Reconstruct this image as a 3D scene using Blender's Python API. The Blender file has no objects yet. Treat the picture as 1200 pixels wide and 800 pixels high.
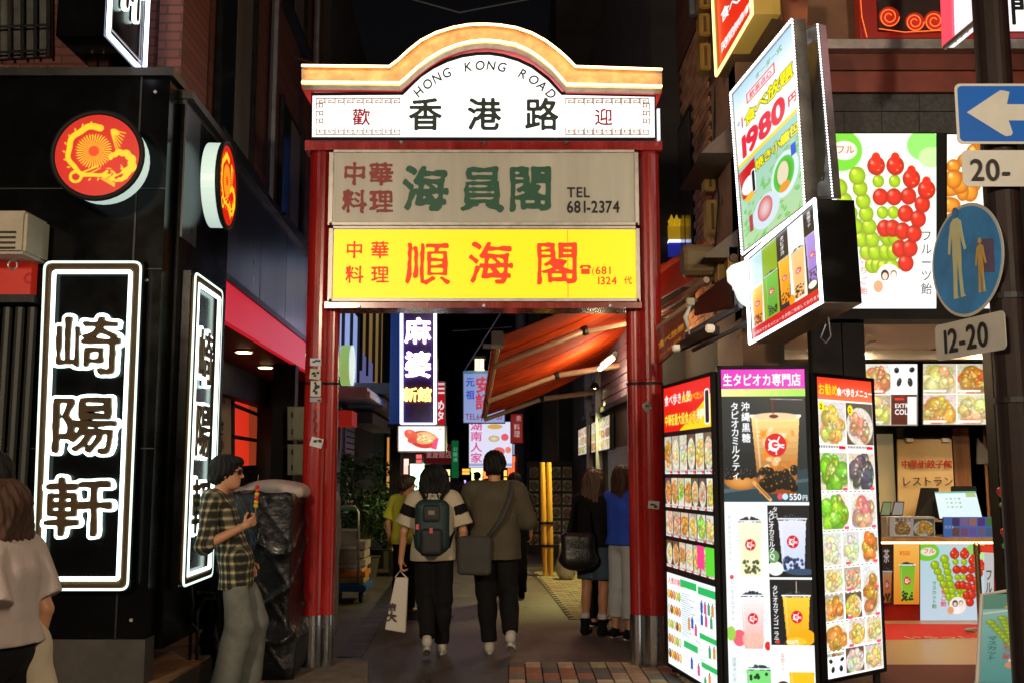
import bpy, bmesh, math, random
import numpy as np
from mathutils import Vector, Matrix

random.seed(5); RNG = np.random.RandomState(7)
SC = bpy.context.scene; COL = SC.collection
R = math.radians

# ------------------------------------------------------------------ camera
TILT = R(7.3); FPX = 1207.0; EYE = 1.58
cam = bpy.data.objects.new('camera', bpy.data.cameras.new('camera')); COL.objects.link(cam)
cam.location = (0, 0, EYE); cam.rotation_euler = (math.pi/2 + TILT, 0, 0)
cam.data.sensor_width = 36; cam.data.lens = 36*FPX/1200; cam.data.clip_end = 3000; cam.data.clip_start = 0.05
SC.camera = cam

# ------------------------------------------------------------------ night sky, moon-weak sun, exposure
w = bpy.data.worlds.new('World'); SC.world = w; w.use_nodes = True
nt = w.node_tree; bg = nt.nodes['Background']
sky = nt.nodes.new('ShaderNodeTexSky'); sky.sky_type = 'NISHITA'; sky.sun_disc = False
sky.sun_elevation = R(-3); sky.sun_rotation = R(200)
nt.links.new(sky.outputs[0], bg.inputs[0]); bg.inputs[1].default_value = 0.05
sun = bpy.data.objects.new('sun', bpy.data.lights.new('sun', 'SUN')); COL.objects.link(sun)
sun.data.energy = 0.004; sun.data.angle = R(0.5); sun.rotation_euler = (R(50), 0, R(20))
SC.view_settings.view_transform = 'Standard'; SC.view_settings.look = 'None'
SC.view_settings.exposure = 0.0; SC.view_settings.gamma = 1.0
SC.cycles.use_denoising = True
try: SC.cycles.denoiser = 'OPENIMAGEDENOISE'
except Exception: pass
SC.cycles.max_bounces = 5; SC.cycles.diffuse_bounces = 3; SC.cycles.glossy_bounces = 3
SC.cycles.sample_clamp_indirect = 4.0; SC.cycles.caustics_reflective = False; SC.cycles.caustics_refractive = False

# ------------------------------------------------------------------ photo rays to places
def ray(px, py):
    u = (px-600)/FPX; v = (400-py)/FPX
    return u, math.cos(TILT)-v*math.sin(TILT), math.sin(TILT)+v*math.cos(TILT)
def A(px, py, Y):
    d = ray(px, py); s = Y/d[1]
    return Vector((d[0]*s, Y, EYE+d[2]*s))
def G(px, py, z=0.0):
    d = ray(px, py); s = (z-EYE)/d[2]
    return Vector((d[0]*s, d[1]*s, z))
def PL(px, py, p, q):
    """on the vertical plane through the ground points p and q"""
    d = ray(px, py); n = (-(q[1]-p[1]), q[0]-p[0])
    s = (n[0]*p[0]+n[1]*p[1])/(n[0]*d[0]+n[1]*d[1])
    return Vector((d[0]*s, d[1]*s, EYE+d[2]*s))

# ------------------------------------------------------------------ materials
def lin(c):
    return tuple((x/12.92 if x <= .04045 else ((x+.055)/1.055)**2.4) for x in c)
def hx(s):
    return lin(tuple(int(s[i:i+2], 16)/255 for i in (0, 2, 4)))
_M = {}
def mat(key, col=(.5, .5, .5), rough=.6, metal=0., var=.25, vs=6., bump=.15, emit=None, es=0., coat=0., spec=.5, streak=False, trans=0.):
    if key in _M: return _M[key]
    m = bpy.data.materials.new(key); _M[key] = m; m.use_nodes = True
    n = m.node_tree.nodes; l = m.node_tree.links; b = n['Principled BSDF']
    b.inputs['Roughness'].default_value = rough; b.inputs['Metallic'].default_value = metal
    b.inputs['Specular IOR Level'].default_value = spec
    b.inputs['Coat Weight'].default_value = coat; b.inputs['Coat Roughness'].default_value = .15
    if trans: b.inputs['Transmission Weight'].default_value = trans
    c4 = (*col, 1)
    if emit is not None:
        b.inputs['Base Color'].default_value = (*[min(.8, x) for x in col], 1)
        b.inputs['Emission Color'].default_value = (*emit, 1); b.inputs['Emission Strength'].default_value = es
        return m
    tc = n.new('ShaderNodeTexCoord'); mp = n.new('ShaderNodeMapping')
    l.new(tc.outputs['Object'], mp.inputs[0])
    if streak: mp.inputs['Scale'].default_value = (1, 1, .12)
    no = n.new('ShaderNodeTexNoise'); no.inputs['Scale'].default_value = vs; no.inputs['Detail'].default_value = 6; no.inputs['Roughness'].default_value = .65
    l.new(mp.outputs[0], no.inputs[0])
    rp = n.new('ShaderNodeValToRGB'); l.new(no.outputs[0], rp.inputs[0])
    rp.color_ramp.elements[0].position = .3; rp.color_ramp.elements[1].position = .72
    rp.color_ramp.elements[0].color = (*[x*(1-var) for x in col], 1)
    rp.color_ramp.elements[1].color = (*[min(1, x*(1+var)) for x in col], 1)
    l.new(rp.outputs[0], b.inputs['Base Color'])
    mr = n.new('ShaderNodeMapRange'); l.new(no.outputs[0], mr.inputs[0])
    mr.inputs['To Min'].default_value = max(.02, rough-.12); mr.inputs['To Max'].default_value = min(1, rough+.15)
    l.new(mr.outputs[0], b.inputs['Roughness'])
    if bump:
        n2 = n.new('ShaderNodeTexNoise'); n2.inputs['Scale'].default_value = vs*7; n2.inputs['Detail'].default_value = 4
        l.new(tc.outputs['Object'], n2.inputs[0])
        bp = n.new('ShaderNodeBump'); bp.inputs['Strength'].default_value = bump; bp.inputs['Distance'].default_value = .01
        l.new(n2.outputs[0], bp.inputs['Height']); l.new(bp.outputs[0], b.inputs['Normal'])
    return m
def glow(key, col, es):
    return mat(key, col, .4, emit=col, es=es)
def printmat(es, lit=True):
    key = 'print_%s_%g' % ('lit' if lit else 'flat', es)
    if key in _M: return _M[key]
    m = bpy.data.materials.new(key); _M[key] = m; m.use_nodes = True
    n = m.node_tree.nodes; l = m.node_tree.links; b = n['Principled BSDF']
    a = n.new('ShaderNodeAttribute'); a.attribute_name = 'Col'
    b.inputs['Roughness'].default_value = .3
    if lit:
        b.inputs['Base Color'].default_value = (.02, .02, .02, 1)
        l.new(a.outputs['Color'], b.inputs['Emission Color']); b.inputs['Emission Strength'].default_value = es
        m.cycles.emission_sampling = 'FRONT'
    else: l.new(a.outputs['Color'], b.inputs['Base Color'])
    return m

# ------------------------------------------------------------------ objects
def props(o, label=None, cat=None, group=None, kind=None):
    if label: o['label'] = label
    if cat: o['category'] = cat
    if group: o['group'] = group
    if kind: o['kind'] = kind
    return o
def thing(name, label, cat, loc, group=None):
    o = bpy.data.objects.new(name, None); COL.objects.link(o); o.location = loc; o.empty_display_size = .2
    return props(o, label, cat, group)
def wloc(o):
    v = Vector(o.location)
    while o.parent is not None:
        o = o.parent; v += Vector(o.location)
    return v
class MB:
    def __init__(s): s.v = []; s.f = []
    def add(s, vs, fs):
        b = len(s.v); s.v += [tuple(x) for x in vs]; s.f += [tuple(i+b for i in f) for f in fs]; return s
    def quad(s, a, b, c, d): return s.add([a, b, c, d], [(0, 1, 2, 3)])
    def hexa(s, p):   # 8 points: bottom loop 0-3, top loop 4-7
        return s.add(p, [(3, 2, 1, 0), (4, 5, 6, 7), (0, 1, 5, 4), (1, 2, 6, 5), (2, 3, 7, 6), (3, 0, 4, 7)])
    def box(s, c, d, rz=0., bev=0.):
        x, y, z = [t/2 for t in d]; cs, sn = math.cos(rz), math.sin(rz); P = []
        for zz in (-z, z):
            for a, b in ((-x, -y), (x, -y), (x, y), (-x, y)):
                P.append((c[0]+a*cs-b*sn, c[1]+a*sn+b*cs, c[2]+zz))
        return s.hexa(P)
    def span(s, a, b):
        return s.box([(a[i]+b[i])/2 for i in range(3)], [abs(a[i]-b[i]) for i in range(3)])
    def slab(s, q, th):
        """quad q (4 pts seen from the front, counter-clockwise) thickened backwards by th"""
        q = [Vector(x) for x in q]; n = (q[1]-q[0]).cross(q[3]-q[0]).normalized()
        p = [x-n*th for x in q]
        return s.add(q+p, [(0, 1, 2, 3), (7, 6, 5, 4), (0, 4, 5, 1), (1, 5, 6, 2), (2, 6, 7, 3), (3, 7, 4, 0)])
    def tube(s, pts, r, n=8, caps=True, closed=False):
        pts = [Vector(p) for p in pts]; m = len(pts); rs = r if isinstance(r, (list, tuple)) else [r]*m
        ref = Vector((0, 0, 1)); V = []; prev = None
        for i, p in enumerate(pts):
            if closed: t = pts[(i+1) % m]-pts[i-1]
            else: t = pts[min(i+1, m-1)]-pts[max(i-1, 0)]
            t = t.normalized() if t.length > 1e-9 else Vector((0, 0, 1))
            if prev is None:
                rf = ref if abs(t.dot(ref)) < .9 else Vector((1, 0, 0)); a = t.cross(rf).normalized()
            else:
                a = prev-t*prev.dot(t); a = a.normalized() if a.length > 1e-6 else t.orthogonal().normalized()
            prev = a; b = t.cross(a)
            for k in range(n):
                th = 2*math.pi*k/n; V.append(p+(a*math.cos(th)+b*math.sin(th))*rs[i])
        F = []
        for i in range(m if closed else m-1):
            j = (i+1) % m
            for k in range(n): F.append((i*n+k, i*n+(k+1) % n, j*n+(k+1) % n, j*n+k))
        if caps and not closed: F += [tuple(range(n))[::-1], tuple(range((m-1)*n, m*n))]
        return s.add(V, F)
    def lathe(s, c, prof, n=20, axis='z'):
        V = []; F = []
        for r, h in prof:
            for k in range(n):
                t = 2*math.pi*k/n; a, b = r*math.cos(t), r*math.sin(t)
                V.append((c[0]+a, c[1]+b, c[2]+h) if axis == 'z' else ((c[0]+a, c[1]+h, c[2]+b) if axis == 'y' else (c[0]+h, c[1]+a, c[2]+b)))
        for i in range(len(prof)-1):
            for k in range(n): F.append((i*n+k, i*n+(k+1) % n, (i+1)*n+(k+1) % n, (i+1)*n+k))
        F += [tuple(range(n))[::-1], tuple(range((len(prof)-1)*n, len(prof)*n))]
        return s.add(V, F)
    def ball(s, c, r, n=8, m=6, rr=None):
        rr = rr or (r, r, r); V = [(c[0], c[1], c[2]-rr[2])]; F = []
        for i in range(1, m):
            ph = math.pi*i/m
            for k in range(n):
                t = 2*math.pi*k/n; V.append((c[0]+rr[0]*math.sin(ph)*math.cos(t), c[1]+rr[1]*math.sin(ph)*math.sin(t), c[2]-rr[2]*math.cos(ph)))
        V.append((c[0], c[1], c[2]+rr[2])); L = len(V)-1
        for k in range(n):
            F.append((0, 1+(k+1) % n, 1+k)); F.append((L, 1+(m-2)*n+k, 1+(m-2)*n+(k+1) % n))
            for i in range(m-2): F.append((1+i*n+k, 1+i*n+(k+1) % n, 1+(i+1)*n+(k+1) % n, 1+(i+1)*n+k))
        return s.add(V, F)
def mesh_obj(name, V, F, m, parent=None, smooth=False, base=None):
    V = np.asarray(V, float)
    if parent is not None: off = np.array(wloc(parent))
    elif base is not None: off = np.array(base)
    else: off = np.array([(V[:, 0].min()+V[:, 0].max())/2, (V[:, 1].min()+V[:, 1].max())/2, V[:, 2].min()])
    me = bpy.data.meshes.new(name); me.from_pydata((V-off).tolist(), [], F if isinstance(F, list) else F.tolist())
    if m is not None: me.materials.append(m)
    if smooth: me.polygons.foreach_set('use_smooth', [True]*len(me.polygons))
    me.update()
    o = bpy.data.objects.new(name, me); COL.objects.link(o)
    if parent is not None: o.parent = parent
    else: o.location = off
    return o
def build(mb, name, m, parent=None, bevel=0., smooth=False, **k):
    o = mesh_obj(name, mb.v, mb.f, m, parent, smooth)
    bm = bmesh.new(); bm.from_mesh(o.data); bmesh.ops.recalc_face_normals(bm, faces=bm.faces)
    if bevel:
        bmesh.ops.remove_doubles(bm, verts=bm.verts, dist=1e-5)
        es = [e for e in bm.edges if len(e.link_faces) == 2 and e.calc_face_angle(0) > .6]
        bmesh.ops.bevel(bm, geom=es, offset=bevel, segments=2, affect='EDGES', clamp_overlap=True)
    bm.to_mesh(o.data); bm.free()
    if k: props(o, **k)
    return o
def piece(name, me, loc, rz, parent, m=None):
    """one of many alike pieces sharing a mesh"""
    o = bpy.data.objects.new(name, me); COL.objects.link(o)
    o.parent = parent; o.location = Vector(loc)-(wloc(parent) if parent else Vector()); o.rotation_euler = (0, 0, rz)
    if m is not None:
        o.material_slots[0].link = 'OBJECT'; o.material_slots[0].material = m
    return o
def rawmesh(name, mb, m):
    me = bpy.data.meshes.new(name); me.from_pydata(mb.v, [], mb.f); me.materials.append(m)
    bm = bmesh.new(); bm.from_mesh(me); bmesh.ops.recalc_face_normals(bm, faces=bm.faces); bm.to_mesh(me); bm.free(); return me

# ------------------------------------------------------------------ lettering: distance fields of glyphs
GR = 96; GPAD = 24; _G = {}
def _edt(b):
    n, m = b.shape; BIG = 1e6
    g = np.where(b, 0., BIG)
    i = np.arange(n); D = ((i[:, None]-i[None, :])**2).astype(float)
    g = np.stack([np.min(D+g[:, j][None, :], axis=1) for j in range(m)], axis=1)
    i = np.arange(m); D = ((i[:, None]-i[None, :])**2).astype(float)
    g = np.stack([np.min(D+g[r][None, :], axis=1) for r in range(n)], axis=0)
    return np.sqrt(g)
def glyph(ch):
    """signed distance in em (positive inside), array rows going up; x0=-pad, y0=-.2-pad"""
    if ch in _G: return _G[ch]
    cu = bpy.data.curves.new('glyph', 'FONT'); cu.body = ch; cu.size = 1; cu.resolution_u = 4
    o = bpy.data.objects.new('glyph', cu); COL.objects.link(o)
    me = bpy.data.meshes.new_from_object(o.evaluated_get(bpy.context.evaluated_depsgraph_get()))
    bpy.data.objects.remove(o); bpy.data.curves.remove(cu)
    if not me.polygons:
        bpy.data.meshes.remove(me); _G[ch] = (None, .3); return _G[ch]
    me.calc_loop_triangles()
    V = np.array([v.co[:2] for v in me.vertices]); T = np.array([t.vertices[:] for t in me.loop_triangles])
    adv = 1.0 if ord(ch) > 0x2E80 else V[:, 0].max()+.07
    bpy.data.meshes.remove(me)
    W = int(adv*GR)+2*GPAD; H = int(1.15*GR)+2*GPAD
    P = V*GR; P[:, 0] += GPAD; P[:, 1] += .2*GR+GPAD
    bmp = np.zeros((H, W), bool)
    for t in T:
        a, b, c = P[t]; x0, y0 = np.floor(np.minimum(np.minimum(a, b), c)).astype(int); x1, y1 = np.ceil(np.maximum(np.maximum(a, b), c)).astype(int)
        x0, y0 = max(x0, 0), max(y0, 0); x1, y1 = min(x1, W-1), min(y1, H-1)
        X, Y = np.meshgrid(np.arange(x0, x1+1), np.arange(y0, y1+1))
        e = lambda p, q: (q[0]-p[0])*(Y-p[1])-(q[1]-p[1])*(X-p[0])
        A_, B_, C_ = e(a, b), e(b, c), e(c, a)
        bmp[y0:y1+1, x0:x1+1] |= ((A_ >= 0) & (B_ >= 0) & (C_ >= 0)) | ((A_ <= 0) & (B_ <= 0) & (C_ <= 0))
    sd = (_edt(~bmp)-_edt(bmp))/GR
    k = np.array([1, 2, 1])/4
    for _ in range(2):
        sd = np.apply_along_axis(lambda r: np.convolve(np.pad(r, 1, 'edge'), k, 'valid'), 0, sd)
        sd = np.apply_along_axis(lambda r: np.convolve(np.pad(r, 1, 'edge'), k, 'valid'), 1, sd)
    _G[ch] = (sd, adv); return _G[ch]
def vnoise(h, w_, cell, seed):
    r = np.random.RandomState(seed); gh, gw = int(h/cell)+3, int(w_/cell)+3; g = r.rand(gh, gw)
    y, x = np.mgrid[0:h, 0:w_]; y = y/cell; x = x/cell; yi, xi = y.astype(int), x.astype(int); fy, fx = y-yi, x-xi
    fy = fy*fy*(3-2*fy); fx = fx*fx*(3-2*fx)
    return (g[yi, xi]*(1-fy)*(1-fx)+g[yi+1, xi]*fy*(1-fx)+g[yi, xi+1]*(1-fy)*fx+g[yi+1, xi+1]*fy*fx)
def fill_field(f):
    """marching squares: polygons where f>0; returns verts (x,y grid units), faces, boundary segments"""
    H, W = f.shape; V = []; F = []; S = []; ids = {}
    def vid(k, x, y):
        if k not in ids: ids[k] = len(V); V.append((x, y))
        return ids[k]
    ins = f > 0
    code = ins[:-1, :-1]*1+ins[:-1, 1:]*2+ins[1:, 1:]*4+ins[1:, :-1]*8
    for j in range(H-1):
        row = code[j]; nz = np.nonzero(row)[0]; i = 0; n = len(nz)
        while i < n:
            x = int(nz[i]); c = int(row[x])
            if c == 15:
                k = i
                while k+1 < n and nz[k+1] == nz[k]+1 and row[nz[k+1]] == 15: k += 1
                x2 = int(nz[k])+1
                F.append((vid((x, j, 0), x, j), vid((x2, j, 0), x2, j), vid((x2, j+1, 0), x2, j+1), vid((x, j+1, 0), x, j+1)))
                i = k+1; continue
            cs = [(x, j), (x+1, j), (x+1, j+1), (x, j+1)]; poly = []; cr = []
            for a in range(4):
                p, q = cs[a], cs[(a+1) % 4]; fp, fq = f[p[1], p[0]], f[q[1], q[0]]
                if fp > 0: poly.append(vid((p[0], p[1], 0), *p))
                if (fp > 0) != (fq > 0):
                    t = fp/(fp-fq); lo = min(p, q); kk = (lo[0], lo[1], 1 if p[1] == q[1] else 2)
                    v = vid(kk, p[0]+(q[0]-p[0])*t, p[1]+(q[1]-p[1])*t); poly.append(v); cr.append((v, fp > 0))
            if len(poly) >= 3: F.append(tuple(poly))
            for a in range(len(cr)):
                if cr[a][1]: S.append((cr[a][0], cr[(a+1) % len(cr)][0]))
            i += 1
    return np.array(V, float).reshape(-1, 2), F, S
_GM = {}
def gmesh(ch, bold, band=None, brush=0., step=2):
    key = (ch, bold, band, brush, step)
    if key in _GM: return _GM[key]
    sd, adv = glyph(ch)
    if sd is None: _GM[key] = (None, adv); return _GM[key]
    f = sd
    if brush: f = f+brush*(vnoise(*sd.shape, 11, ord(ch))-.45)+brush*.5*(vnoise(*sd.shape, 30, ord(ch)+3)-.5)
    f = f[::step, ::step]
    f = (f+bold) if band is None else (band-np.abs(f+bold))
    V, F, S = fill_field(f)
    V = V*step/GR; V[:, 0] -= GPAD/GR; V[:, 1] -= GPAD/GR+.2
    _GM[key] = ((V, F, S), adv); return _GM[key]
def lettering(text, o, ux, uy, em, m, parent, name='lettering', bold=.01, band=None, depth=.004, lift=.004, hs=1., slant=0., vertical=False, gap=0., split=False, brush=0., rot=0., step=2, center=False, only=None):
    """text laid on the plane through o; ux right, uy up; the front is ux x uy"""
    ux = Vector(ux).normalized(); uy = Vector(uy).normalized(); n = ux.cross(uy).normalized(); o = Vector(o)
    def sz(c): return gmesh(c, bold, band, brush, step)[1]
    if center and not vertical:
        tot = sum((sz(c)+gap)*em*hs for c in text)-gap*em*hs; o = o-ux*tot/2
    x = y = 0.; allv = []; allf = []; out = []
    for c in text:
        g, adv = gmesh(c, bold, band, brush, step)
        if g is not None:
            V, F, S = g; VV = V.copy(); VV[:, 0] += slant*VV[:, 1]
            if rot:
                cx, cy = adv/2, .36; cr, sr = math.cos(rot), math.sin(rot); a, b = VV[:, 0]-cx, VV[:, 1]-cy
                VV = np.stack([cx+a*cr-b*sr, cy+a*sr+b*cr], 1)
            X = VV[:, 0]*em*hs+x; Yv = VV[:, 1]*em+y
            front = np.array(o)+X[:, None]*np.array(ux)+Yv[:, None]*np.array(uy)+(lift+depth)*np.array(n)
            back = front-depth*np.array(n); k = len(front)
            v = np.concatenate([front, back]).tolist()
            f = list(F)+[(a, b, b+k, a+k) for a, b in S]
            if split: out.append(mesh_obj(name, v, f, m, parent))
            else:
                bb = len(allv); allv += v; allf += [tuple(i+bb for i in q) for q in f]
        if vertical: y -= (1+gap)*em
        else: x += (adv+gap)*em*hs
    if not split and allv: out.append(mesh_obj(name, allv, allf, m, parent))
    return out

# ------------------------------------------------------------------ printed pictures
class Img:
    def __init__(s, w, h, bg=(1, 1, 1)):
        s.w, s.h = w, h; s.a = np.zeros((h, w, 3)); s.a[:] = bg; s.y, s.x = np.mgrid[0:h, 0:w]+.5
    def put(s, m, c):
        m = np.clip(m, 0, 1)[..., None]; s.a = s.a*(1-m)+np.asarray(c)*m; return s
    def rect(s, x0, y0, x1, y1, c, a=1.):
        return s.put(np.clip(s.x-x0+.5, 0, 1)*np.clip(x1-s.x+.5, 0, 1)*np.clip(s.y-y0+.5, 0, 1)*np.clip(y1-s.y+.5, 0, 1)*a, c)
    def grad(s, x0, y0, x1, y1, c0, c1, vert=True):
        X0, Y0, X1, Y1 = [int(max(0, round(t))) for t in (x0, y0, x1, y1)]
        sub = s.a[Y0:Y1, X0:X1]
        if sub.size == 0: return s
        t = np.linspace(0, 1, sub.shape[0 if vert else 1]); t = t[:, None, None] if vert else t[None, :, None]
        s.a[Y0:Y1, X0:X1] = np.array(c0)*(1-t)+np.array(c1)*t; return s
    def ell(s, cx, cy, rx, ry, c, rot=0., a=1., soft=1., hi=None, lo=None):
        X0, X1 = int(max(0, cx-max(rx, ry)-3)), int(min(s.w, cx+max(rx, ry)+4)); Y0, Y1 = int(max(0, cy-max(rx, ry)-3)), int(min(s.h, cy+max(rx, ry)+4))
        if X1 <= X0 or Y1 <= Y0: return s
        x, y = s.x[Y0:Y1, X0:X1]-cx, s.y[Y0:Y1, X0:X1]-cy; cr, sr = math.cos(rot), math.sin(rot)
        u, v = (x*cr+y*sr)/max(rx, .1), (-x*sr+y*cr)/max(ry, .1); d = np.sqrt(u*u+v*v)
        m = np.clip((1-d)*min(rx, ry)/soft+.5, 0, 1)[..., None]*a
        cc = np.array(c, float)+np.zeros(m.shape[:2]+(3,))
        if lo is not None: t = np.clip(d**2, 0, 1)[..., None]; cc = cc*(1-t)+np.array(lo)*t
        if hi is not None: t = (np.clip(1-np.hypot(u+.35, v+.4)/.45, 0, 1)**1.3)[..., None]; cc = cc*(1-t)+np.array(hi)*t
        s.a[Y0:Y1, X0:X1] = s.a[Y0:Y1, X0:X1]*(1-m)+cc*m; return s
    def ring(s, cx, cy, r, wd, c):
        d = np.hypot(s.x-cx, s.y-cy); return s.put(np.clip(wd/2-np.abs(d-r)+.5, 0, 1), c)
    def poly(s, pts, c, a=1.):
        m = np.zeros((s.h, s.w), bool); n = len(pts)
        for i in range(n):
            (x0, y0), (x1, y1) = pts[i], pts[(i+1) % n]
            cond = (s.y < y0) != (s.y < y1)
            m ^= cond & (s.x < (x1-x0)*(s.y-y0)/((y1-y0) or 1e-9)+x0)
        return s.put(m*a, c)
    def line(s, x0, y0, x1, y1, wd, c, a=1.):
        dx, dy = x1-x0, y1-y0; L = dx*dx+dy*dy or 1e-9; t = np.clip(((s.x-x0)*dx+(s.y-y0)*dy)/L, 0, 1)
        d = np.hypot(s.x-x0-t*dx, s.y-y0-t*dy); return s.put(np.clip(wd/2-d+.5, 0, 1)*a, c)
    def noise(s, amt, cell, seed):
        s.a = s.a*(1+amt*(vnoise(s.h, s.w, cell, seed)-.5))[..., None]; return s
    def text(s, t, x, y, em, c, bold=.02, out=None, ow=.06, hs=1., vertical=False, gap=0., slope=0., slant=0.):
        """x, y: left end of the baseline (pixel rows go down)"""
        for pas in ((0, 1) if out is not None else (1,)):
            cx, cy = x, y
            for ch in t:
                sd, adv = glyph(ch)
                if sd is not None:
                    X0, X1 = int(max(0, cx-.3*em*hs-2)), int(min(s.w, cx+(adv+.3)*em*hs+2)); Y0, Y1 = int(max(0, cy-1.1*em)), int(min(s.h, cy+.35*em+2))
                    if X1 > X0 and Y1 > Y0:
                        yy = (cy-s.y[Y0:Y1, X0:X1])/em; xx = (s.x[Y0:Y1, X0:X1]-cx)/em/hs-slant*yy
                        gx, gy = xx*GR+GPAD, (yy+.2)*GR+GPAD
                        ok = (gx >= 0) & (gx < sd.shape[1]-1.01) & (gy >= 0) & (gy < sd.shape[0]-1.01)
                        gx, gy = np.clip(gx, 0, sd.shape[1]-1.01), np.clip(gy, 0, sd.shape[0]-1.01)
                        xi, yi = gx.astype(int), gy.astype(int); fx, fy = gx-xi, gy-yi
                        v = sd[yi, xi]*(1-fx)*(1-fy)+sd[yi, xi+1]*fx*(1-fy)+sd[yi+1, xi]*(1-fx)*fy+sd[yi+1, xi+1]*fx*fy
                        b = bold+(ow if pas == 0 else 0)
                        m = (np.clip((v+b)*em*min(hs, 1)+.5, 0, 1)*ok)[..., None]
                        s.a[Y0:Y1, X0:X1] = s.a[Y0:Y1, X0:X1]*(1-m)+np.array(out if pas == 0 else c)*m
                if vertical: cy += (1+gap)*em
                else: cx += (adv+gap)*em*hs; cy += (adv+gap)*em*hs*slope
        return s
def pic(img, q, name, parent, es=1.2, lit=True, lift=.003, mask=None, **k):
    """q: bl, br, tr, tl corner points seen from the front"""
    q = [Vector(p) for p in q]; n = (q[1]-q[0]).cross(q[3]-q[0]).normalized()
    h, w_ = img.h, img.w
    u, v = np.meshgrid(np.linspace(0, 1, w_), np.linspace(1, 0, h))
    bl, br, tr, tl = [np.array(p+n*lift) for p in q]
    P = (1-u)[..., None]*(1-v)[..., None]*bl+u[..., None]*(1-v)[..., None]*br+u[..., None]*v[..., None]*tr+(1-u)[..., None]*v[..., None]*tl
    off = np.array(wloc(parent)) if parent is not None else P.reshape(-1, 3).min(0)
    idx = np.arange(h*w_).reshape(h, w_)
    F = np.stack([idx[1:, :-1], idx[1:, 1:], idx[:-1, 1:], idx[:-1, :-1]], -1).reshape(-1, 4)
    if mask is not None: F = F[mask[:-1, :-1].reshape(-1)]
    me = bpy.data.meshes.new(name); me.vertices.add(h*w_); me.vertices.foreach_set('co', (P.reshape(-1, 3)-off).ravel())
    me.loops.add(F.size); me.loops.foreach_set('vertex_index', F.ravel())
    me.polygons.add(len(F)); me.polygons.foreach_set('loop_start', np.arange(0, F.size, 4)); me.polygons.foreach_set('loop_total', np.full(len(F), 4))
    me.update(calc_edges=True); me.validate()
    ca = me.color_attributes.new('Col', 'FLOAT_COLOR', 'POINT')
    a = np.clip(img.a, 0, 1); L = np.where(a <= .04045, a/12.92, ((a+.055)/1.055)**2.4)
    ca.data.foreach_set('color', np.concatenate([L.reshape(-1, 3), np.ones((h*w_, 1))], 1).ravel().astype(np.float32))
    me.materials.append(printmat(es, lit))
    o = bpy.data.objects.new(name, me); COL.objects.link(o)
    if parent is not None: o.parent = parent
    else: o.location = off
    if k: props(o, **k)
    return o

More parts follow.
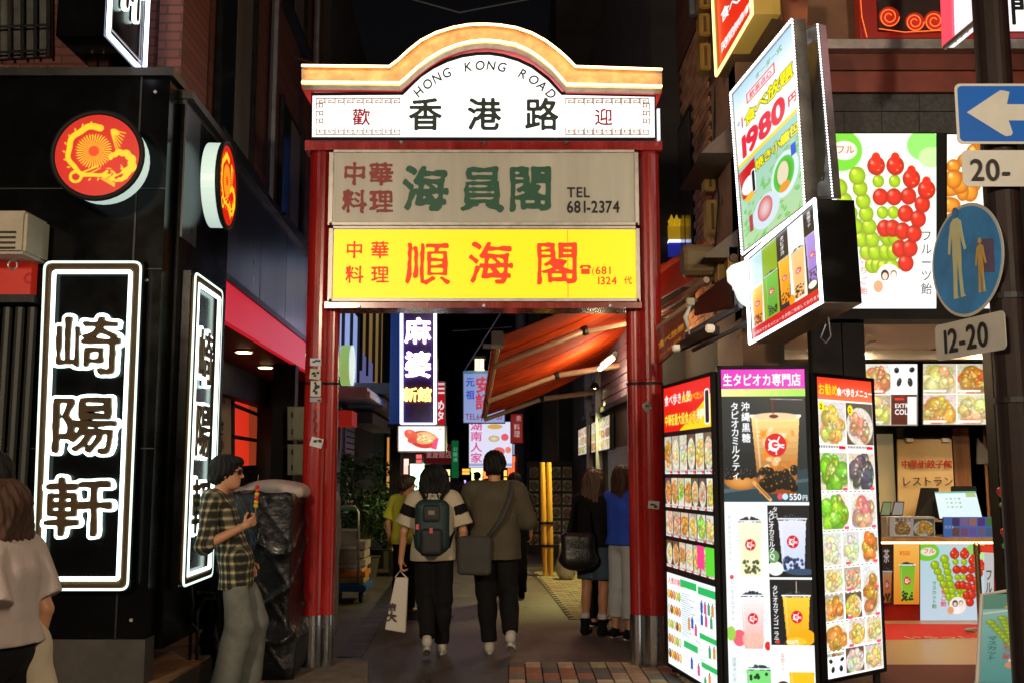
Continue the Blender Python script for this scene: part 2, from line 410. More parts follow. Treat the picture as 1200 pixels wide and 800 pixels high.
# ------------------------------------------------------------------ smooth bodies: blended distance shapes turned into one surface
class Blob:
    def __init__(s, lo, hi, h):
        s.h = h; s.lo = np.array(lo, float); n = np.ceil((np.array(hi)-s.lo)/h).astype(int)+1; s.n = n
        s.f = np.full(n, 1.0, np.float32); s.ax = [s.lo[i]+h*np.arange(n[i]) for i in range(3)]
    def _blk(s, lo, hi, pad):
        a = [max(0, int((lo[i]-pad-s.lo[i])/s.h)) for i in range(3)]; b = [min(s.n[i], int((hi[i]+pad-s.lo[i])/s.h)+2) for i in range(3)]
        if any(b[i] <= a[i] for i in range(3)): return None
        sl = tuple(slice(a[i], b[i]) for i in range(3))
        return sl, np.meshgrid(*[s.ax[i][sl[i]] for i in range(3)], indexing='ij', sparse=True)
    def _mix(s, sl, d, k):
        f = s.f[sl]
        hh = np.clip(.5+.5*(f-d)/k, 0, 1); s.f[sl] = f*(1-hh)+d*hh-k*hh*(1-hh)
    def cap(s, a, b, ra, rb=None, k=.02, sx=1., clip=None):
        """tapered limb from a to b; clip=(point, normal) keeps the side against the normal"""
        rb = ra if rb is None else rb; a = np.array(a, float); b = np.array(b, float); R_ = max(ra, rb)
        g = s._blk(np.minimum(a, b)-R_, np.maximum(a, b)+R_, 3*k+2*s.h)
        if g is None: return s
        sl, (X, Y, Z) = g; d = b-a; L = max(d@d, 1e-9)
        t = np.clip(((X-a[0])*d[0]+(Y-a[1])*d[1]+(Z-a[2])*d[2])/L, 0, 1)
        D = np.sqrt((X-a[0]-t*d[0])**2+((Y-a[1]-t*d[1])/sx)**2+(Z-a[2]-t*d[2])**2)-(ra+(rb-ra)*t)
        if clip is not None:
            p, n = np.array(clip[0], float), np.array(clip[1], float); n = n/np.linalg.norm(n)
            D = np.maximum(D, (X-p[0])*n[0]+(Y-p[1])*n[1]+(Z-p[2])*n[2])
        s._mix(sl, D, k); return s
    def ell(s, c, r, k=.02, rz=0., rx=0., clip=None, cut=False):
        c = np.array(c, float); m = max(r); g = s._blk(c-m, c+m, 3*k+2*s.h)
        if g is None: return s
        sl, (X, Y, Z) = g; x, y, z = X-c[0], Y-c[1], Z-c[2]
        if rz: x, y = x*math.cos(rz)+y*math.sin(rz), -x*math.sin(rz)+y*math.cos(rz)
        if rx: y, z = y*math.cos(rx)+z*math.sin(rx), -y*math.sin(rx)+z*math.cos(rx)
        q = np.sqrt((x/r[0])**2+(y/r[1])**2+(z/r[2])**2); q2 = np.sqrt((x/r[0]**2)**2+(y/r[1]**2)**2+(z/r[2]**2)**2)+1e-9
        D = q*(q-1)/q2
        if clip is not None:
            p, n = np.array(clip[0], float), np.array(clip[1], float); n = n/np.linalg.norm(n)
            D = np.maximum(D, (X-p[0])*n[0]+(Y-p[1])*n[1]+(Z-p[2])*n[2])
        if cut:
            f = s.f[sl]; hh = np.clip(.5-.5*(f+D)/k, 0, 1); s.f[sl] = f*(1-hh)-D*hh+k*hh*(1-hh)
        else: s._mix(sl, D, k)
        return s
    def rbox(s, c, d, r=.02, k=.02, rz=0.):
        c = np.array(c, float); hd = np.array(d, float)/2; m = np.linalg.norm(hd); g = s._blk(c-m, c+m, 3*k)
        if g is None: return s
        sl, (X, Y, Z) = g; x, y, z = X-c[0], Y-c[1], Z-c[2]
        if rz: x, y = x*math.cos(rz)+y*math.sin(rz), -x*math.sin(rz)+y*math.cos(rz)
        q = [np.abs(t)-hd[i]+r for i, t in enumerate((x, y, z))]
        D = np.sqrt(sum(np.maximum(t, 0)**2 for t in q))+np.minimum(np.maximum(np.maximum(q[0], q[1]), q[2]), 0)-r
        s._mix(sl, D, k); return s
    def folds(s, amp, seed=0, fx=9., fz=5.):
        X, Y, Z = np.meshgrid(*s.ax, indexing='ij', sparse=True); r = np.random.RandomState(seed)
        for i in range(4):
            a = r.rand(3)*6.28; kx, ky, kz = r.uniform(-1, 1, 3)
            s.f += (amp/2.2*np.sin(kx*fx*3*X+a[0]+2.2*np.sin(fz*Z+a[2]))*np.cos(ky*fx*3*Y+a[1])*np.sin(kz*fz*2.6*Z+a[2])).astype(np.float32)
        return s
    def surf(s):
        f = s.f; f[0] = f[-1] = 1; f[:, 0] = f[:, -1] = 1; f[:, :, 0] = f[:, :, -1] = 1
        ins = f < 0; nx, ny, nz = f.shape
        c = np.zeros((nx-1, ny-1, nz-1), np.int8)
        for i in (0, 1):
            for j in (0, 1):
                for k in (0, 1): c += ins[i:nx-1+i, j:ny-1+j, k:nz-1+k]
        act = (c > 0) & (c < 8); vid = np.full(act.shape, -1, np.int64); I = np.argwhere(act); vid[act] = np.arange(len(I))
        P = np.zeros((len(I), 3)); W_ = np.zeros(len(I))
        cor = [(i, j, k) for i in (0, 1) for j in (0, 1) for k in (0, 1)]
        fv = {q: f[I[:, 0]+q[0], I[:, 1]+q[1], I[:, 2]+q[2]] for q in cor}
        for p in cor:
            for ax in range(3):
                if p[ax]: continue
                q = list(p); q[ax] = 1; q = tuple(q); a, b = fv[p], fv[q]; m = (a < 0) != (b < 0)
                t = a[m]/(a[m]-b[m]); e = np.tile(np.array(p, float), (m.sum(), 1)); e[:, ax] += t
                P[m] += e; W_[m] += 1
        P = (I+P/W_[:, None])*s.h+s.lo
        F = []
        for ax in range(3):
            o1, o2 = [(1, 2), (2, 0), (0, 1)][ax]
            sh = [slice(1, -1)]*3; sh[ax] = slice(0, -1); sh2 = list(sh); sh2[ax] = slice(1, None)
            a, b = ins[tuple(sh)], ins[tuple(sh2)]
            E_ = np.argwhere(a != b); 
            if not len(E_): continue
            flip = a[E_[:, 0], E_[:, 1], E_[:, 2]]
            base = E_+1; base[:, ax] -= 1
            def at(d1, d2):
                q = base.copy(); q[:, o1] -= d1; q[:, o2] -= d2; return vid[q[:, 0], q[:, 1], q[:, 2]]
            Q = np.stack([at(0, 0), at(1, 0), at(1, 1), at(0, 1)], 1)
            Q[~flip] = Q[~flip][:, ::-1]; F.append(Q)
        return P, np.concatenate(F)

# ------------------------------------------------------------------ people
SKIN = mat('skin', hx('c08a66'), .5, var=.08, vs=14, bump=.05)
HAIRB = mat('hair_black', (.006, .005, .0045), .55, spec=.25, var=.5, vs=40, bump=.5, streak=True)
HAIRN = mat('hair_brown', (.05, .022, .012), .5, spec=.3, var=.5, vs=40, bump=.5, streak=True)
def kid(root, name, V, F, m, smooth=True):
    me = bpy.data.meshes.new(name); me.from_pydata(V.tolist(), [], F.tolist()); me.materials.append(m)
    if smooth: me.polygons.foreach_set('use_smooth', [True]*len(me.polygons))
    bm = bmesh.new(); bm.from_mesh(me); bmesh.ops.recalc_face_normals(bm, faces=bm.faces); bm.to_mesh(me); bm.free()
    o = bpy.data.objects.new(name, me); COL.objects.link(o); o.parent = root; return o
def kidmb(root, name, mb, m, smooth=False): return kid(root, name, np.array(mb.v, float), MBF(mb.f), m, smooth)
class MBF(list):
    def tolist(s): return list(s)
def V3(*a): return np.array(a, float)
J0 = dict(pel=V3(0, 0, .95), wai=V3(0, 0, 1.10), che=V3(0, .0, 1.28), nek=V3(0, -.015, 1.44), hed=V3(0, .02, 1.585),
          shR=V3(.175, -.01, 1.385), elR=V3(.225, -.04, 1.12), wrR=V3(.235, .05, .88), hdR=V3(.0, .25, -1), pnR=V3(-1, 0, 0),
          hiR=V3(.09, 0, .90), knR=V3(.095, .02, .49), anR=V3(.10, -.03, .085), toR=V3(.12, .13, .03))
for k_ in list(J0):
    if k_.endswith('R'): J0[k_[:-1]+'L'] = J0[k_]*V3(-1, 1, 1)
def hand(b, wr, d, pn, k, curl=.5, sc=1., thumbside=1):
    """palm and five bent fingers; d = pointing direction, pn = palm normal"""
    d = d/np.linalg.norm(d); pn = pn-d*(pn@d); pn = pn/np.linalg.norm(pn); la = np.cross(d, pn)*thumbside
    pc = wr+d*.045*sc
    b.cap(wr, wr+d*.03*sc, .024*sc, .027*sc, k)
    for t in (-.026, -.009, .009, .026):
        b.cap(wr+d*.02*sc+la*t*.7*sc, wr+d*.082*sc+la*t*sc, .0125*sc, .0115*sc, .006)
    for i, (t, L) in enumerate(((.028, .066), (.0095, .075), (-.0095, .070), (-.028, .055))):
        p = wr+d*.084*sc+la*t*sc; a = 0.25+curl*.6+.05*i
        for q, Lq in enumerate((.45, .32, .26)):
            dd = d*math.cos(a)+pn*math.sin(a); p2 = p+dd*L*Lq*sc
            b.cap(p, p2, (.0088-.0007*q)*sc, (.0081-.0007*q)*sc, .003); p = p2; a += curl*.85+.08
    p = wr+d*.025*sc+la*.028*sc; dd = d*.65+la*.75+pn*(.2+.5*curl); dd = dd/np.linalg.norm(dd)
    p2 = p+dd*.038*sc; dd2 = d*.95+la*.15+pn*(.2+.5*curl); dd2 = dd2/np.linalg.norm(dd2)
    b.cap(p, p2, .0125*sc, .0105*sc, .006); b.cap(p2, p2+dd2*.034*sc, .0102*sc, .0085*sc, .004)
def person(label, loc, face=0., H=1.7, J=None, h=.011, top=None, bottom=None, shoe=None, hair=('short', None), build_w=1., yaw=0., group=None, skin=None, sole=None, lod=0, sock=None):
    """top = (sleeve kind, material, hem z); bottom = (kind, material, hem z)"""
    s = H/1.72; j = {k: v.copy() for k, v in J0.items()}
    for k, v in (J or {}).items(): j[k] = np.array(v, float)
    root = thing('person', label, 'person', (loc[0], loc[1], loc[2] if len(loc) > 2 else 0.), group); root.rotation_euler = (0, 0, face)
    allp = np.array([j[k] for k in j if k[:2] in ('pe', 'wa', 'ch', 'he', 'sh', 'el', 'wr', 'kn', 'an', 'to')])
    lo, hi = allp.min(0)-V3(.24, .24, .10), allp.max(0)+V3(.24, .24, .17); lo[2] = -.03
    B = build_w
    b = Blob(lo, hi, h)
    # torso, neck
    b.cap(j['pel']-V3(.05, 0, 0)*B, j['pel']+V3(.05, 0, 0)*B, .095*B, .095*B, .03)
    b.cap(j['pel'], j['wai'], .10*B, .095*B, .03); b.cap(j['wai'], j['che'], .10*B, .11*B, .03)
    b.cap(j['che']-V3(.05, 0, 0)*B, j['che']+V3(.05, 0, 0)*B, .095*B, .095*B, .03)
    b.cap(j['shR']*.75+j['nek']*.25, j['shL']*.75+j['nek']*.25, .062, .062, .04)
    b.cap(j['nek']-V3(0, 0, .04), j['hed']-V3(0, .02, .06), .056, .05, .02)
    for S in 'RL':
        b.cap(j['sh'+S], j['el'+S], .048*B, .037, .02); b.cap(j['el'+S], j['wr'+S], .038, .025, .012)
        b.cap(j['hi'+S], j['kn'+S], .082*B, .054, .03); b.cap(j['kn'+S], j['an'+S]+V3(0, 0, .0), .054, .036, .02)
        cf = (j['kn'+S]*.7+j['an'+S]*.3); b.ell(cf+V3(0, -.018, 0), (.045, .045, .11), .03)
        b.cap(j['an'+S]+V3(0, 0, -.02), j['to'+S], .038, .028, .02, sx=1.)
        hand(b, j['wr'+S], j['hd'+S], j['pn'+S], .006, j.get('curl'+S, .45) if not isinstance(j.get('curl'+S), np.ndarray) else float(j['curl'+S]), 1., 1 if S == 'R' else -1)
    # head
    c = j['hed']; cy, sy = math.cos(yaw), math.sin(yaw)
    def hp(x, y, z): return c+V3(x*cy-y*sy, x*sy+y*cy, z)
    b.ell(hp(0, -.01, .035), (.076, .095, .088), .02, rz=yaw); b.ell(hp(0, .02, -.03), (.062, .072, .080), .02, rz=yaw)
    b.ell(hp(0, .052, -.078), (.032, .032, .026), .025, rz=yaw)     # chin
    if h < .0135:
        b.cap(hp(0, .083, .018), hp(0, .104, -.018), .008, .013, .009)  # nose
        b.ell(hp(0, .086, .036), (.052, .014, .009), .012, rz=yaw)      # brow
        b.ell(hp(0, .082, -.048), (.023, .011, .0075), .006, rz=yaw); b.ell(hp(0, .079, -.060), (.02, .011, .007), .005, rz=yaw)
        for t in (-1, 1):
            b.ell(hp(t*.031, .092, .016), (.017, .012, .012), .008, rz=yaw, cut=True)
            b.ell(hp(t*.031, .073, .016), (.0135, .0135, .0125), .003, rz=yaw)
            b.ell(hp(t*.077, -.004, .002), (.010, .020, .032), .006, rz=yaw+t*.3); b.ell(hp(t*.085, .0, .004), (.006, .010, .018), .004, rz=yaw, cut=True)
    P, F = b.surf(); kid(root, 'body', P*s, F, skin or SKIN)
    # hair
    kind, hm = hair; hm = hm or HAIRB
    hb = Blob(c-V3(.2, .2, .45), c+V3(.2, .2, .17), max(h*.85, .008))
    face_cut = (hp(0, .062, 0), (-sy, cy, -.42)) if kind != 'bun' else None
    hb.ell(hp(0, -.022, .042), (.094, .108, .100), .01, rz=yaw)
    hb.ell(hp(0, .055, .085), (.070, .055, .038), .02, rz=yaw)
    if kind == 'short': hb.cap(hp(-.03, -.07, -.02), hp(.03, -.07, -.02), .055, .055, .03); hb.cap(hp(-.078, -.005, .0), hp(-.078, .01, .04), .02, .02, .02); hb.cap(hp(.078, -.005, .0), hp(.078, .01, .04), .02, .02, .02)
    if kind == 'bob':
        for t in (-1, 0, 1): hb.cap(hp(t*.055, -.03, .02), hp(t*.085, -.045+.0*abs(t), -.115), .075, .062, .03)
        for t in (-1, 1): hb.cap(hp(t*.085, .02, .03), hp(t*.10, .02, -.11), .03, .03, .02)
    if kind in ('long', 'mid'):
        L = -.40 if kind == 'long' else -.24
        for t in (-1.2, -.4, .4, 1.2): hb.cap(hp(t*.05, -.04, .0), hp(t*.07, -.085, L), .06, .03, .035)
        for t in (-1, 1): hb.cap(hp(t*.085, .0, .03), hp(t*.085, -.01, L*.75), .03, .02, .02)
    if face_cut: hb.ell(hp(0, .125, -.045), (.075, .11, .115), .01, rz=yaw, cut=True)
    r_ = np.random.RandomState(int(abs(loc[0])*977+loc[1]*31) % 9999)
    X, Y, Z = np.meshgrid(*hb.ax, indexing='ij', sparse=True)
    ang = np.arctan2(Y-c[1], X-c[0]); hb.f += (.0045*np.sin(ang*17+3*np.sin(Z*23))+.003*np.sin(ang*31+Z*40+1)).astype(np.float32)
    P, F = hb.surf(); kid(root, 'hair', P*s, F, hm)
    if h < .0135:   # eyebrows and lips seen only near
        pass
    # clothes
    if top:
        sl, tm, hem = top[:3]; e = top[3] if len(top) > 3 else .016
        t = Blob(lo, hi, h)
        hp_ = (j['pel'][0]*(1), j['pel'][1]); dz = hem
        bot = V3(j['pel'][0], j['pel'][1], hem)
        clipb = ((0, 0, hem), (0, 0, -1))
        t.cap(j['che']-V3(.055, 0, 0)*B, j['che']+V3(.055, 0, 0)*B, .10*B+e, .10*B+e, .03)
        for q in (-1, 1):
            t.cap(j['che']+V3(.055*q, 0, 0)*B, j['pel']+V3(.055*q, 0, -.02)*B, .098*B+e, .10*B+e, .04)
            t.cap(j['pel']+V3(.05*q, 0, 0)*B, V3(j['pel'][0]+.055*q*B, j['pel'][1], hem-.03), .10*B+e, .10*B+e*1.5, .03, clip=clipb)
        for S in 'RL': t.cap(j['hi'+S]+V3(0, 0, .05), V3(j['hi'+S][0]*.95, j['hi'+S][1], hem-.03), .086*B+e, .088*B+e, .03, clip=clipb)
        t.f[:, :, :max(0, int((hem-lo[2])/h))] = 1.
        t.cap(j['shR']*.8+j['nek']*.2, j['shL']*.8+j['nek']*.2, .062+e*.9, None, .035)
        for S in 'RL':
            a, m_, z = j['sh'+S], j['el'+S], j['wr'+S]
            if sl == 'long':
                t.cap(a, m_, .052*B+e, .045*B+e, .03); t.cap(m_, z, .045*B+e, .034+e*.6, .02, clip=(z, z-m_))
                t.cap(z-(z-m_)*.12, z, .036+e*.5, .036+e*.5, .01, clip=(z, z-m_))
            elif sl == 'short':
                en = a+(m_-a)*.82; t.cap(a, m_, .055*B+e, .062+e*1.4, .03, clip=(en, m_-a))
            elif sl == 'half':
                en = m_+(z-m_)*.08; t.cap(a, m_, .052*B+e, .052+e, .02); t.cap(m_, z, .052+e, .06+e, .006, clip=(en, z-m_))
        t.ell(j['nek']+V3(0, .015, .055), (.066, .066, .05), .012, cut=True)
        t.folds(.010, 3, 9, 8)
        P, F = t.surf(); o = kid(root, 'shirt' if sl != 'long' else 'jacket', P*s, F, tm)
        root['_top'] = o.name
    if bottom:
        kd, bmt, hem = bottom[:3]; e = .02 if kd == 'trousers' else (.03 if kd == 'wide' else .02)
        t = Blob(lo, hi, h); wz = (top[2]+.06) if top else 1.05
        t.cap(j['pel']-V3(.055, 0, 0)*B, j['pel']+V3(.055, 0, 0)*B, .105*B, None, .03); t.cap(j['pel']+V3(0, 0, 0), j['wai'], .105*B, .10*B, .03, clip=((0, 0, max(wz, 1.0)), (0, 0, 1)))
        for S in 'RL':
            a, kn, an = j['hi'+S], j['kn'+S], j['an'+S]
            if kd in ('skirt', 'shorts'):
                t.cap(a, a+(kn-a)*1.05, .098*B, .105*B, .05, clip=((0, 0, hem), (0, 0, -1)))
            else:
                en = an+V3(0, 0, hem-.085); r2 = {'trousers': .062, 'wide': .095, 'flare': .075}[kd]
                t.cap(a, kn, .092*B, (.080 if kd == 'trousers' else .092)*1.0+.004, .035); t.cap(kn, an-(kn-an)*.02, (.082 if kd == 'trousers' else .094), r2+.006, .02, clip=(en, an-kn))
        if kd not in ('skirt', 'shorts'):
            for S in 'RL': t.ell(j['kn'+S]*.65+j['an'+S]*.35+V3(0, -.016, 0), (.074, .078, .16), .03)
        t.folds(.009, 8, 5, 8)
        if top and kd != 'skirt': t.f[:, :, max(0, int((top[2]+.03-lo[2])/h)):] = 1.
        P, F = t.surf(); kid(root, {'skirt': 'skirt', 'shorts': 'shorts'}.get(kd, 'trousers'), P*s, F, bmt)
    if shoe is not None:
        for S in 'RL':
            an, to = j['an'+S], j['to'+S]; t = Blob(np.minimum(an, to)-V3(.1, .12, .09), np.maximum(an, to)+V3(.1, .1, .15), min(h, .009))
            d = (to-an); d[2] = 0; d = d/max(np.linalg.norm(d), 1e-6); heel = an-d*.035+V3(0, 0, -.045); up = V3(0, 0, 1)
            t.cap(heel, to, .040, .034, .02); t.cap(heel+V3(0, 0, .02), an+V3(0, 0, -.01), .040, .042, .02)
            if sole == 'boot': t.cap(an, an+V3(0, 0, .09), .045, .05, .02)
            P, F = t.surf(); so = kid(root, 'shoe', P*s, F, shoe)
            sm = MB(); dd = d; sd_ = V3(-dd[1], dd[0], 0); pts = []
            zf = min(heel[2], to[2])-.040
            ring = []
            for q in range(16):
                a_ = 2*math.pi*q/16; ct, st = math.cos(a_), math.sin(a_)
                p = (heel+to)/2+dd*ct*(np.linalg.norm((to-heel)[:2])/2+.042)+sd_*st*(.036+.006*ct); frac = .5+.5*ct
                z = (heel[2]*(1-frac)+to[2]*frac)-.036
                ring.append((p[0], p[1], z))
            sm.add([(x, y, z-.012) for x, y, z in ring]+[(x, y, z+.014) for x, y, z in ring], [tuple(range(16))[::-1], tuple(range(16, 32))]+[(i, (i+1) % 16, 16+(i+1) % 16, 16+i) for i in range(16)])
            kidmb(so, 'sole', MBS(sm, s), mat('sole_white', (.6, .58, .52), .6) if sole != 'boot' else mat('sole_black', (.02, .02, .02), .6))
    return root, j, s
def MBS(mb, s):
    m = MB(); m.v = [tuple(c*s for c in v) for v in mb.v]; m.f = mb.f; return m

# ================================================================== THE PLACE
asphalt = mat('asphalt', (.062, .052, .047), .50, var=.6, vs=2.1, bump=.9)
asph2 = mat('asphalt_patch', (.105, .078, .066), .5, var=.45, vs=2.6, bump=.8)
for m_ in (asphalt, asph2):
    n = m_.node_tree.nodes; l = m_.node_tree.links; b = n['Principled BSDF']; src = b.inputs['Base Color'].links[0].from_socket; tc = n.new('ShaderNodeTexCoord')
    f1 = n.new('ShaderNodeTexNoise'); f1.inputs['Scale'].default_value = 120; f1.inputs['Detail'].default_value = 3; l.new(tc.outputs['Object'], f1.inputs[0])
    vo = n.new('ShaderNodeTexVoronoi'); vo.feature = 'DISTANCE_TO_EDGE'; vo.inputs['Scale'].default_value = .9
    wn = n.new('ShaderNodeTexNoise'); wn.inputs['Scale'].default_value = 3; wn.inputs['Detail'].default_value = 5; l.new(tc.outputs['Object'], wn.inputs[0])
    ad = n.new('ShaderNodeMixRGB'); ad.blend_type = 'ADD'; ad.inputs[0].default_value = .5; l.new(tc.outputs['Object'], ad.inputs[1]); l.new(wn.outputs['Color'], ad.inputs[2]); l.new(ad.outputs[0], vo.inputs['Vector'])
    cr = n.new('ShaderNodeMapRange'); cr.inputs['From Max'].default_value = .014; cr.inputs['To Min'].default_value = .35; l.new(vo.outputs['Distance'], cr.inputs[0])
    sp = n.new('ShaderNodeMapRange'); sp.inputs['From Min'].default_value = .35; sp.inputs['From Max'].default_value = .7; sp.inputs['To Min'].default_value = .55; sp.inputs['To Max'].default_value = 1.7; l.new(f1.outputs[0], sp.inputs[0])
    mu = n.new('ShaderNodeMath'); mu.operation = 'MULTIPLY'; l.new(cr.outputs[0], mu.inputs[0]); l.new(sp.outputs[0], mu.inputs[1])
    mx = n.new('ShaderNodeMixRGB'); mx.blend_type = 'MULTIPLY'; mx.inputs[0].default_value = 1; l.new(src, mx.inputs[1]); l.new(mu.outputs[0], mx.inputs[2]); l.new(mx.outputs[0], b.inputs['Base Color'])
    bp = [q for q in n if q.type == 'BUMP'][0]; l.new(f1.outputs[0], bp.inputs['Height']); bp.inputs['Strength'].default_value = .5
concrete = mat('concrete', (.16, .13, .10), .8, var=.4, vs=5, bump=.4)
blackpaint = mat('black_panel', (.0022, .0022, .0025), .18, spec=.16, var=.4, vs=3, bump=.03)
blackmatte = mat('black_matte', (.006, .0055, .0055), .6, spec=.3, var=.4, bump=.1)
darkmetal = mat('dark_metal', (.03, .03, .032), .45, .6, var=.4, bump=.1)
steel = mat('steel', (.45, .45, .46), .22, 1., var=.25, vs=12, bump=.06, streak=True)
alu = mat('aluminium', (.42, .40, .37), .4, .8, var=.25, vs=8, bump=.05)
redpaint = mat('red_paint', (.31, .010, .008), .24, var=.4, vs=9, bump=.08, coat=.4, streak=True)
greywall = mat('grey_render', (.09, .08, .075), .85, var=.4, vs=2, bump=.3)
darkwall = mat('dark_render', (.035, .03, .028), .85, var=.5, vs=1.5, bump=.3)
brown = mat('brown_tile', (.13, .070, .038), .6, var=.35, vs=7, bump=.2)
groutm = mat('grout', (.035, .025, .02), .9, var=.3)
glassdark = mat('dark_glass', (.015, .017, .02), .08, var=.3, vs=2, bump=0.)
cream = mat('cream_paint', (.42, .38, .27), .5, var=.12, vs=5, bump=.04)
white = mat('white_paint', (.7, .7, .68), .5, var=.08, vs=5, bump=.03)

g = MB(); g.quad((-400, -60, 0), (400, -60, 0), (400, 700, 0), (-400, 700, 0)); build(g, 'ground', asphalt, kind='structure')
g = MB(); p = [G(372, 800), G(598, 800), G(606, 690), G(575, 640), G(560, 612), G(470, 640)]
# lighter trench patch running up the alley, main street in front, thin sheets stacked 4 mm apart
def sheet(name, pts, m, z, **k):
    mb = MB(); n = len(pts); P = [(x, y, z) for x, y in pts]; mb.add(P+[(x, y, -.05) for x, y in pts], [tuple(range(n)), tuple(range(n, 2*n))[::-1]]+[(i, (i+1) % n, n+(i+1) % n, n+i) for i in range(n)])
    return build(mb, name, m, kind='structure', **k)
def alleyx(x7, Y): return x7-.0373*(Y-7.2)
sheet('alley_road', [(-.02, 8.9), (.50, 8.9), (1.25, 8.9), (1.25, 11.3), (.72, 11.5), (.32, 16.2), (-.3, 34), (-.75, 34), (-.22, 16), (-.12, 11)], asph2, .004)
sheet('street_edge', [(-1.9, 7.0), (-.95, 7.0), (-1.22, 9.0), (-1.9, 9.35), (-2.1, 9.35), (-2.0, 7.0)], concrete, .004)

# ---- paver apron: every block a piece
pv = thing('paver_apron', 'patch of mixed terracotta and grey paving blocks at the foot of the red gate', 'paving', (.6, 8.0, 0)); pv['kind'] = 'structure'
mb = MB(); mb.span((-.03, 6.2, -.04), (1.34, 8.90, .005)); build(mb, 'mortar_bed', groutm, pv)
bk = MB(); bk.box((0, 0, .008), (.122, .236, .022))
pm = [mat('paver_%d' % i, c, .8, var=.35, vs=14, bump=.5) for i, c in enumerate([(.36, .22, .14), (.42, .32, .20), (.30, .12, .08), (.16, .14, .11), (.34, .29, .16), (.11, .09, .08)])]
bme = rawmesh('paving_block', bk, pm[0])
for j_ in range(11):
    for i_ in range(10):
        piece('paving_block', bme, (.04+i_*.134, 8.77-j_*.245+(0 if i_ % 2 else .0)+random.uniform(-.003, .003), random.uniform(-.002, .002)), random.uniform(-.01, .01), pv, random.choice(pm))

# ---- wavy interlocking pavers on the alley pavement
wv = thing('wavy_paving', 'strip of wavy interlocking yellowish pavers along the alley wall', 'paving', (.8, 13.8, 0)); wv['kind'] = 'structure'
sheet_b = MB(); sheet_b.add([(.62, 11.5, .006), (1.5, 11.5, .006), (1.25, 17.2, .006), (.33, 17.2, .006), (.62, 11.5, -.03), (1.5, 11.5, -.03), (1.25, 17.2, -.03), (.33, 17.2, -.03)], [(0, 1, 2, 3), (4, 7, 6, 5), (0, 4, 5, 1), (1, 5, 6, 2), (2, 6, 7, 3), (3, 7, 4, 0)])
build(sheet_b, 'mortar_bed', groutm, wv)
wm = [mat('wavy_paver_%d' % i, c, .75, var=.3, vs=10, bump=.4) for i, c in enumerate([(.30, .26, .16), (.26, .20, .13), (.22, .14, .10)])]
zz = MB(); top = []; L_, W2 = .215, .098; xs = [-.5, -.25, 0, .25, .5]; dv = [0, .02, 0, -.02, 0]
lo_ = [(x*L_, -W2/2+d) for x, d in zip(xs, dv)]; hi_ = [(x*L_, W2/2+d) for x, d in zip(xs, dv)][::-1]; ring = lo_+hi_; nr = len(ring)
zz.add([(x, y, -.01) for x, y in ring]+[(x, y, .012) for x, y in ring], [tuple(range(nr))[::-1], tuple(range(nr, 2*nr))]+[(i, (i+1) % nr, nr+(i+1) % nr, nr+i) for i in range(nr)])
zme = rawmesh('wavy_paver', zz, wm[0])
for r_ in range(52):
    Y = 11.56+r_*.106
    for c_ in range(4): piece('wavy_paver', zme, (.74+c_*.222-(Y-11.5)*.052+(.05 if r_ % 2 else 0), Y, .0), 0, wv, random.choice(wm))

# ---- street ironwork and litter
def cover(label, c, r):
    t = thing('manhole_cover', label, 'manhole cover', c); mb = MB(); mb.lathe(c, [(r, -.01), (r, .010), (r-.02, .012)], 32); build(mb, 'rim', darkmetal, t)
    for k in range(7): y = -r*.75+k*r*.25; w_ = math.sqrt(max(r*r*.8-y*y, 0)); mb = MB(); mb.span((c[0]-w_, c[1]+y-.012, .010), (c[0]+w_, c[1]+y+.012, .017)); build(mb, 'raised_bar', darkmetal, t)
cover('round iron manhole cover in the alley roadway ahead of the walking pair', Vector((-.95, 11.8, 0)), .30)
dr = thing('drain_channel', 'narrow grated drain channel along the left side of the alley', 'drain', (-1.55, 12, 0)); dr['kind'] = 'structure'
gb_ = MB(); gb_.span((-.11, -.2, 0), (.11, .2, .010)); gme = rawmesh('drain_grate', gb_, darkmetal)
for k in range(22): piece('drain_grate', gme, (-1.42-.0373*(k*.41), 9.4+k*.41, 0), .037, dr)
lt = thing('litter', 'scattered pale scraps and leaves on the asphalt', 'litter', (0, 9, 0)); lt['kind'] = 'stuff'; lm = MB(); r = random.Random(44)
for k in range(90):
    x, y = r.uniform(-1.5, 1.0), 7.6+r.random()**2*9; a = r.uniform(0, 6); q = r.uniform(.004, .012); lm.add([(x+q*math.cos(a+b), y+q*1.6*math.sin(a+b), .012+.002*(k % 3)) for b in (0, 1.6, 3.1, 4.6)], [(0, 1, 2, 3)])
build(lm, 'scraps', mat('scrap', (.35, .30, .24), .8), lt)

# ---- raised tiled threshold of the left restaurant, tiles as pieces
tl = thing('tiled_step', 'raised step of large orange-brown floor tiles beside the black corner restaurant', 'step', (-2.8, 8.6, 0)); tl['kind'] = 'structure'
mb = MB(); mb.span((-4.2, 7.05, -.02), (-2.30, 13.5, .185)); build(mb, 'step_base', mat('step_dark', (.05, .04, .03), .8), tl)
tb = MB(); tb.box((0, 0, .006), (.292, .292, .014)); tms = [mat('floor_tile_%d' % i, c, .45, var=.25, vs=6, bump=.12) for i, c in enumerate([(.30, .16, .08), (.27, .14, .07), (.34, .19, .10)])]
tme = rawmesh('floor_tile', tb, tms[0])
for i_ in range(6):
    for j_ in range(20): piece('floor_tile', tme, (-2.46-.3*i_, 7.22+.3*j_, .187), 0, tl, random.choice(tms))

# ================================================================== LEFT BUILDING
K = -.0373
XW = -2.37
def wl(X0, Y): return X0+K*(Y-7.2)
LP, LQ = (XW, 7.2), (XW+K*10, 17.2)
def WL(px, py): return PL(px, py, LP, LQ)
XA = -2.42
rest = thing('corner_restaurant', 'black clad corner restaurant with red lit fascia and brick upper floors', 'restaurant', (-3.2, 9, 0))
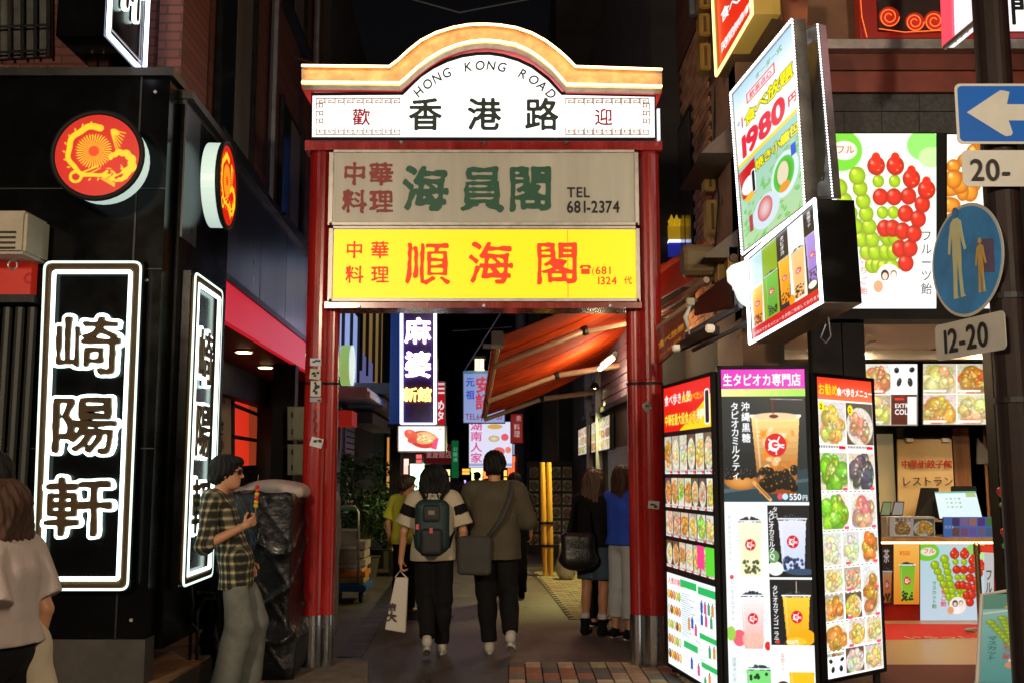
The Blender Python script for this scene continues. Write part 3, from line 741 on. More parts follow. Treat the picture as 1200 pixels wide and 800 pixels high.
# block A (front with the big neon sign)
mb = MB(); mb.span((-6.5, 7.0, .50), (XA, 7.20, 4.36)); build(mb, 'front_cladding', blackpaint, rest)
mb = MB(); mb.span((-6.5, 7.02, 0), (XA-.01, 7.2, .50)); build(mb, 'plinth', mat('plinth_stone', (.055, .048, .04), .5, var=.3, vs=4, bump=.1), rest)
seam = blackmatte
for x in (-4.05, -2.62):
    mb = MB(); mb.span((x-.006, 6.992, .5), (x+.006, 7.0, 4.36)); build(mb, 'panel_joint', darkmetal, rest)
mb = MB(); mb.span((-6.5, 6.96, 4.36), (XA+.03, 7.24, 4.42)); build(mb, 'coping', darkmetal, rest)
for z in (1.75, 2.98, 3.55):
    mb = MB(); mb.span((-6.5, 6.993, z-.004), (XA, 6.999, z+.004)); build(mb, 'panel_joint', darkmetal, rest)
for x, z in ((-2.52, .62), (-2.52, 2.9), (-2.52, 4.25), (-4.0, 4.25), (-4.0, 2.9)):
    mb = MB(); mb.lathe((x, 6.99, z), [(.012, 0), (.012, .01)], 10, 'y'); build(mb, 'screw', alu, rest)
# block B
mb = MB(); mb.span((-4.4, 7.204, .40), (XW-.01, 8.45, 4.24))
build(mb, 'side_cladding', blackpaint, rest)
mb = MB(); mb.span((-4.4, 7.21, 0), (-3.0, 8.4, .40)); build(mb, 'recessed_base', blackmatte, rest)
# long upper band: metal panels as pieces
bandm = mat('band_panel', (.055, .055, .062), .3, .5, var=.4, vs=2, bump=.05, streak=True)
ang = math.atan(K)
for i_ in range(8):
    y0 = 7.22+i_*1.36; y1 = y0+1.345; xa, xb = wl(XW+.005, y0), wl(XW+.005, y1)
    mb = MB(); mb.slab([(xa, y0, 3.26), (xb, y1, 3.26), (xb, y1, 4.28), (xa, y0, 4.28)][::1], -.05) if False else mb.hexa([(xa-.06, y0, 3.26), (xa, y0, 3.26), (xb, y1, 3.26), (xb-.06, y1, 3.26), (xa-.06, y0, 4.28), (xa, y0, 4.28), (xb, y1, 4.28), (xb-.06, y1, 4.28)])
    build(mb, 'band_panel', bandm, rest)
def lbar(name, y0, y1, z0, z1, o0, o1, m, par=None):
    """bar along the left wall line; o0..o1 offset out from it"""
    mb = MB(); xa, xb = wl(XW, y0), wl(XW, y1)
    mb.hexa([(xa+o0, y0, z0), (xa+o1, y0, z0), (xb+o1, y1, z0), (xb+o0, y1, z0), (xa+o0, y0, z1), (xa+o1, y0, z1), (xb+o1, y1, z1), (xb+o0, y1, z1)])
    return build(mb, name, m, par or rest)
lbar('band_cap', 7.20, 18, 4.28, 4.34, -.2, .05, darkmetal)
lbar('band_sill', 8.45, 18, 3.20, 3.258, -.1, .02, darkmetal)
redfas = mat('red_fascia', (.45, .012, .02), .45, emit=(.72, .012, .03), es=.65)
lbar('red_fascia', 8.45, 15.4, 2.86, 3.198, -.06, .0, redfas)
lbar('soffit', 8.45, 15.4, 2.87, 2.90, -1.7, -.065, mat('soffit_red', (.30, .03, .02), .5, var=.15))
lbar('upper_wall', 8.46, 18, 2.92, 4.27, -1.7, -.12, darkwall)
lbar('lintel', 8.45, 15.6, 2.5, 2.868, -1.02, -.78, blackmatte)
lbar('inner_wall', 8.45, 15.6, .2, 2.868, -1.7, -1.0, blackmatte)
mb = MB(); mb.span((-4.6, 15.6, .0), (wl(XW, 15.6)-.02, 15.8, 3.1)); build(mb, 'return_wall', blackmatte, rest)
for px, py in ((286, 411), (311, 429)):
    d = ray(px, py); s_ = (2.867-EYE)/d[2]; c = (d[0]*s_, d[1]*s_, 2.867)
    mb = MB(); mb.lathe((c[0], c[1], 2.852), [(.105, 0), (.105, .016), (.082, .016)], 24); f_ = build(mb, 'downlight', white, rest)
    mb = MB(); mb.lathe((c[0], c[1], 2.845), [(.08, 0), (.08, .006)], 24); build(mb, 'lamp', glow('downlight_glow', hx('ffd9a0'), 14), f_)
# shop windows in the recess
RP, RQ = (XW-.98, 8.0), (XW-.98+K*10, 18.0)
def WR(px, py): return PL(px, py, RP, RQ)
def slabq(name, q, th, m, par, lift=0.):
    q = [Vector(x) for x in q]; n = (q[1]-q[0]).cross(q[3]-q[0]).normalized(); q = [x+n*lift for x in q]
    mb = MB(); mb.slab(q, th); return build(mb, name, m, par)
def bil(q, u, v):
    q = [Vector(x) for x in q]; return q[0]*(1-u)*(1-v)+q[1]*u*(1-v)+q[2]*u*v+q[3]*(1-u)*v
def sub(q, u0, v0, u1, v1): return [bil(q, u0, v0), bil(q, u1, v0), bil(q, u1, v1), bil(q, u0, v1)]
cp = [WR(247, 575), WR(268, 568), WR(268, 437), WR(247, 427)]
pn = slabq('menu_banner', cp, .03, mat('banner_cloth', hx('c8b48c'), .7, var=.1), rest, .03)
pn['label'] = 'cream banner with red and black calligraphy'
pq = [Vector(x) for x in cp]; uxr = (pq[1]-pq[0]).normalized()
lettering('餃', bil(cp, .22, .72)+Vector((.035, 0, 0)), uxr, (0, 0, 1), .34, mat('ink_red', hx('b01812'), .6), pn, bold=.03, brush=.05, name='character')
lettering('さ小', bil(cp, .3, .45)+Vector((.035, 0, 0)), uxr, (0, 0, 1), .2, mat('ink_black', (.01, .01, .01), .6), pn, bold=.02, brush=.05, vertical=True, name='character')
wq = [WR(272, 548), WR(302, 546), WR(302, 455), WR(272, 436)]
wn = slabq('window', wq, .04, blackmatte, rest, .0)
redl = glow('window_red_glow', (.80, .035, .012), .75)
for r_ in range(3):
    v0 = r_/3+.02; v1 = (r_+1)/3-.025
    slabq('pane', sub(wq, .10, v0, .60, v1), .01, redl, wn, .008); slabq('pane', sub(wq, .62, v0, .95, v1), .01, glow('window_amber_glow', (.45, .06, .02), .5), wn, .008)
for v in (0., 1/3, 2/3, .985): slabq('glazing_bar', sub(wq, 0, v-.0, 1, v+.018), .03, darkmetal, wn, .02)
# electric cabinets
for i_, (y0, y1) in enumerate(((476, 515), (520, 556))):
    q = [A(337, y1, 11.9), A(356, y1, 11.9), A(356, y0, 11.9), A(337, y0, 11.9)]
    ec = thing('electric_cabinet', 'pale green electric cabinet, %s of the two beside the red post' % ('upper', 'lower')[i_], 'cabinet', q[0], 'electric cabinets')
    slabq('cabinet_body', q, .18, mat('cabinet_green', hx('8f957f'), .5, var=.12), ec); slabq('door', sub(q, .35, .04, .97, .96), .012, mat('cabinet_door', hx('9aa088'), .5, var=.1), ec, .014)
    for v in (.25, .75): slabq('hinge', sub(q, .28, v-.08, .36, v+.08), .012, steel, ec, .022)
mb = MB(); mb.span((-2.82, 12.12, 0), (-2.56, 12.3, 2.86)); build(mb, 'end_wall', blackmatte, rest)

# upper brick storeys with windows (side wall along the alley and front return)
brickm = bpy.data.materials.new('brick_far'); brickm.use_nodes = True
def brickmat(m, c1, c2, mo, sc=1., rot=None):
    n = m.node_tree.nodes; l = m.node_tree.links; b = n['Principled BSDF']; tc = n.new('ShaderNodeTexCoord'); mp = n.new('ShaderNodeMapping')
    if rot: mp.inputs['Rotation'].default_value = rot
    br = n.new('ShaderNodeTexBrick'); br.inputs['Color1'].default_value = (*c1, 1); br.inputs['Color2'].default_value = (*c2, 1); br.inputs['Mortar'].default_value = (*mo, 1)
    br.inputs['Scale'].default_value = sc; br.inputs['Brick Width'].default_value = .22; br.inputs['Row Height'].default_value = .07; br.inputs['Mortar Size'].default_value = .008
    l.new(tc.outputs['Object'], mp.inputs[0]); l.new(mp.outputs[0], br.inputs[0]); l.new(br.outputs[0], b.inputs['Base Color'])
    bp = n.new('ShaderNodeBump'); bp.inputs['Strength'].default_value = .6; bp.inputs['Distance'].default_value = .01; bp.invert = True
    l.new(br.outputs['Fac'], bp.inputs['Height']); l.new(bp.outputs[0], b.inputs['Normal']); b.inputs['Roughness'].default_value = .75
brickmat(brickm, (.13, .038, .022), (.10, .028, .018), (.045, .02, .015), 1., (R(90), 0, R(90)))
brickf = bpy.data.materials.new('brick_front'); brickf.use_nodes = True
brickmat(brickf, (.16, .045, .03), (.12, .032, .022), (.06, .025, .018), 1., (R(90), 0, 0))
ub = thing('brick_storeys', 'dark red brick upper storeys over the black corner restaurant, tall windows', 'building', (-3.5, 9, 4.2))
lbar('side_wall', 8.4, 17.9, 4.34, 12, -1.7, -.15, brickm, ub)
mb = MB(); mb.span((-9, 7.9, 4.42), (-2.95, 8.1, 12)); build(mb, 'front_wall', brickf, ub)
mb = MB(); mb.span((-2.93, 7.55, 4.20), (-2.72, 8.1, 12)); build(mb, 'pilaster', brickf, ub)
mb = MB(); mb.span((-2.68, 7.45, 4.20), (-2.50, 8.1, 12)); build(mb, 'pilaster', brickf, ub)
def lwin(y0, y1, z0, z1):
    f_ = lbar('window', y0, y1, z0, z1, -.16, -.13, blackmatte, ub)
    wd = (y1-y0)
    for a_, b_ in ((.06, .46), (.50, .94)):
        xa, xb = wl(XW, y0+wd*a_)-.125, wl(XW, y0+wd*b_)-.125
        mb = MB(); mb.hexa([(xa-.01, y0+wd*a_, z0+.06), (xa, y0+wd*a_, z0+.06), (xb, y0+wd*b_, z0+.06), (xb-.01, y0+wd*b_, z0+.06), (xa-.01, y0+wd*a_, z1-.06), (xa, y0+wd*a_, z1-.06), (xb, y0+wd*b_, z1-.06), (xb-.01, y0+wd*b_, z1-.06)])
        build(mb, 'pane', glassdark if a_ < .3 else mat('curtained_glass', (.16, .14, .12), .35, var=.3, vs=3, bump=0., streak=True), f_)
    for a_ in (y0-.02, y1-.03): lbar('window_frame', a_, a_+.05, z0, z1, -.13, -.09, darkmetal, f_)
    lbar('sill', y0-.05, y1+.05, z0-.06, z0, -.15, -.03, darkmetal, f_)
for y0, y1, z0, z1 in ((8.5, 9.9, 4.5, 6.6), (11.4, 12.8, 4.5, 5.9), (14.2, 15.5, 4.5, 5.8), (11.4, 12.8, 7, 8.9), (8.5, 9.9, 7.6, 9.4)): lwin(y0, y1, z0, z1)
# window grille and tiled eave, upper left
gr_ = thing('window_grille', 'dark barred window grille above the black restaurant front', 'window grille', A(30, 70, 7.8))
q = [A(-60, 72, 7.85), A(60, 66, 7.85), A(60, -60, 7.85), A(-60, -60, 7.85)]
slabq('pane', q, .03, mat('grille_glass', (.10, .10, .09), .3, var=.3), gr_)
for i_ in range(9):
    mb = MB(); a_, b_ = bil(q, i_/8, -.03), bil(q, i_/8, 1.03); o_ = Vector((0, -.06, 0)); mb.tube([a_+o_, b_+o_], .012, 6); build(mb, 'bar', darkmetal, gr_)
for v in (.02, .25, .6):
    mb = MB(); mb.tube([bil(q, 0, v)+Vector((0, -.075, 0)), bil(q, 1, v)+Vector((0, -.075, 0))], .01, 6); build(mb, 'rail', darkmetal, gr_)
ev = thing('tiled_eave', 'narrow eave of small pinkish roof tiles under the window grille', 'eave', A(40, 112, 7.4))
rt = MB(); rt.lathe((0, 0, 0), [(.038, -.17), (.044, .17)], 8, 'y'); rme = rawmesh('roof_tile', rt, mat('roof_tile_pink', (.26, .11, .085), .6, var=.4, vs=9, bump=.2))
e0 = A(-30, 112, 7.3)
for i_ in range(13):
    for r_ in range(2): piece('roof_tile', rme, (e0.x+.085*i_, 7.28+r_*.3, 4.44+r_*.13), 0, ev)
mb = MB(); mb.span((e0.x-.1, 7.2, 4.36), (e0.x+1.15, 7.8, 4.42)); build(mb, 'eave_board', blackmatte, ev)
# air conditioner, red soffit, curtains, left of the pillar
bx = MB(); a_, b_ = A(-40, 300, 6.7), A(38, 250, 6.7); bx.span((a_.x, 6.62, a_.z), (b_.x, 6.98, b_.z)); ac = thing('air_conditioner', 'white air conditioner hung beside the round dragon sign', 'air conditioner', (a_.x, 6.8, a_.z))
build(bx, 'casing', mat('ac_white', hx('a9a08c'), .5, var=.15), ac, bevel=.02)
for i_ in range(4):
    mb = MB(); z = a_.z+.03+i_*.035; mb.span((a_.x, 6.61, z), (b_.x-.06, 6.622, z+.012)); build(mb, 'louvre', darkmetal, ac)
mb = MB(); h0 = A(15, 302, 6.66); mb.tube([h0+Vector((.03*math.cos(t), 0, -.03+.03*math.sin(t)-.02)) for t in np.linspace(0, 6.28, 14)], .006, 6); build(mb, 'hose_loop', alu, ac)
en = thing('shuttered_bay', 'dark shuttered doorway with red lit head beneath the air conditioner', 'doorway', A(10, 500, 6.9))
a_, b_ = A(-50, 345, 6.9), A(38, 300, 6.9); mb = MB(); mb.span((a_.x-.6, 6.9, a_.z), (b_.x, 6.99, b_.z)); build(mb, 'head_panel', mat('head_red', (.35, .02, .01), .5, emit=(.5, .02, .01), es=.35), en)
a_, b_ = A(-50, 349, 6.85), A(39, 345, 6.85); mb = MB(); mb.span((a_.x-.6, 6.85, a_.z-.03), (b_.x, 6.99, b_.z)); build(mb, 'ledge', darkmetal, en)
z1 = a_.z-.05; x1 = A(44, 400, 6.95).x
for i_ in range(9):
    mb = MB(); mb.lathe((x1-.05-.085*i_, 6.96, .02), [(.032, 0), (.032, z1-.02)], 8); build(mb, 'shutter_fold', mat('curtain_dark', (.025, .026, .022), .5, var=.4, streak=True), en)

# ---- neon sign boxes
tubew = glow('neon_white', hx('dcf6ee'), 3.2); tubeg = glow('neon_edge', hx('cfe8da'), 1.6)
channel = mat('channel_brown', (.075, .045, .018), .5, spec=.2, var=.3)
def rrect(q, u0, v0, u1, v1, rad, off):
    """closed rounded loop on quad q"""
    c = sub(q, u0, v0, u1, v1); out = []
    q_ = [Vector(x) for x in q]; n = (q_[1]-q_[0]).cross(q_[3]-q_[0]).normalized()
    for i in range(4):
        p = c[i]; a = (c[i-1]-p).normalized()*rad; b = (c[(i+1) % 4]-p).normalized()*rad
        for t in (0, .25, .5, .75, 1): out.append(p+a*(1-t)**2+b*t*t+n*off)
    return out
def neon_sign(label, q, depth, nm='neon_sign', chars='崎陽軒', hs=1.0, layout=None, em=None):
    q = [Vector(x) for x in q]; t = thing(nm, label, 'neon sign', (q[0]+q[1])/2)
    slabq('sign_box', q, depth, blackpaint, t, .0)
    W_ = (q[1]-q[0]).length; H_ = (q[3]-q[0]).length
    mb = MB(); mb.tube(rrect(q, .015, .006, .985, .994, .05, .03), .0085, 8, closed=True); build(mb, 'outer_tube', tubeg, t, smooth=True)
    mb = MB(); rw = .028
    mb.tube(rrect(q, .058, .019, .942, .981, .03, .012), .030, 6, closed=True); build(mb, 'frame_channel', channel, t, smooth=True)
    mb = MB(); mb.tube(rrect(q, .115, .037, .885, .963, .015, .03), .0145, 8, closed=True); build(mb, 'inner_tube', tubew, t, smooth=True)
    ux = (q[1]-q[0]).normalized(); uy = (q[3]-q[0]).normalized()
    for ch, (u, v) in zip(chars, layout):
        o_ = bil(q, u, v); e = em*H_
        lettering(ch, o_-ux*e*hs*.03, ux, uy, e, channel, t, 'character', bold=.010, depth=.05, lift=.002, hs=hs, brush=.03)
        lettering(ch, o_-ux*e*hs*.03, ux, uy, e, tubew, t, 'neon_outline', bold=.044, band=.021, depth=.03, lift=.012, hs=hs, brush=.03)
    return t
YS = 6.93
q = [A(38, 692, YS), A(153, 692, YS), A(169, 306, YS), A(53, 306, YS)]
neon_sign('big vertical neon sign with white outlined characters on the black front facing the street', q, .10, layout=[(.155, .665), (.145, .425), (.12, .178)], em=.186, hs=1.14)
def side(px, py, off=.0): return PL(px, py, (LP[0]+off, LP[1]), (LQ[0]+off, LQ[1]))
y0_, y1_ = 7.30, 8.12
def sp(y, z, off=.06): return Vector((wl(XW, y)+off, y, z))
zt = 3.03; zb = .79
q = [sp(y0_, zb), sp(y1_, zb), sp(y1_, zt), sp(y0_, zt)]
neon_sign('narrow vertical neon sign on the side wall behind the man in the checked shirt', q, .08, layout=[(.15, .665), (.14, .425), (.13, .178)], em=.186, hs=1.0)
# upper projecting neon box
nb = thing('projecting_neon_box', 'black projecting sign box with white neon edge above the round dragon sign', 'neon sign', (-2.6, 6.9, 4.4))
xr = -2.72; mb = MB(); mb.span((xr-.32, 6.55, 4.47), (xr, 7.28, 6.4)); build(mb, 'box', blackpaint, nb)
q = [(xr, 6.55, 4.47), (xr, 7.28, 4.47), (xr, 7.28, 6.4), (xr, 6.55, 6.4)]
mb = MB(); mb.tube(rrect(q, .03, .01, .97, .99, .02, .02), .016, 8, closed=True); build(mb, 'edge_tube', glow('neon_blue_white', hx('d8e4ff'), 4.5), nb, smooth=True)
mb = MB(); mb.tube(rrect(q, .12, .045, .88, .955, .02, .01), .007, 6, closed=True); build(mb, 'inner_edge', alu, nb)
lettering('軒', bil(q, .2, .19), (0, 1, 0), (0, 0, 1), .52, channel, nb, 'character', bold=.022, depth=.04, brush=.03, hs=.85)
lettering('軒', bil(q, .2, .19), (0, 1, 0), (0, 0, 1), .52, tubew, nb, 'neon_outline', bold=.046, band=.013, depth=.03, lift=.012, brush=.03, hs=.85)
for x in (-.18, -.1):
    mb = MB(); mb.lathe((xr+x, 6.8, 4.455), [(.008, 0), (.008, .015)], 8); build(mb, 'bolt', steel, nb)

# ---- round dragon signs
def dragon():
    s = 150; im = Img(s, s, (.80, .07, .02)); c = s/2; Yl = (1., .80, .10)
    im.put(np.clip(1-np.hypot(im.x-c+2, im.y-c-2)/62, 0, 1)*.5, (.95, .2, .03))
    cx, cy = c-6, c-7; d = np.hypot(im.x-cx, im.y-cy); a = np.arctan2(im.y-cy, im.x-cx)
    im.put(((d < 27+4*np.abs(np.sin(a*18))) & (d > 9)) * np.clip(.5+1.6*np.sin(a*36), 0, 1), Yl)
    im.put(np.clip((20-d)/9, 0, 1)*.75, (1, .62, .08)); im.ell(cx, cy, 9, 9, (.95, .25, .04))
    # body: a tapering arc with scalloped back, claws, mane and tail
    def arc(r0, t0, t1, w0, w1, c2=(0, 0), n=60):
        for i in range(n):
            f = i/(n-1); t = t0+(t1-t0)*f; r = r0+1.5*math.sin(f*30); x, y = cx+c2[0]+r*math.cos(t), cy+c2[1]+r*math.sin(t)
            im.ell(x, y, w0+(w1-w0)*f, w0+(w1-w0)*f, Yl)
    arc(43, -5.3, -1.35, 3.0, 6.0)
    for i in range(13):
        t = -5.2+i*.29; x, y = cx+50*math.cos(t), cy+50*math.sin(t); im.ell(x, y, 3.2, 1.4, Yl, rot=t+.6)
    arc(20, -2.6, .6, 4, 7, (46, 22)); arc(15, .2, 2.3, 7, 5, (42, 32))
    for k in range(26):
        r = random.Random(k); x, y = cx+28+r.uniform(-12, 22), cy+36+r.uniform(-9, 14); im.ell(x, y, r.uniform(2, 6), r.uniform(1, 2.4), Yl if k % 4 else (.8, .1, .02), rot=r.uniform(-1, 1))
    for k in range(7): im.line(cx+28, cy-38+k, cx+52-k*2, cy-32+k*6, 1.8, Yl)
    im.ell(cx+34, cy-34, 8, 5, Yl, rot=.5)
    im.ring(cx-28, cy+45, 9, 5, Yl); im.line(cx-22, cy+40, cx+8, cy+26, 3, Yl); im.line(cx-18, cy+46, cx+12, cy+30, 2, Yl)
    for k in range(5): im.line(cx+26-k*3, cy+48, cx+38, cy+56+k*1.5, 1.3, Yl)
    return im, np.hypot(im.x-c, im.y-c) < c-1
dim, dmask = dragon()
def round_sign(label, c, ux, rad, depth):
    ux = Vector(ux).normalized(); n = ux.cross(Vector((0, 0, 1))); c = Vector(c); t = thing('round_sign', label, 'sign', c-Vector((0, 0, rad)), 'round dragon signs')
    def ringpts(r, off): return [c+n*off+ux*r*math.cos(a)+Vector((0, 0, 1))*r*math.sin(a) for a in np.linspace(0, 2*math.pi, 41)[:-1]]
    N = 40; P = ringpts(rad, -depth)+ringpts(rad*1.0, 0); mb = MB(); mb.add(P, [tuple(range(N))[::-1], tuple(range(N, 2*N))]+[(i, (i+1) % N, N+(i+1) % N, N+i) for i in range(N)])
    build(mb, 'lit_rim', glow('rim_glow', hx('b9cfc6'), .95), t)
    mb = MB(); mb.tube(ringpts(rad, .012), .020, 8, closed=True); build(mb, 'black_band', blackmatte, t, smooth=True)
    r = rad*.985; q = [c+ux*a*r+Vector((0, 0, 1))*b*r+n*.012 for a, b in ((-1, -1), (1, -1), (1, 1), (-1, 1))]
    pic(dim, q, 'dragon_face', t, es=1.15, mask=dmask, lift=.006)
c = A(115, 183, 6.72); round_sign('round red sign with golden dragon and sun, facing the street', c, (1, 0.03, 0), 53.5*6.72/1207, .15)
c = A(261, 218, 7.62); c.x = XW+.19; round_sign('round red dragon sign seen nearly edge-on, on the side wall of the restaurant', c, (-.06, 1, 0), .32, .11)

# ================================================================== THE GATE
YG = 8.8; YF = 8.62
gate = thing('street_gate', 'red steel gate with lit arched name board spanning the alley mouth', 'gate', (-.22, YG, 0))
for cx_, ix in ((369, 386), (764, 745)):
    for k, (px, r) in enumerate(((cx_, .105), (ix, .062))):
        x = A(px, 560, YG).x
        z1 = A(600, 163, YG).z
        mb = MB(); mb.lathe((x, YG, .42), [(r, 0), (r, 1.93), (r-.004, 1.935), (r-.004, 1.95), (r, 1.955), (r, z1-.42)], 28); po = build(mb, 'post', redpaint, gate, smooth=False)
        mb = MB(); mb.lathe((x, YG, 0), [(r+.006, 0), (r+.006, .34), (r+.004, .42)], 28); build(mb, 'steel_sleeve', steel, po)
        mb = MB(); mb.lathe((x, YG, 2.33), [(r+.006, 0), (r+.006, .022)], 28); build(mb, 'band', blackmatte, po)
# beams
def gspan(name, x0, x1, y0, y1, yf, yb, m, par=None, bev=0.):
    a, b = A(x0, y1, yf), A(x1, y0, yf); mb = MB(); mb.span((a.x, yf, a.z), (b.x, yb, b.z)); return build(mb, name, m, par or gate, bevel=bev)
gspan('beam', 357, 776, 164.5, 176, 8.66, 8.95, redpaint)
gspan('beam', 380, 752, 353.5, 361, 8.64, 8.95, redpaint)
gspan('back_panel', 388, 747, 176, 353, 8.82, 8.86, darkmetal)
# arched cornice
outer = [(35, 197), (120, 198), (215, 199), (303, 200), (330, 180), (360, 152), (400, 120), (447, 96), (500, 80), (545, 72), (590, 70), (640, 73), (690, 81), (738, 97), (782, 121), (820, 150), (850, 177), (872, 200), (960, 203), (1050, 206), (1137, 209)]
inner = [(35, 257), (120, 257), (215, 258), (335, 259), (358, 240), (388, 212), (425, 184), (465, 160), (510, 142), (552, 132), (598, 128), (642, 132), (690, 141), (730, 159), (765, 183), (800, 212), (825, 240), (845, 263), (960, 265), (1050, 267), (1137, 269)]
def cv(p, Y): return A(340+p[0]/2.609, p[1]/2.609, Y)
def ribbon(name, up, lo, yf, yb, m, par):
    n = len(up); mb = MB(); P = [cv(p, yf) for p in up]+[cv(p, yf) for p in lo]
    V = [(p.x, yf, p.z) for p in P]+[(p.x, yb, p.z) for p in P]; F = []
    for i in range(n-1):
        F += [(i, i+1, n+i+1, n+i), (2*n+i+1, 2*n+i, 3*n+i, 3*n+i+1), (i+1, i, 2*n+i, 2*n+i+1), (n+i, n+i+1, 3*n+i+1, 3*n+i)]
    F += [(0, n, 3*n, 2*n), (2*n-1, n-1, 3*n-1, 4*n-1)]
    mb.add(V, F); return build(mb, name, m, par)
gold = mat('cornice_gold', (.66, .46, .27), .45, var=.4, vs=7, bump=.12)
ribbon('cornice', [(a, b+5) for a, b in outer], [(a, b-3) for a, b in inner], 8.50, 9.0, gold, gate)
ribbon('cornice_lip', outer, [(a, b+6) for a, b in outer], 8.44, 9.02, gold, gate)
ribbon('cornice_lip', [(a, b-3) for a, b in inner], [(a, b+4) for a, b in inner], 8.44, 8.55, gold, gate)
ribbon('red_trim', [(a, b+4) for a, b in inner], [(a, b+13) for a, b in inner], 8.52, 8.98, glow('trim_red', (.55, .02, .012), .35), gate)
warm = glow('tube_warm', hx('ffc27a'), 9.)
for nm, crv, dy in (('light_tube', outer, 4), ('light_tube', inner, -5)):
    pts = []
    for i in range(len(crv)-1):
        for t in (0, .5): pts.append(((crv[i][0]*(1-t)+crv[i+1][0]*t), (crv[i][1]*(1-t)+crv[i+1][1]*t)+dy))
    pts.append((crv[-1][0], crv[-1][1]+dy)); mb = MB(); mb.tube([cv(p, 8.42) for p in pts], .011, 8); build(mb, nm, warm, gate, smooth=True)
# lit name board: straight panel and dome
nbd = thing('name_board', 'white lit HONG KONG ROAD name board with arched top on the red gate', 'sign', A(567, 164, YF))
whiteg = glow('board_white', hx('e8f4fa'), 1.35)
gm_ = MB(); top_ = [(345, 287), (372, 258), (400, 232), (438, 207), (480, 187), (524, 173), (570, 166), (610, 165), (650, 171), (698, 185), (740, 205), (790, 243), (830, 287)]
P = [A(365.5, 163, YF), A(767.5, 163.5, YF), A(767.5, 112.5, YF)]+[cv(p, YF) for p in top_[::-1]]+[A(365.5, 111, YF)]
n = len(P); gm_.add([(p.x, YF, p.z) for p in P]+[(p.x, 8.9, p.z) for p in P], [tuple(range(n)), tuple(range(n, 2*n))[::-1]]+[(i, (i+1) % n, n+(i+1) % n, n+i) for i in range(n)])
build(gm_, 'light_box', whiteg, nbd)
mb = MB(); mb.tube([(p.x, YF-.0, p.z) for p in P], .016, 6, closed=True); build(mb, 'edge_frame', blackmatte, nbd)
XR, ZU = (1, 0, 0), (0, 0, 1)
ink = mat('ink_dark', (.012, .03, .025), .5, var=.1, bump=0); inkr = mat('ink_crimson', (.45, .015, .04), .5, var=.1, bump=0)
def put(t, x, y, w_, m, par, Y=YF, name='character', **k):
    """character(s) whose em box starts at pixel x, baseline y, em w_ pixels wide"""
    o_ = A(x, y, Y); em = w_*Y/1207*1.0; return lettering(t, o_, XR, ZU, em, m, par, name, **k)
for ch, x in (('香', 478), ('港', 547), ('路', 614.5)): put(ch, x, 149.5, 43, ink, nbd, bold=.022, hs=.98)
for ch, x in (('歡', 412.5), ('迎', 696.5)): put(ch, x, 145.5, 22.5, inkr, nbd, bold=.016, brush=.02)
word = 'HONG KONG ROAD'; ccx, ccy, rr = 592/2.609+340, 487/2.609, 272/2.609
a0, a1 = R(-44.5), R(45.5)
for i_, ch in enumerate(word):
    if ch == ' ': continue
    t = a0+(a1-a0)*i_/(len(word)-1); px, py = ccx+rr*math.sin(t), ccy-rr*math.cos(t); o_ = A(px, py, YF); ux = Vector((math.cos(t), 0, -math.sin(t))); uy = Vector((math.sin(t), 0, math.cos(t)))
    e = 16.5*YF/1207; lettering(ch, o_-ux*e*.33, ux, uy, e, ink, nbd, 'letter', bold=.016, hs=.92, slant=.12)
# greek key border
tan = mat('key_tan', hx('c9a888'), .6, var=.1, bump=0)
kb = MB()
def kline(pts, wd=1.1):
    for (x0, y0), (x1, y1) in zip(pts, pts[1:]):
        a, b = A(min(x0, x1)-wd/2, max(y0, y1)+wd/2, YF), A(max(x0, x1)+wd/2, min(y0, y1)-wd/2, YF); kb.span((a.x, YF-.006, a.z), (b.x, YF-.002, b.z))
def key(x, y, fx, fy, w_=9.5, h=7): kline([(x, y), (x, y+fy*h), (x+fx*w_, y+fy*h), (x+fx*w_, y+fy*2), (x+fx*3.4, y+fy*2), (x+fx*3.4, y+fy*4.4), (x+fx*(w_-3), y+fy*4.4)])
for s0, s1 in ((371, 470), (663, 761)):
    nkey = 9
    for i_ in range(nkey):
        x = s0+(s1-s0)*i_/nkey; key(x, 123, 1, -1); key(x, 151, 1, 1)
for xk, fx in ((371, 1), (761, -1)):
    for y in (128, 137, 146): key(xk, y, fx, -1, 7, 6)
build(kb, 'greek_key_border', tan, nbd)
stn = mat('stain_yellow', (.30, .22, .06), .7)
# sign 2: unlit grey board
def board(name, label, x0, x1, y0, y1, Y, face, fr=2.5):
    t = thing(name, label, 'sign', A((x0+x1)/2, y1, Y)); a, b = A(x0, y1, Y), A(x1, y0, Y)
    mb = MB(); mb.span((a.x, Y, a.z), (b.x, Y+.16, b.z)); build(mb, 'casing', alu, t, bevel=.006)
    a, b = A(x0+fr, y1-fr, Y), A(x1-fr, y0+fr, Y); mb = MB(); mb.span((a.x, Y-.004, a.z), (b.x, Y+.05, b.z)); build(mb, 'face', face, t)
    for (p0, p1) in (((x0, y0), (x1, y0)), ((x0, y1), (x1, y1)), ((x0, y0), (x0, y1)), ((x1, y0), (x1, y1))):
        a, b = A(*p0, Y), A(*p1, Y); mb = MB(); mb.span((min(a.x, b.x)-.011, Y-.018, min(a.z, b.z)-.011), (max(a.x, b.x)+.011, Y+.0, max(a.z, b.z)+.011)); build(mb, 'frame', alu, t)
    return t
YB = 8.63
s2 = board('shop_sign', 'unlit grey sign board with green characters 海員閣 and TEL 681-2374', 388, 746, 178, 263, YB, mat('face_grey', (.55, .54, .46), .35, var=.16, vs=3, bump=.02, streak=True))
green = mat('ink_green', (.003, .10, .05), .45, var=.15, bump=0); maroon = mat('ink_maroon', (.30, .04, .035), .5, var=.2, bump=0); blk = mat('ink_black', (.01, .01, .01), .6)
Yc = YB-.004
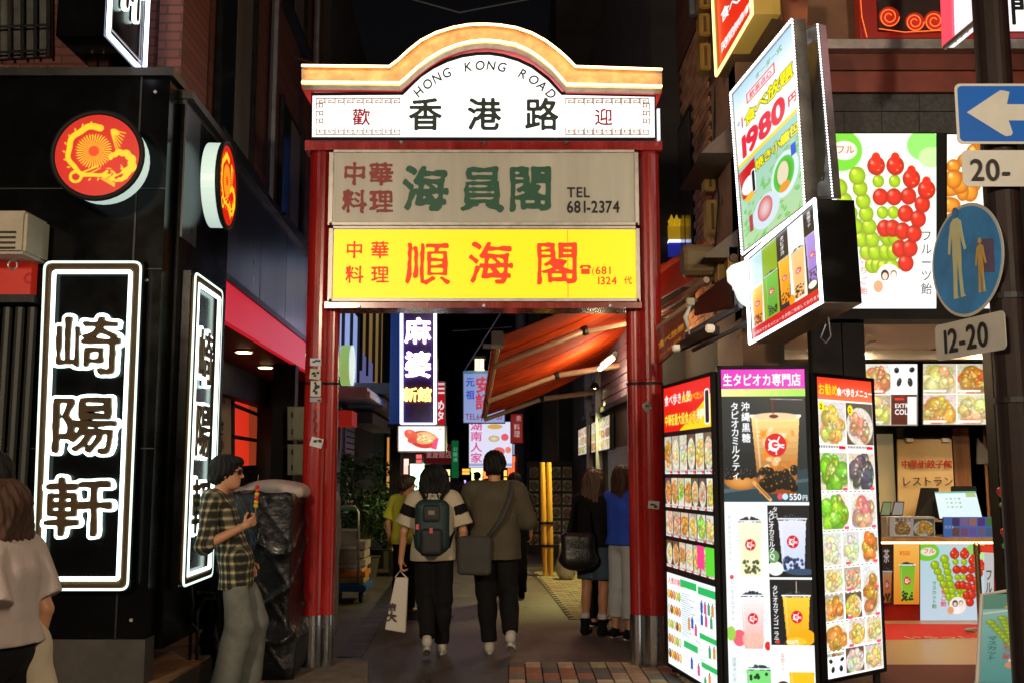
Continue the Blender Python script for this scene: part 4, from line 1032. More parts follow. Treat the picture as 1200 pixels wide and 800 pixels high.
for ch, x in (('海', 470), ('員', 537), ('閣', 594)): put(ch, x, 242.5, 59, green, s2, Y=Yc, bold=.026, brush=.05, hs=.95)
for ch, x, y in (('中', 401, 214.5), ('華', 432.5, 214.5), ('料', 401, 247), ('理', 432.5, 247)): put(ch, x, y, 29.5, maroon, s2, Y=Yc, bold=.026, brush=.05)
put('TEL', 664.5, 231.5, 17.5, blk, s2, Y=Yc, bold=.020, name='lettering', hs=.92); put('681-2374', 664, 249.5, 20.5, blk, s2, Y=Yc, bold=.022, name='lettering', hs=.80)
s3 = board('shop_sign', 'bright yellow lit sign board with red characters 順海閣 on the gate', 387.5, 747.5, 267, 352, YB, glow('face_yellow', (.95, .60, .0), .98))
redk = mat('ink_red_sign', (.62, .03, .006), .5, emit=(.78, .035, .004), es=.75)
for ch, x in (('順', 473.5), ('海', 547), ('閣', 625.5)): put(ch, x, 328.5, 55, redk, s3, Y=Yc, bold=.014, brush=.045)
for ch, x, y in (('中', 404.5, 301), ('華', 434.5, 301), ('料', 404.5, 330), ('理', 434.5, 330)): put(ch, x, y, 22, redk, s3, Y=Yc, bold=.016, brush=.03)
put('681', 697.5, 321.5, 13, redk, s3, Y=Yc, bold=.015, name='lettering', hs=1.02); ph = MB()
for x0, y0, x1, y1 in ((681, 315.5, 691, 321.5), (679.5, 312.5, 683, 315), (689, 312.5, 692.5, 315), (680.5, 311, 691.5, 313)): a, b = A(x0, y1, Yc), A(x1, y0, Yc); ph.span((a.x, Yc-.006, a.z), (b.x, Yc-.001, b.z))
ph.lathe((A(686, 318.5, Yc).x, Yc-.009, A(686, 318.5, Yc).z), [(.012, 0), (.012, .003)], 10, 'y'); build(ph, 'telephone_symbol', redk, s3)
put('1324', 698.5, 333.5, 13, redk, s3, Y=Yc, bold=.015, name='lettering'); put('代', 731, 332.5, 10, redk, s3, Y=Yc)
put('(', 693, 321, 12, redk, s3, Y=Yc, name='lettering', bold=-.01)
# stickers and tags on the posts
def sticker(label, px, py, wd, ht, col, tilt=0, art=None):
    x0 = A(371 if px < 600 else 764, 560, YG); c = A(px, py, YG-.107); w_, h = wd*8.7/1207, ht*8.7/1207
    pc = (369 if px < 500 else 764); dx = (px-pc)*8.7/1207; r = .107; yy = YG-math.sqrt(max(r*r-dx*dx, .0006))-.003
    n = Vector((dx, yy-YG, 0)).normalized(); ux = Vector((0, 0, 1)).cross(n)*1; ux = Vector((-n.y, n.x, 0)); uz = Vector((0, 0, 1)); c = Vector((c.x, yy, c.z))
    ct, st = math.cos(tilt), math.sin(tilt); ax, az = ux*ct+uz*st, -ux*st+uz*ct
    t = MB(); t.slab([c-ax*w_/2-az*h/2, c+ax*w_/2-az*h/2, c+ax*w_/2+az*h/2, c-ax*w_/2+az*h/2], .002); o = build(t, 'sticker', mat('sticker_%s' % col, hx(col), .6, var=.15)); props(o, label, 'sticker', 'stickers on the gate posts')
    if art:
        for k in range(art):
            r = random.Random(k*7+int(py)); a_ = c+n*.001+ax*r.uniform(-.3, .3)*w_+az*r.uniform(-.3, .3)*h; mb = MB(); mb.slab([a_-ax*w_*.16-az*h*.12, a_+ax*w_*.16-az*h*.10, a_+ax*w_*.12+az*h*.13, a_-ax*w_*.10+az*h*.08], .0008); build(mb, 'printed_mark', blk, o)
sticker('small white sticker with blue mark, top of the left post', 370, 424, 13, 9, 'c4c8d2', 0, 3)
sticker('torn white sticker with scribbled face on the left post', 369, 438, 12, 12, 'b9b3a4', -.1, 4)
sticker('tall white sticker with black figure on the left post', 370, 455, 12, 18, 'c0bdb4', 0, 5)
sticker('thin grey strip sticker below the figure sticker', 370, 468, 13, 5, '9a9aa2', 0, 2)
sticker('tilted white sticker with black scribble on the left post', 371, 518, 14, 11, 'c6c6c4', -.25, 4)
sticker('crooked black and white sticker high on the right post', 758, 476, 9, 10, '7d7d78', .5, 3)
sticker('white scribbled sticker in the middle of the right post', 766, 591, 13, 9, 'bdb8ac', -.1, 4)
mb = MB(); pts = [A(368, 480, 8.69), A(371, 486, 8.69), A(367, 492, 8.69), A(372, 497, 8.69), A(368, 503, 8.69), A(371, 509, 8.69)]; mb.tube(pts, .004, 5); props(build(mb, 'graffiti_tag', blk), 'black scribbled graffiti tag down the left gate post', 'graffiti')

# ================================================================== street lamps of the main street, behind the photographer
def street_lamp(label, x, y, z, e, col):
    t = thing('street_lamp', label, 'street lamp', (x, y, 0), 'street lamps of the main street')
    mb = MB(); mb.lathe((x, y, 0), [(.12, 0), (.12, .4), (.07, .5), (.055, z-.3), (.055, z-.2)], 16); build(mb, 'pole', redpaint, t)
    mb = MB(); mb.lathe((x, y, z-.2), [(.10, 0), (.20, .05), (.24, .25), (.20, .42), (.10, .46)], 16); build(mb, 'lantern', mat('lantern_glow', col, .4, emit=col, es=3), t)
    mb = MB(); mb.lathe((x, y, z+.27), [(.28, 0), (.16, .10), (.03, .2)], 16); build(mb, 'cap', redpaint, t)
    l_ = bpy.data.objects.new('lamp_light', bpy.data.lights.new('lamp_light', 'POINT')); COL.objects.link(l_); l_.parent = t; l_.location = (0, .5, z-.1)
    l_.data.energy = e; l_.data.color = col; l_.data.shadow_soft_size = .35
street_lamp('red lantern street lamp on the near kerb, left of the photographer', -3.4, -2.5, 4.6, 1500, (1., .80, .58))
street_lamp('red lantern street lamp across the main street', 4.2, -3.5, 5.0, 1500, (1., .78, .55))

# ================================================================== RIGHT CORNER SHOP
RF = 8.6; RX = 1.95
shop = thing('corner_shop', 'tapioca and dumpling takeaway shop with open lit front at the corner', 'shop', (3.5, 9, 0))
def fspan(name, x0, y0, x1, y1, yf, yb, m, par=None, Y=RF, bev=0):
    a, b = A(x0, y1, yf), A(x1, y0, yf); mb = MB(); mb.span((a.x, yf, a.z), (b.x, yb, b.z)); return build(mb, name, m, par or shop, bevel=bev)
granite = mat('granite', (.055, .055, .055), .55, var=.6, vs=30, bump=.1); rustred = mat('rust_band', (.16, .035, .02), .5, var=.4, vs=2, bump=.1)
ZH = 2.89
mb = MB(); mb.span((RX, 8.62, ZH), (7, 8.9, 12)); build(mb, 'front_wall', mat('upper_wall_brown', (.20, .11, .065), .7, var=.3, vs=2), shop)
for i_ in range(8):
    for j_, (y0, y1) in enumerate(((108, 131), (132, 158))):
        a, b = A(945+i_*44, y1, RF), A(945+i_*44+43.4, y0, RF); mb = MB(); mb.span((max(a.x, RX), RF-.012, a.z), (b.x, RF+.03, b.z)); build(mb, 'stone_slab', granite, shop)
fspan('rust_band', 935, 60, 1260, 82, 8.50, 8.66, rustred); fspan('rust_band', 935, 84, 1260, 108, 8.53, 8.66, mat('rust_band_bright', (.24, .05, .03), .5, var=.35, vs=2))
fspan('band_groove', 935, 81, 1260, 85, 8.54, 8.66, darkmetal)
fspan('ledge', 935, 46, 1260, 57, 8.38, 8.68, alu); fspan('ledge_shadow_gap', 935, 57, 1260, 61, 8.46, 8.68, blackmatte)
fspan('lower_beam', 935, 362, 1260, 374, 8.45, 8.75, blackmatte); fspan('side_frame', 1098, 158, 1108, 364, 8.5, 8.62, blackmatte); fspan('backing', 935, 156, 1260, 364, 8.56, 8.62, blackmatte)
for x0, x1 in ((966, 985), (1004, 1012)): fspan('post', x0, 372, x1, 800, 8.55, 8.67, blackmatte)
# side wall to the alley: brick section and stone section
sw = thing('side_wall', 'brown brick and stone side wall of the corner shop above the alley', 'wall', (RX, 10, 0)); 
mb = MB(); mb.span((RX, 8.64, 0), (RX+.3, 9.7, 14)); build(mb, 'stone_face', mat('stone_brown', (.28, .15, .08), .75, var=.35, vs=3, bump=.3), sw)
mb = MB(); mb.span((RX+.012, 9.7, 0), (RX+.3, 11.6, 14)); build(mb, 'mortar', groutm, sw)
bk = MB(); bk.box((0, 0, 0), (.03, .222, .066)); bkm = [mat('brick_tan_%d' % i, c, .65, var=.3, vs=12, bump=.3) for i, c in enumerate([(.45, .21, .09), (.36, .16, .07), (.50, .26, .12)])]
bme = rawmesh('brick', bk, bkm[0]); nb_ = 0
for r_ in range(42):
    z = 3.05+r_*.076
    for c_ in range(7):
        Y = 9.82+c_*.232+(.116 if r_ % 2 else 0)
        if Y < 11.45 and not (10.7 < Y and 3.3 < z < 5.6): piece('brick', bme, (RX+.004+random.uniform(-.003, .003), Y, z), 0, sw, random.choice(bkm)); nb_ += 1
upr = MB(); upr.span((RX-.008, 9.7, 6.25), (RX+.02, 11.6, 14)); build(upr, 'upper_brick', brickm, sw)
for y0, z0 in ((10.75, 3.35),):
    mb = MB(); mb.span((RX-.02, y0, z0), (RX+.02, y0+.85, z0+2.2)); f_ = build(mb, 'window', blackmatte, sw)
    for k in (0, 1):
        mb = MB(); mb.span((RX-.03, y0+.06+k*.40, z0+.06), (RX-.018, y0+.40+k*.40, z0+2.14)); build(mb, 'pane', mat('brown_glass', (.05, .04, .03), .15, var=.3, vs=3, bump=0), f_)
# golden window ornament seen in the window
oo = thing('shrine_ornament', 'gold and blue lit ornament seen in the narrow window above the awning', 'ornament', A(797, 300, 11.55))
a, b = A(784, 300, 11.5), A(813, 281, 11.5)
fspan('blue_panel', 784, 284, 813, 300, 11.50, 11.58, glow('blue_panel', (.02, .03, .35), .5), oo, Y=11.5); fspan('light_strip', 784, 281, 813, 284, 11.48, 11.58, glow('strip_white', hx('cfd8ff'), 2), oo, Y=11.5)
fspan('gold_panel', 784, 263, 813, 281, 11.50, 11.58, glow('gold_panel', (.45, .26, .01), .6), oo, Y=11.5)
for k in range(5):
    c = A(787+k*6, 260, 11.5); mb = MB(); mb.lathe((c.x, c.y, c.z-.05), [(.028, 0), (.045, .05), (.02, .09), (.004, .13)], 8); build(mb, 'finial', glow('gold_finial', (.55, .33, .01), .7), oo)
# hoods, boxes and pipes clinging to the side wall
def hood(label, y0, y1, z, w_, dz):
    mb = MB(); mb.hexa([(RX-w_, y0, z), (RX, y0, z), (RX, y1, z), (RX-w_, y1, z), (RX-w_*.85, y0, z+.05), (RX, y0, z+dz), (RX, y1, z+dz), (RX-w_*.85, y1, z+.05)])
    props(build(mb, 'window_hood', mat('hood_metal', (.10, .07, .05), .5, .3, var=.3)), label, 'window hood', 'window hoods on the side wall')
hood('upper grey window hood on the brown side wall', 8.7, 9.9, 4.35, .30, .28); hood('lower window hood just above the yellow boxes', 8.7, 10.1, 3.42, .30, .25)
for k, (px, y0, y1, Y) in enumerate(((832, 184, 224, 9.5), (835, 234, 274, 9.5), (826, -14, 10, 9.2), (826, 15, 42, 9.2), (827, 50, 82, 9.2), (848, 290, 330, 8.9), (860, 288, 330, 8.7))):
    a, b = A(px-6, y1, Y), A(px+6, y0, Y); t = thing('meter_box', 'ochre box on the shop side wall, %s' % ('under the grey hood', 'second below the grey hood', 'highest beside the red banner box', 'middle one beside the red banner box', 'lowest beside the red banner box', 'further round yellow fan cover', 'nearer round yellow fan cover')[k], 'wall box', (a.x, Y, a.z), 'ochre wall boxes')
    mb = MB(); mb.span((a.x, Y, a.z), (b.x, Y+.18, b.z)); build(mb, 'casing', mat('ochre', (.36, .22, .05), .55, var=.3, vs=8), t, bevel=.012)
    if k >= 5: mb = MB(); mb.lathe((px and (a.x+b.x)/2, Y-.02, (a.z*.35+b.z*.65)), [(.035, 0), (.04, .02)], 14, 'y'); build(mb, 'fan_ring', mat('ochre_dark', (.12, .06, .02), .6), t)
    else: mb = MB(); mb.span(((a.x+b.x)/2-.012, Y-.012, a.z+.04), ((a.x+b.x)/2+.012, Y, b.z-.04)); build(mb, 'seam', mat('ochre_dark', (.12, .06, .02), .6), t)
for i_, (pts, r) in enumerate((([(838, 100, 9.5), (836, 180, 9.5), (842, 232, 9.4), (838, 290, 9.4)], .008), ([(844, 120, 9.3), (850, 190, 9.3), (846, 240, 9.3)], .006))):
    mb = MB(); mb.tube([A(*p) for p in pts], r, 5); props(build(mb, 'wall_cable', blk), ('thin dark cable hanging down the brown side wall', 'thinner cable looping beside the meter boxes')[i_], 'cable')

# ---------------- prints
def emblem(im, cx, cy, r):
    im.ell(cx, cy, r, r, (.82, .08, .12))
    if r > 3:
        im.ell(cx-r*.15, cy+r*.05, r*.52, r*.50, (1, .93, .93)); im.ell(cx-r*.05, cy+r*.0, r*.30, r*.26, (.82, .08, .12))
        for t in (0.3, 1.5, 2.6, 3.8, 5.2): im.line(cx+r*.4*math.cos(t), cy+r*.4*math.sin(t), cx+r*.78*math.cos(t), cy+r*.78*math.sin(t), max(1, r*.13), (1, .93, .93))
        im.line(cx-r*.1, cy, cx+r*.75, cy, r*.14, (1, .93, .93))
def cup(im, x, y, wd, ht, top, bot, seed=0, pearls=(.06, .04, .04), heap=True, marble=None, em=True):
    """tapered drink cup, x,y top left"""
    r = random.Random(seed); x1 = x+wd
    n = 12
    for i in range(n):
        f0, f1 = i/n, (i+1)/n; c = [top[k]*(1-f0)+bot[k]*f0 for k in range(3)]
        im.poly([(x+wd*.12*f0, y+ht*f0), (x1-wd*.12*f0, y+ht*f0), (x1-wd*.12*f1, y+ht*f1+1), (x+wd*.12*f1, y+ht*f1+1)], c)
    if marble:
        for k in range(26): im.ell(x+wd*r.uniform(.15, .85), y+ht*r.uniform(.18, .72), r.uniform(2, 7)*wd/60, r.uniform(1.5, 4)*wd/60, marble if k % 2 else (1., .95, .8), rot=r.uniform(-1, 1), a=.55)
    rad = max(1.1, wd*.055)
    for k in range(34):
        f = .74+.25*r.random(); u = r.random(); px = x+wd*(.16+.68*u); im.ell(px, y+ht*f, rad, rad, pearls, a=.85, hi=(.6, .5, .4))
    if heap:
        for k in range(46):
            u = r.random(); px = x+wd*(.06+.88*u); py = y-wd*.16*math.sin(math.pi*u)*r.random()+wd*.04; im.ell(px, py, rad*.9, rad*.8, (.10, .11, .13), hi=(.75, .8, .85))
    im.line(x-1, y+1, x1+1, y+1, max(1., wd*.05), (.95, .97, 1.))
    im.line(x+wd*.1, y+3, x+wd*.17, y+ht*.8, max(1, wd*.04), (1, 1, 1), a=.35)
    if em: emblem(im, x+wd*.5, y+ht*.45, wd*.21)
def fuzz(im, x0, y0, x1, y1, seed, base, dark, n=30, big=1.):
    """a plate of food as overlapping shaded pieces"""
    r = random.Random(seed); im.grad(x0, y0, x1, y1, tuple(min(1, c*1.05) for c in base), base)
    w_, h = x1-x0, y1-y0
    sav = im.a.copy(); tone = r.choice(((.97, .96, .93), (.90, .84, .72), (.80, .74, .62), (.93, .90, .80), (.42, .32, .24)))
    im.grad(max(0, x0), max(0, y0), x1, y1, tuple(c*.80+.1*r.random() for c in tone), tuple(c*.92 for c in tone))
    im.ell(x0+w_*.5, y0+h*.56, w_*.50, h*.46, (.95, .94, .90), lo=(.80, .77, .70)); im.ell(x0+w_*.5, y0+h*.55, w_*.43, h*.38, [c*.85 for c in base])
    for k in range(int(n*1.7)+6):
        t = r.random()*6.28; q = r.random()**.6; cx, cy = x0+w_*(.5+.38*q*math.cos(t)), y0+h*(.52+.34*q*math.sin(t)); rr_ = big*min(w_, h)*r.uniform(.09, .17)
        m_ = r.random(); c = [min(1, (dark[i]*(1-.3*m_)+(1, .93, .72)[i]*.3*m_)*r.uniform(.78, 1.12)) for i in range(3)]
        im.ell(cx, cy+rr_*.25, rr_*1.25, rr_*1.02, [v*.72 for v in c], rot=t, a=.5); im.ell(cx, cy, rr_*1.2, rr_*.95, c, rot=r.random()*3, hi=[min(1, v*1.2+.22) for v in c], lo=[v*.72+.03 for v in c])
    for k in range(n+4):
        t = r.random()*6.28; q = r.random()**.6; im.ell(x0+w_*(.5+.36*q*math.cos(t)), y0+h*(.52+.30*q*math.sin(t)), min(w_, h)*.045, min(w_, h)*.025, ((.99, .97, .90), (.98, .90, .65), (.55, .70, .25), (.99, .95, .85))[k % 4], rot=t, a=.55)
    im.a = im.a*(1+.16*(vnoise(im.h, im.w, 3.1, int(seed*97) % 997)-.5)+.12*(vnoise(im.h, im.w, 1.6, int(seed*31) % 991)-.5))[..., None]
    m = (im.x > x0) & (im.x < x1) & (im.y > y0) & (im.y < y1); im.a = np.where(m[..., None], im.a, sav)
def panda(im, x0, y0, x1, y1):
    w_, h = x1-x0, y1-y0; im.rect(x0, y0, x1, y1, (.98, .98, .97))
    for u, v, a_, b_, rt_ in ((.2, .2, .10, .10, .4), (.8, .18, .11, .09, -.3), (.3, .60, .09, .15, .35), (.73, .60, .10, .15, -.2)): im.ell(x0+w_*u, y0+h*v, w_*a_, h*b_, (.10, .10, .12), rot=rt_, hi=(.5, .5, .55))
FOODS = [((.95, .90, .80), (.95, .74, .30)), ((.93, .95, .85), (.62, .82, .22)), ((.9, .85, .8), (.86, .50, .15)), ((.95, .93, .9), (.93, .88, .74)), ((.96, .9, .86), (.88, .60, .45)), ((.85, .85, .8), (.55, .32, .15)), ((.97, .95, .9), (.95, .83, .45)), ((.97, .94, .88), (.97, .86, .62))]
def menugrid(im, x0, y0, x1, y1, cols, rows, seed, gap=2):
    r = random.Random(seed); W_, H_ = (x1-x0)/cols, (y1-y0)/rows
    for j in range(rows):
        for i in range(cols):
            b, d = FOODS[r.randrange(len(FOODS))]; a0, b0 = x0+i*W_, y0+j*H_
            fuzz(im, a0+gap/2, b0+gap/2, a0+W_-gap/2, b0+H_*.88, r.random(), b, d, n=r.choice((6, 10, 18)), big=r.choice((1., 1.4)))
            im.rect(a0+gap/2, b0+H_*.88, a0+W_-gap/2, b0+H_-gap/2, (.96, .95, .93)); 
            for k in range(int(W_/5)): im.rect(a0+3+k*4.2, b0+H_*.90, a0+5.2+k*4.2, b0+H_*.95, (.25, .2, .2))
            im.rect(a0+W_*.72, b0+H_*.91, a0+W_*.95, b0+H_*.97, (.85, .1, .1))
def skewers(im, x, y, sc, bright=1.):
    """fan of candied fruit skewers, x,y = top left of a 100 x 130 field"""
    Gn, Rd = (.66, .80, .10), (.88, .16, .08); P = lambda a, b: (x+a*sc, y+b*sc)
    for ax, ay, bx_, by, cols in ((8, 36, 40, 112, 'g'*7), (26, 24, 46, 112, 'g'*8), (56, 84, 52, 114, 'ggg'), (64, 84, 60, 114, 'ggg'), (45, 14, 53, 76, 'RgRgR'), (64, 14, 61, 76, 'RgRgR'), (80, 27, 68, 96, 'RRRRR'), (95, 38, 74, 110, 'RRRRRR')):
        n_ = len(cols)
        for i in range(n_-1, -1, -1):
            f = i/(n_-1); px, py = P(ax+(bx_-ax)*f, ay+(by-ay)*f); c = Gn if cols[i] == 'g' else Rd; r = sc*(8.0 if cols[i] == 'R' else (6.0 if 'R' in cols else 7.6))*(1.12 if i == 0 else 1)
            im.ell(px, py, r, r*1.08, c, hi=[min(1, v+.42) for v in c], lo=[v*.70+.02 for v in c])
            if i == 0 and cols[0] == 'R':
                im.ell(px, py-r*.9, r*.5, r*.6, c)
                for k in range(5): im.ell(px+r*.6*math.cos(k*1.3), py+r*.5*math.sin(k*1.9), .7, .9, (1, .75, .3))
def couple(im, x, y, s):
    im.ell(x, y, 13*s, 14*s, (.99, .93, .90)); im.ell(x-4*s, y-3*s, 4.2*s, 5.4*s, (.16, .08, .06)); im.ell(x-4*s, y-2*s, 2.8*s, 3.6*s, (.96, .80, .72)); im.ell(x+5*s, y-4*s, 3.4*s, 4.2*s, (.5, .38, .3)); im.ell(x+5*s, y-3*s, 2.7*s, 3.5*s, (.97, .86, .80))
    im.ell(x-3*s, y+8*s, 7*s, 6*s, (1, .97, .96)); im.ell(x-11*s, y+8*s, 5*s, 6*s, (.93, .62, .45))
def fruit_poster(w_, h, bg0, bg1, bright=1., variant=0):
    im = Img(w_, h, bg0); im.grad(0, 0, w_, h, bg0, bg1); im.ell(w_*.1, h*.10, w_*.2, h*.12, (.45, .8, .2)); im.ell(w_*.88, h*.07, w_*.16, h*.09, (.55, .85, .4)); im.ell(w_*.95, h*.14, w_*.12, h*.06, (.75, .92, .6))
    im.ell(w_*.13, h*.10, w_*.12, h*.055, (.95, .9, .85)); im.text('フル', w_*.05, h*.115, w_*.09, (.85, .35, .1))
    return im
def lbox(name, label, q, depth, casing, img, es, parent=None, cat='sign', frame=.02, group=None, pname='printed_face'):
    q = [Vector(x) for x in q]; t = parent or thing(name, label, cat, (q[0]+q[1])/2, group)
    n = (q[1]-q[0]).cross(q[3]-q[0]).normalized(); ux = (q[1]-q[0]).normalized(); uy = (q[3]-q[0]).normalized()
    slabq('casing', q, depth, casing, t)
    f = frame
    inner = [q[0]+ux*f+uy*f, q[1]-ux*f+uy*f, q[2]-ux*f-uy*f, q[3]+ux*f-uy*f]
    pic(img, inner, pname, t, es=es, lift=.004)
    for a, b, dv_ in ((q[0], q[1], uy), (q[3], q[2], -uy), (q[0], q[3], ux), (q[1], q[2], -ux)):
        mb = MB(); mb.slab([a, b, b+dv_*f, a+dv_*f] if (b-a).cross(dv_).dot(n) > 0 else [b, a, a+dv_*f, b+dv_*f], .012)
        mb.v = [tuple(Vector(v)+n*.014) for v in mb.v]; build(mb, 'frame', casing, t)
    return t
# fruit candy screen
im = fruit_poster(170, 280, (.93, .98, .88), (1, 1, 1)); skewers(im, 0, 30, 1.62, 1.25)
im.text('フルーツ飴', 144, 172, 19, (.10, .08, .08), bold=.005, vertical=True, gap=.1); im.text('いちご飴', 44, 208, 13, (.93, .45, .45), vertical=True, gap=.25); couple(im, 92, 232, 1.6)
q = [A(975.5, 363, 8.5), A(1098, 363, 8.5), A(1098, 156, 8.5), A(972, 156, 8.5)]
lbox('fruit_candy_screen', 'big bright white screen of strawberry and green grape candy skewers', q, .08, blackmatte, im, 1.45, frame=.008)
im = Img(80, 280, (1, .97, .9)); 
for k in range(34):
    r = random.Random(k+50); im.ell(r.uniform(0, 80), r.uniform(0, 150), r.uniform(10, 17), r.uniform(10, 16), (.93, .62, .18), hi=(1, .93, .6), lo=(.72, .36, .08))
im.rect(0, 158, 80, 190, (.98, .95, .9)); im.text('고구마', 6, 184, 22, (.1, .08, .07), bold=.005); im.text('さつま芋', 10, 215, 16, (.6, .2, .15), bold=.01)
for k in range(14):
    r = random.Random(k+90); im.ell(r.uniform(0, 80), r.uniform(235, 280), 12, 10, (.95, .7, .3), hi=(1, .95, .7), lo=(.75, .4, .1))
q = [A(1108, 363, 8.5), A(1168, 363, 8.5), A(1168, 157, 8.5), A(1108, 157, 8.5)]
lbox('sweet_potato_screen', 'narrow bright screen of golden fried balls behind the round blue sign', q, .08, blackmatte, im, 1.3, frame=.008)

# red sign with neon swirls at the top right
ns = thing('cloud_neon_sign', 'red sign board with orange neon swirls along the ledge, top right', 'neon sign', A(1110, 46, 8.45))
fspan('board', 1008, -60, 1290, 45, 8.40, 8.5, mat('sign_red', (.20, .012, .008), .4, emit=(.22, .008, .004), es=.5), ns); fspan('dark_panel', 1030, -60, 1290, 36, 8.375, 8.41, mat('sign_dark', (.03, .012, .01), .4), ns)
on = glow('neon_orange', (1., .16, .03), 1.4)
for k, (cx_, cy_, r0) in enumerate(((1042, 20, 12), (1072, 26, 11), (1095, 25, 12), (1120, 27, 10), (1150, 24, 12), (1178, 26, 11))):
    pts = [A(cx_+r0*(1-t/16)*math.cos(t), cy_+r0*(1-t/16)*math.sin(t), 8.35) for t in np.linspace(0, 12, 40)]
    mb = MB(); mb.lathe((A(cx_, cy_, 8.37).x, 8.362, A(cx_, cy_, 8.37).z), [(r0*8.37/1207*1.05, 0), (r0*8.37/1207*1.05, .02)], 22, 'y'); build(mb, 'cloud_disc', mat('cloud_red', (.35, .02, .01), .4, emit=(.45, .02, .008), es=.5), ns)
    mb = MB(); mb.tube(pts, .0045, 5); build(mb, 'neon_swirl', on, ns)
mb = MB(); mb.tube([A(1030, 34, 8.35), A(1060, 38, 8.35), A(1100, 36, 8.35), A(1150, 38, 8.35), A(1200, 36, 8.35)], .004, 5); build(mb, 'neon_line', on, ns)
mb = MB(); mb.tube([A(1007, -20, 8.36), A(1010, 20, 8.36), A(1016, 44, 8.36)], .004, 5); build(mb, 'neon_line', on, ns)
ps = thing('projecting_sign', 'white lit projecting sign with pink neon edge behind the sign pole', 'sign', A(1130, 50, 7.4))
q = [A(1107, 56, 7.55), A(1150, 20, 6.9), A(1150, -60, 6.9), A(1103, -60, 7.55)]
slabq('white_face', q, .07, glow('ps_white', hx('f0f4ff'), 1.2), ps); sq = sub(q, 0, 0, .30, 1); slabq('pink_edge', sq, .02, glow('ps_pink', (1., .06, .10), 1.3), ps, .02)
mb = MB(); mb.tube([q[0]-Vector((.02, .05, .02)), q[1]-Vector((.02, .05, .02))], .02, 6); build(mb, 'bottom_rail', alu, ps)
for k in range(9):
    a = bil(q, .04, .05+k*.09)+Vector((-.0, -.04, 0)); b = bil(q, .26, .07+k*.09)+Vector((0, -.04, 0)); mb = MB(); mb.tube([a, b], .004, 5); build(mb, 'led_row', glow('led_peach', (1, .5, .3), 2), ps)
for k in range(4):
    o_ = bil(q, .32+.16*k, .0); mb = MB(); mb.tube([o_+Vector((0, 0, -.03)), o_+Vector((.02, .0, .11))], .008, 5); build(mb, 'rail_bracket', alu, ps)
pq = [A(1184, 34, 8.3), A(1215, 34, 8.3), A(1215, -60, 8.3), A(1184, -60, 8.3)]
ps2 = thing('white_panel', 'white lit panel at the extreme upper right edge, with black strokes', 'sign', pq[0]); slabq('face', pq, .05, glow('ps_white', hx('f0f4ff'), 1.2), ps2)
lettering('門', pq[0]+Vector((-.0, 0, .06)), XR, ZU, .26, blk, ps2, 'character', bold=.03)

# 1980 yen board
im = Img(160, 380, (.88, .94, .97)); im.grad(0, 0, 160, 60, (.70, .84, .95), (.95, .98, 1)); im.rect(0, 55, 160, 178, (.99, .99, .98))
im.rect(0, 176, 160, 184, (.98, .85, .1)); im.grad(0, 184, 160, 380, (.62, .80, .76), (.70, .84, .62))
for k in range(80):
    r = random.Random(k+11); im.ell(r.uniform(0, 160), r.uniform(230, 380), r.uniform(3, 9), r.uniform(2, 5), (.35, .72, .25), rot=r.uniform(0, 3), a=.55, hi=(.7, .9, .5))
im.text('オーダー式', 62, 26, 14, (.35, .65, .15), bold=.02); im.rect(36, 34, 112, 58, (.93, .25, .35)); im.rect(39, 37, 109, 55, (1, .93, .93)); im.text('飲茶点心', 44, 52, 15, (.9, .25, .3), bold=.02)
im.text('食べ放題', 26, 102, 33, (.98, .93, .1), bold=.035, out=(.25, .35, .05), ow=.045, gap=-.05)
im.text('全', 4, 86, 12, (.4, .6, .7)); im.text('1', 14, 98, 34, (.85, .12, .2), bold=.03, hs=.7)
im.text('1980', 4, 168, 68, (.88, .12, .22), bold=.05, hs=.98, gap=-.02); im.text('円', 136, 156, 23, (.88, .12, .22), bold=.04)
im.poly([(0, 196), (46, 190), (44, 270), (6, 262)], (.80, .08, .08)); im.ell(26, 240, 20, 20, (.95, .95, .95)); im.text('1', 28, 262, 64, (.04, .04, .04), bold=.04, out=(1, 1, 1), ow=.05, hs=.7)
im.text('焼き小籠包', 46, 222, 24, (.98, .93, .1), bold=.035, out=(.2, .3, .1), ow=.05, gap=-.08)
im.ell(118, 285, 34, 46, (.86, .92, .93)); im.ell(116, 283, 26, 36, (.25, .62, .15), lo=(.4, .8, .3)); im.ell(114, 280, 14, 24, (.90, .84, .72)); im.ell(116, 310, 13, 10, (.92, .6, .2))
im.ell(66, 328, 36, 36, (.82, .88, .92)); im.ell(64, 322, 20, 26, (.88, .78, .78), lo=(.82, .35, .35)); im.ell(26, 268, 12, 9, (.96, .72, .2)); im.rect(136, 238, 148, 262, (.2, .35, .8)); im.rect(20, 310, 30, 348, (.7, .25, .3))
YN, YFa = 7.4, 8.56
q = [A(872, 299, YFa), A(946, 243, YN), A(931, 22, YN), A(858, 110, YFa)]
b80 = lbox('price_board', 'tall tilted lit food board reading 1980円 with dotted light edge', q, .09, alu, im, 1.15, frame=.025)
def dots(q, par, n1, n2, r, m, edges=(0, 1, 2, 3), off=.02):
    q = [Vector(x) for x in q]; n = (q[1]-q[0]).cross(q[3]-q[0]).normalized(); mb = MB()
    for e in edges:
        a, b = q[e], q[(e+1) % 4]; k = n1 if e % 2 == 0 else n2
        for i in range(k): mb.ball(a+(b-a)*(i+.5)/k+n*off, r, 6, 4)
    o = build(mb, 'light_dots', m, par); o['kind'] = 'stuff'
dots(q, b80, 44, 60, .0085, glow('led_white', hx('f4f8ff'), 5))
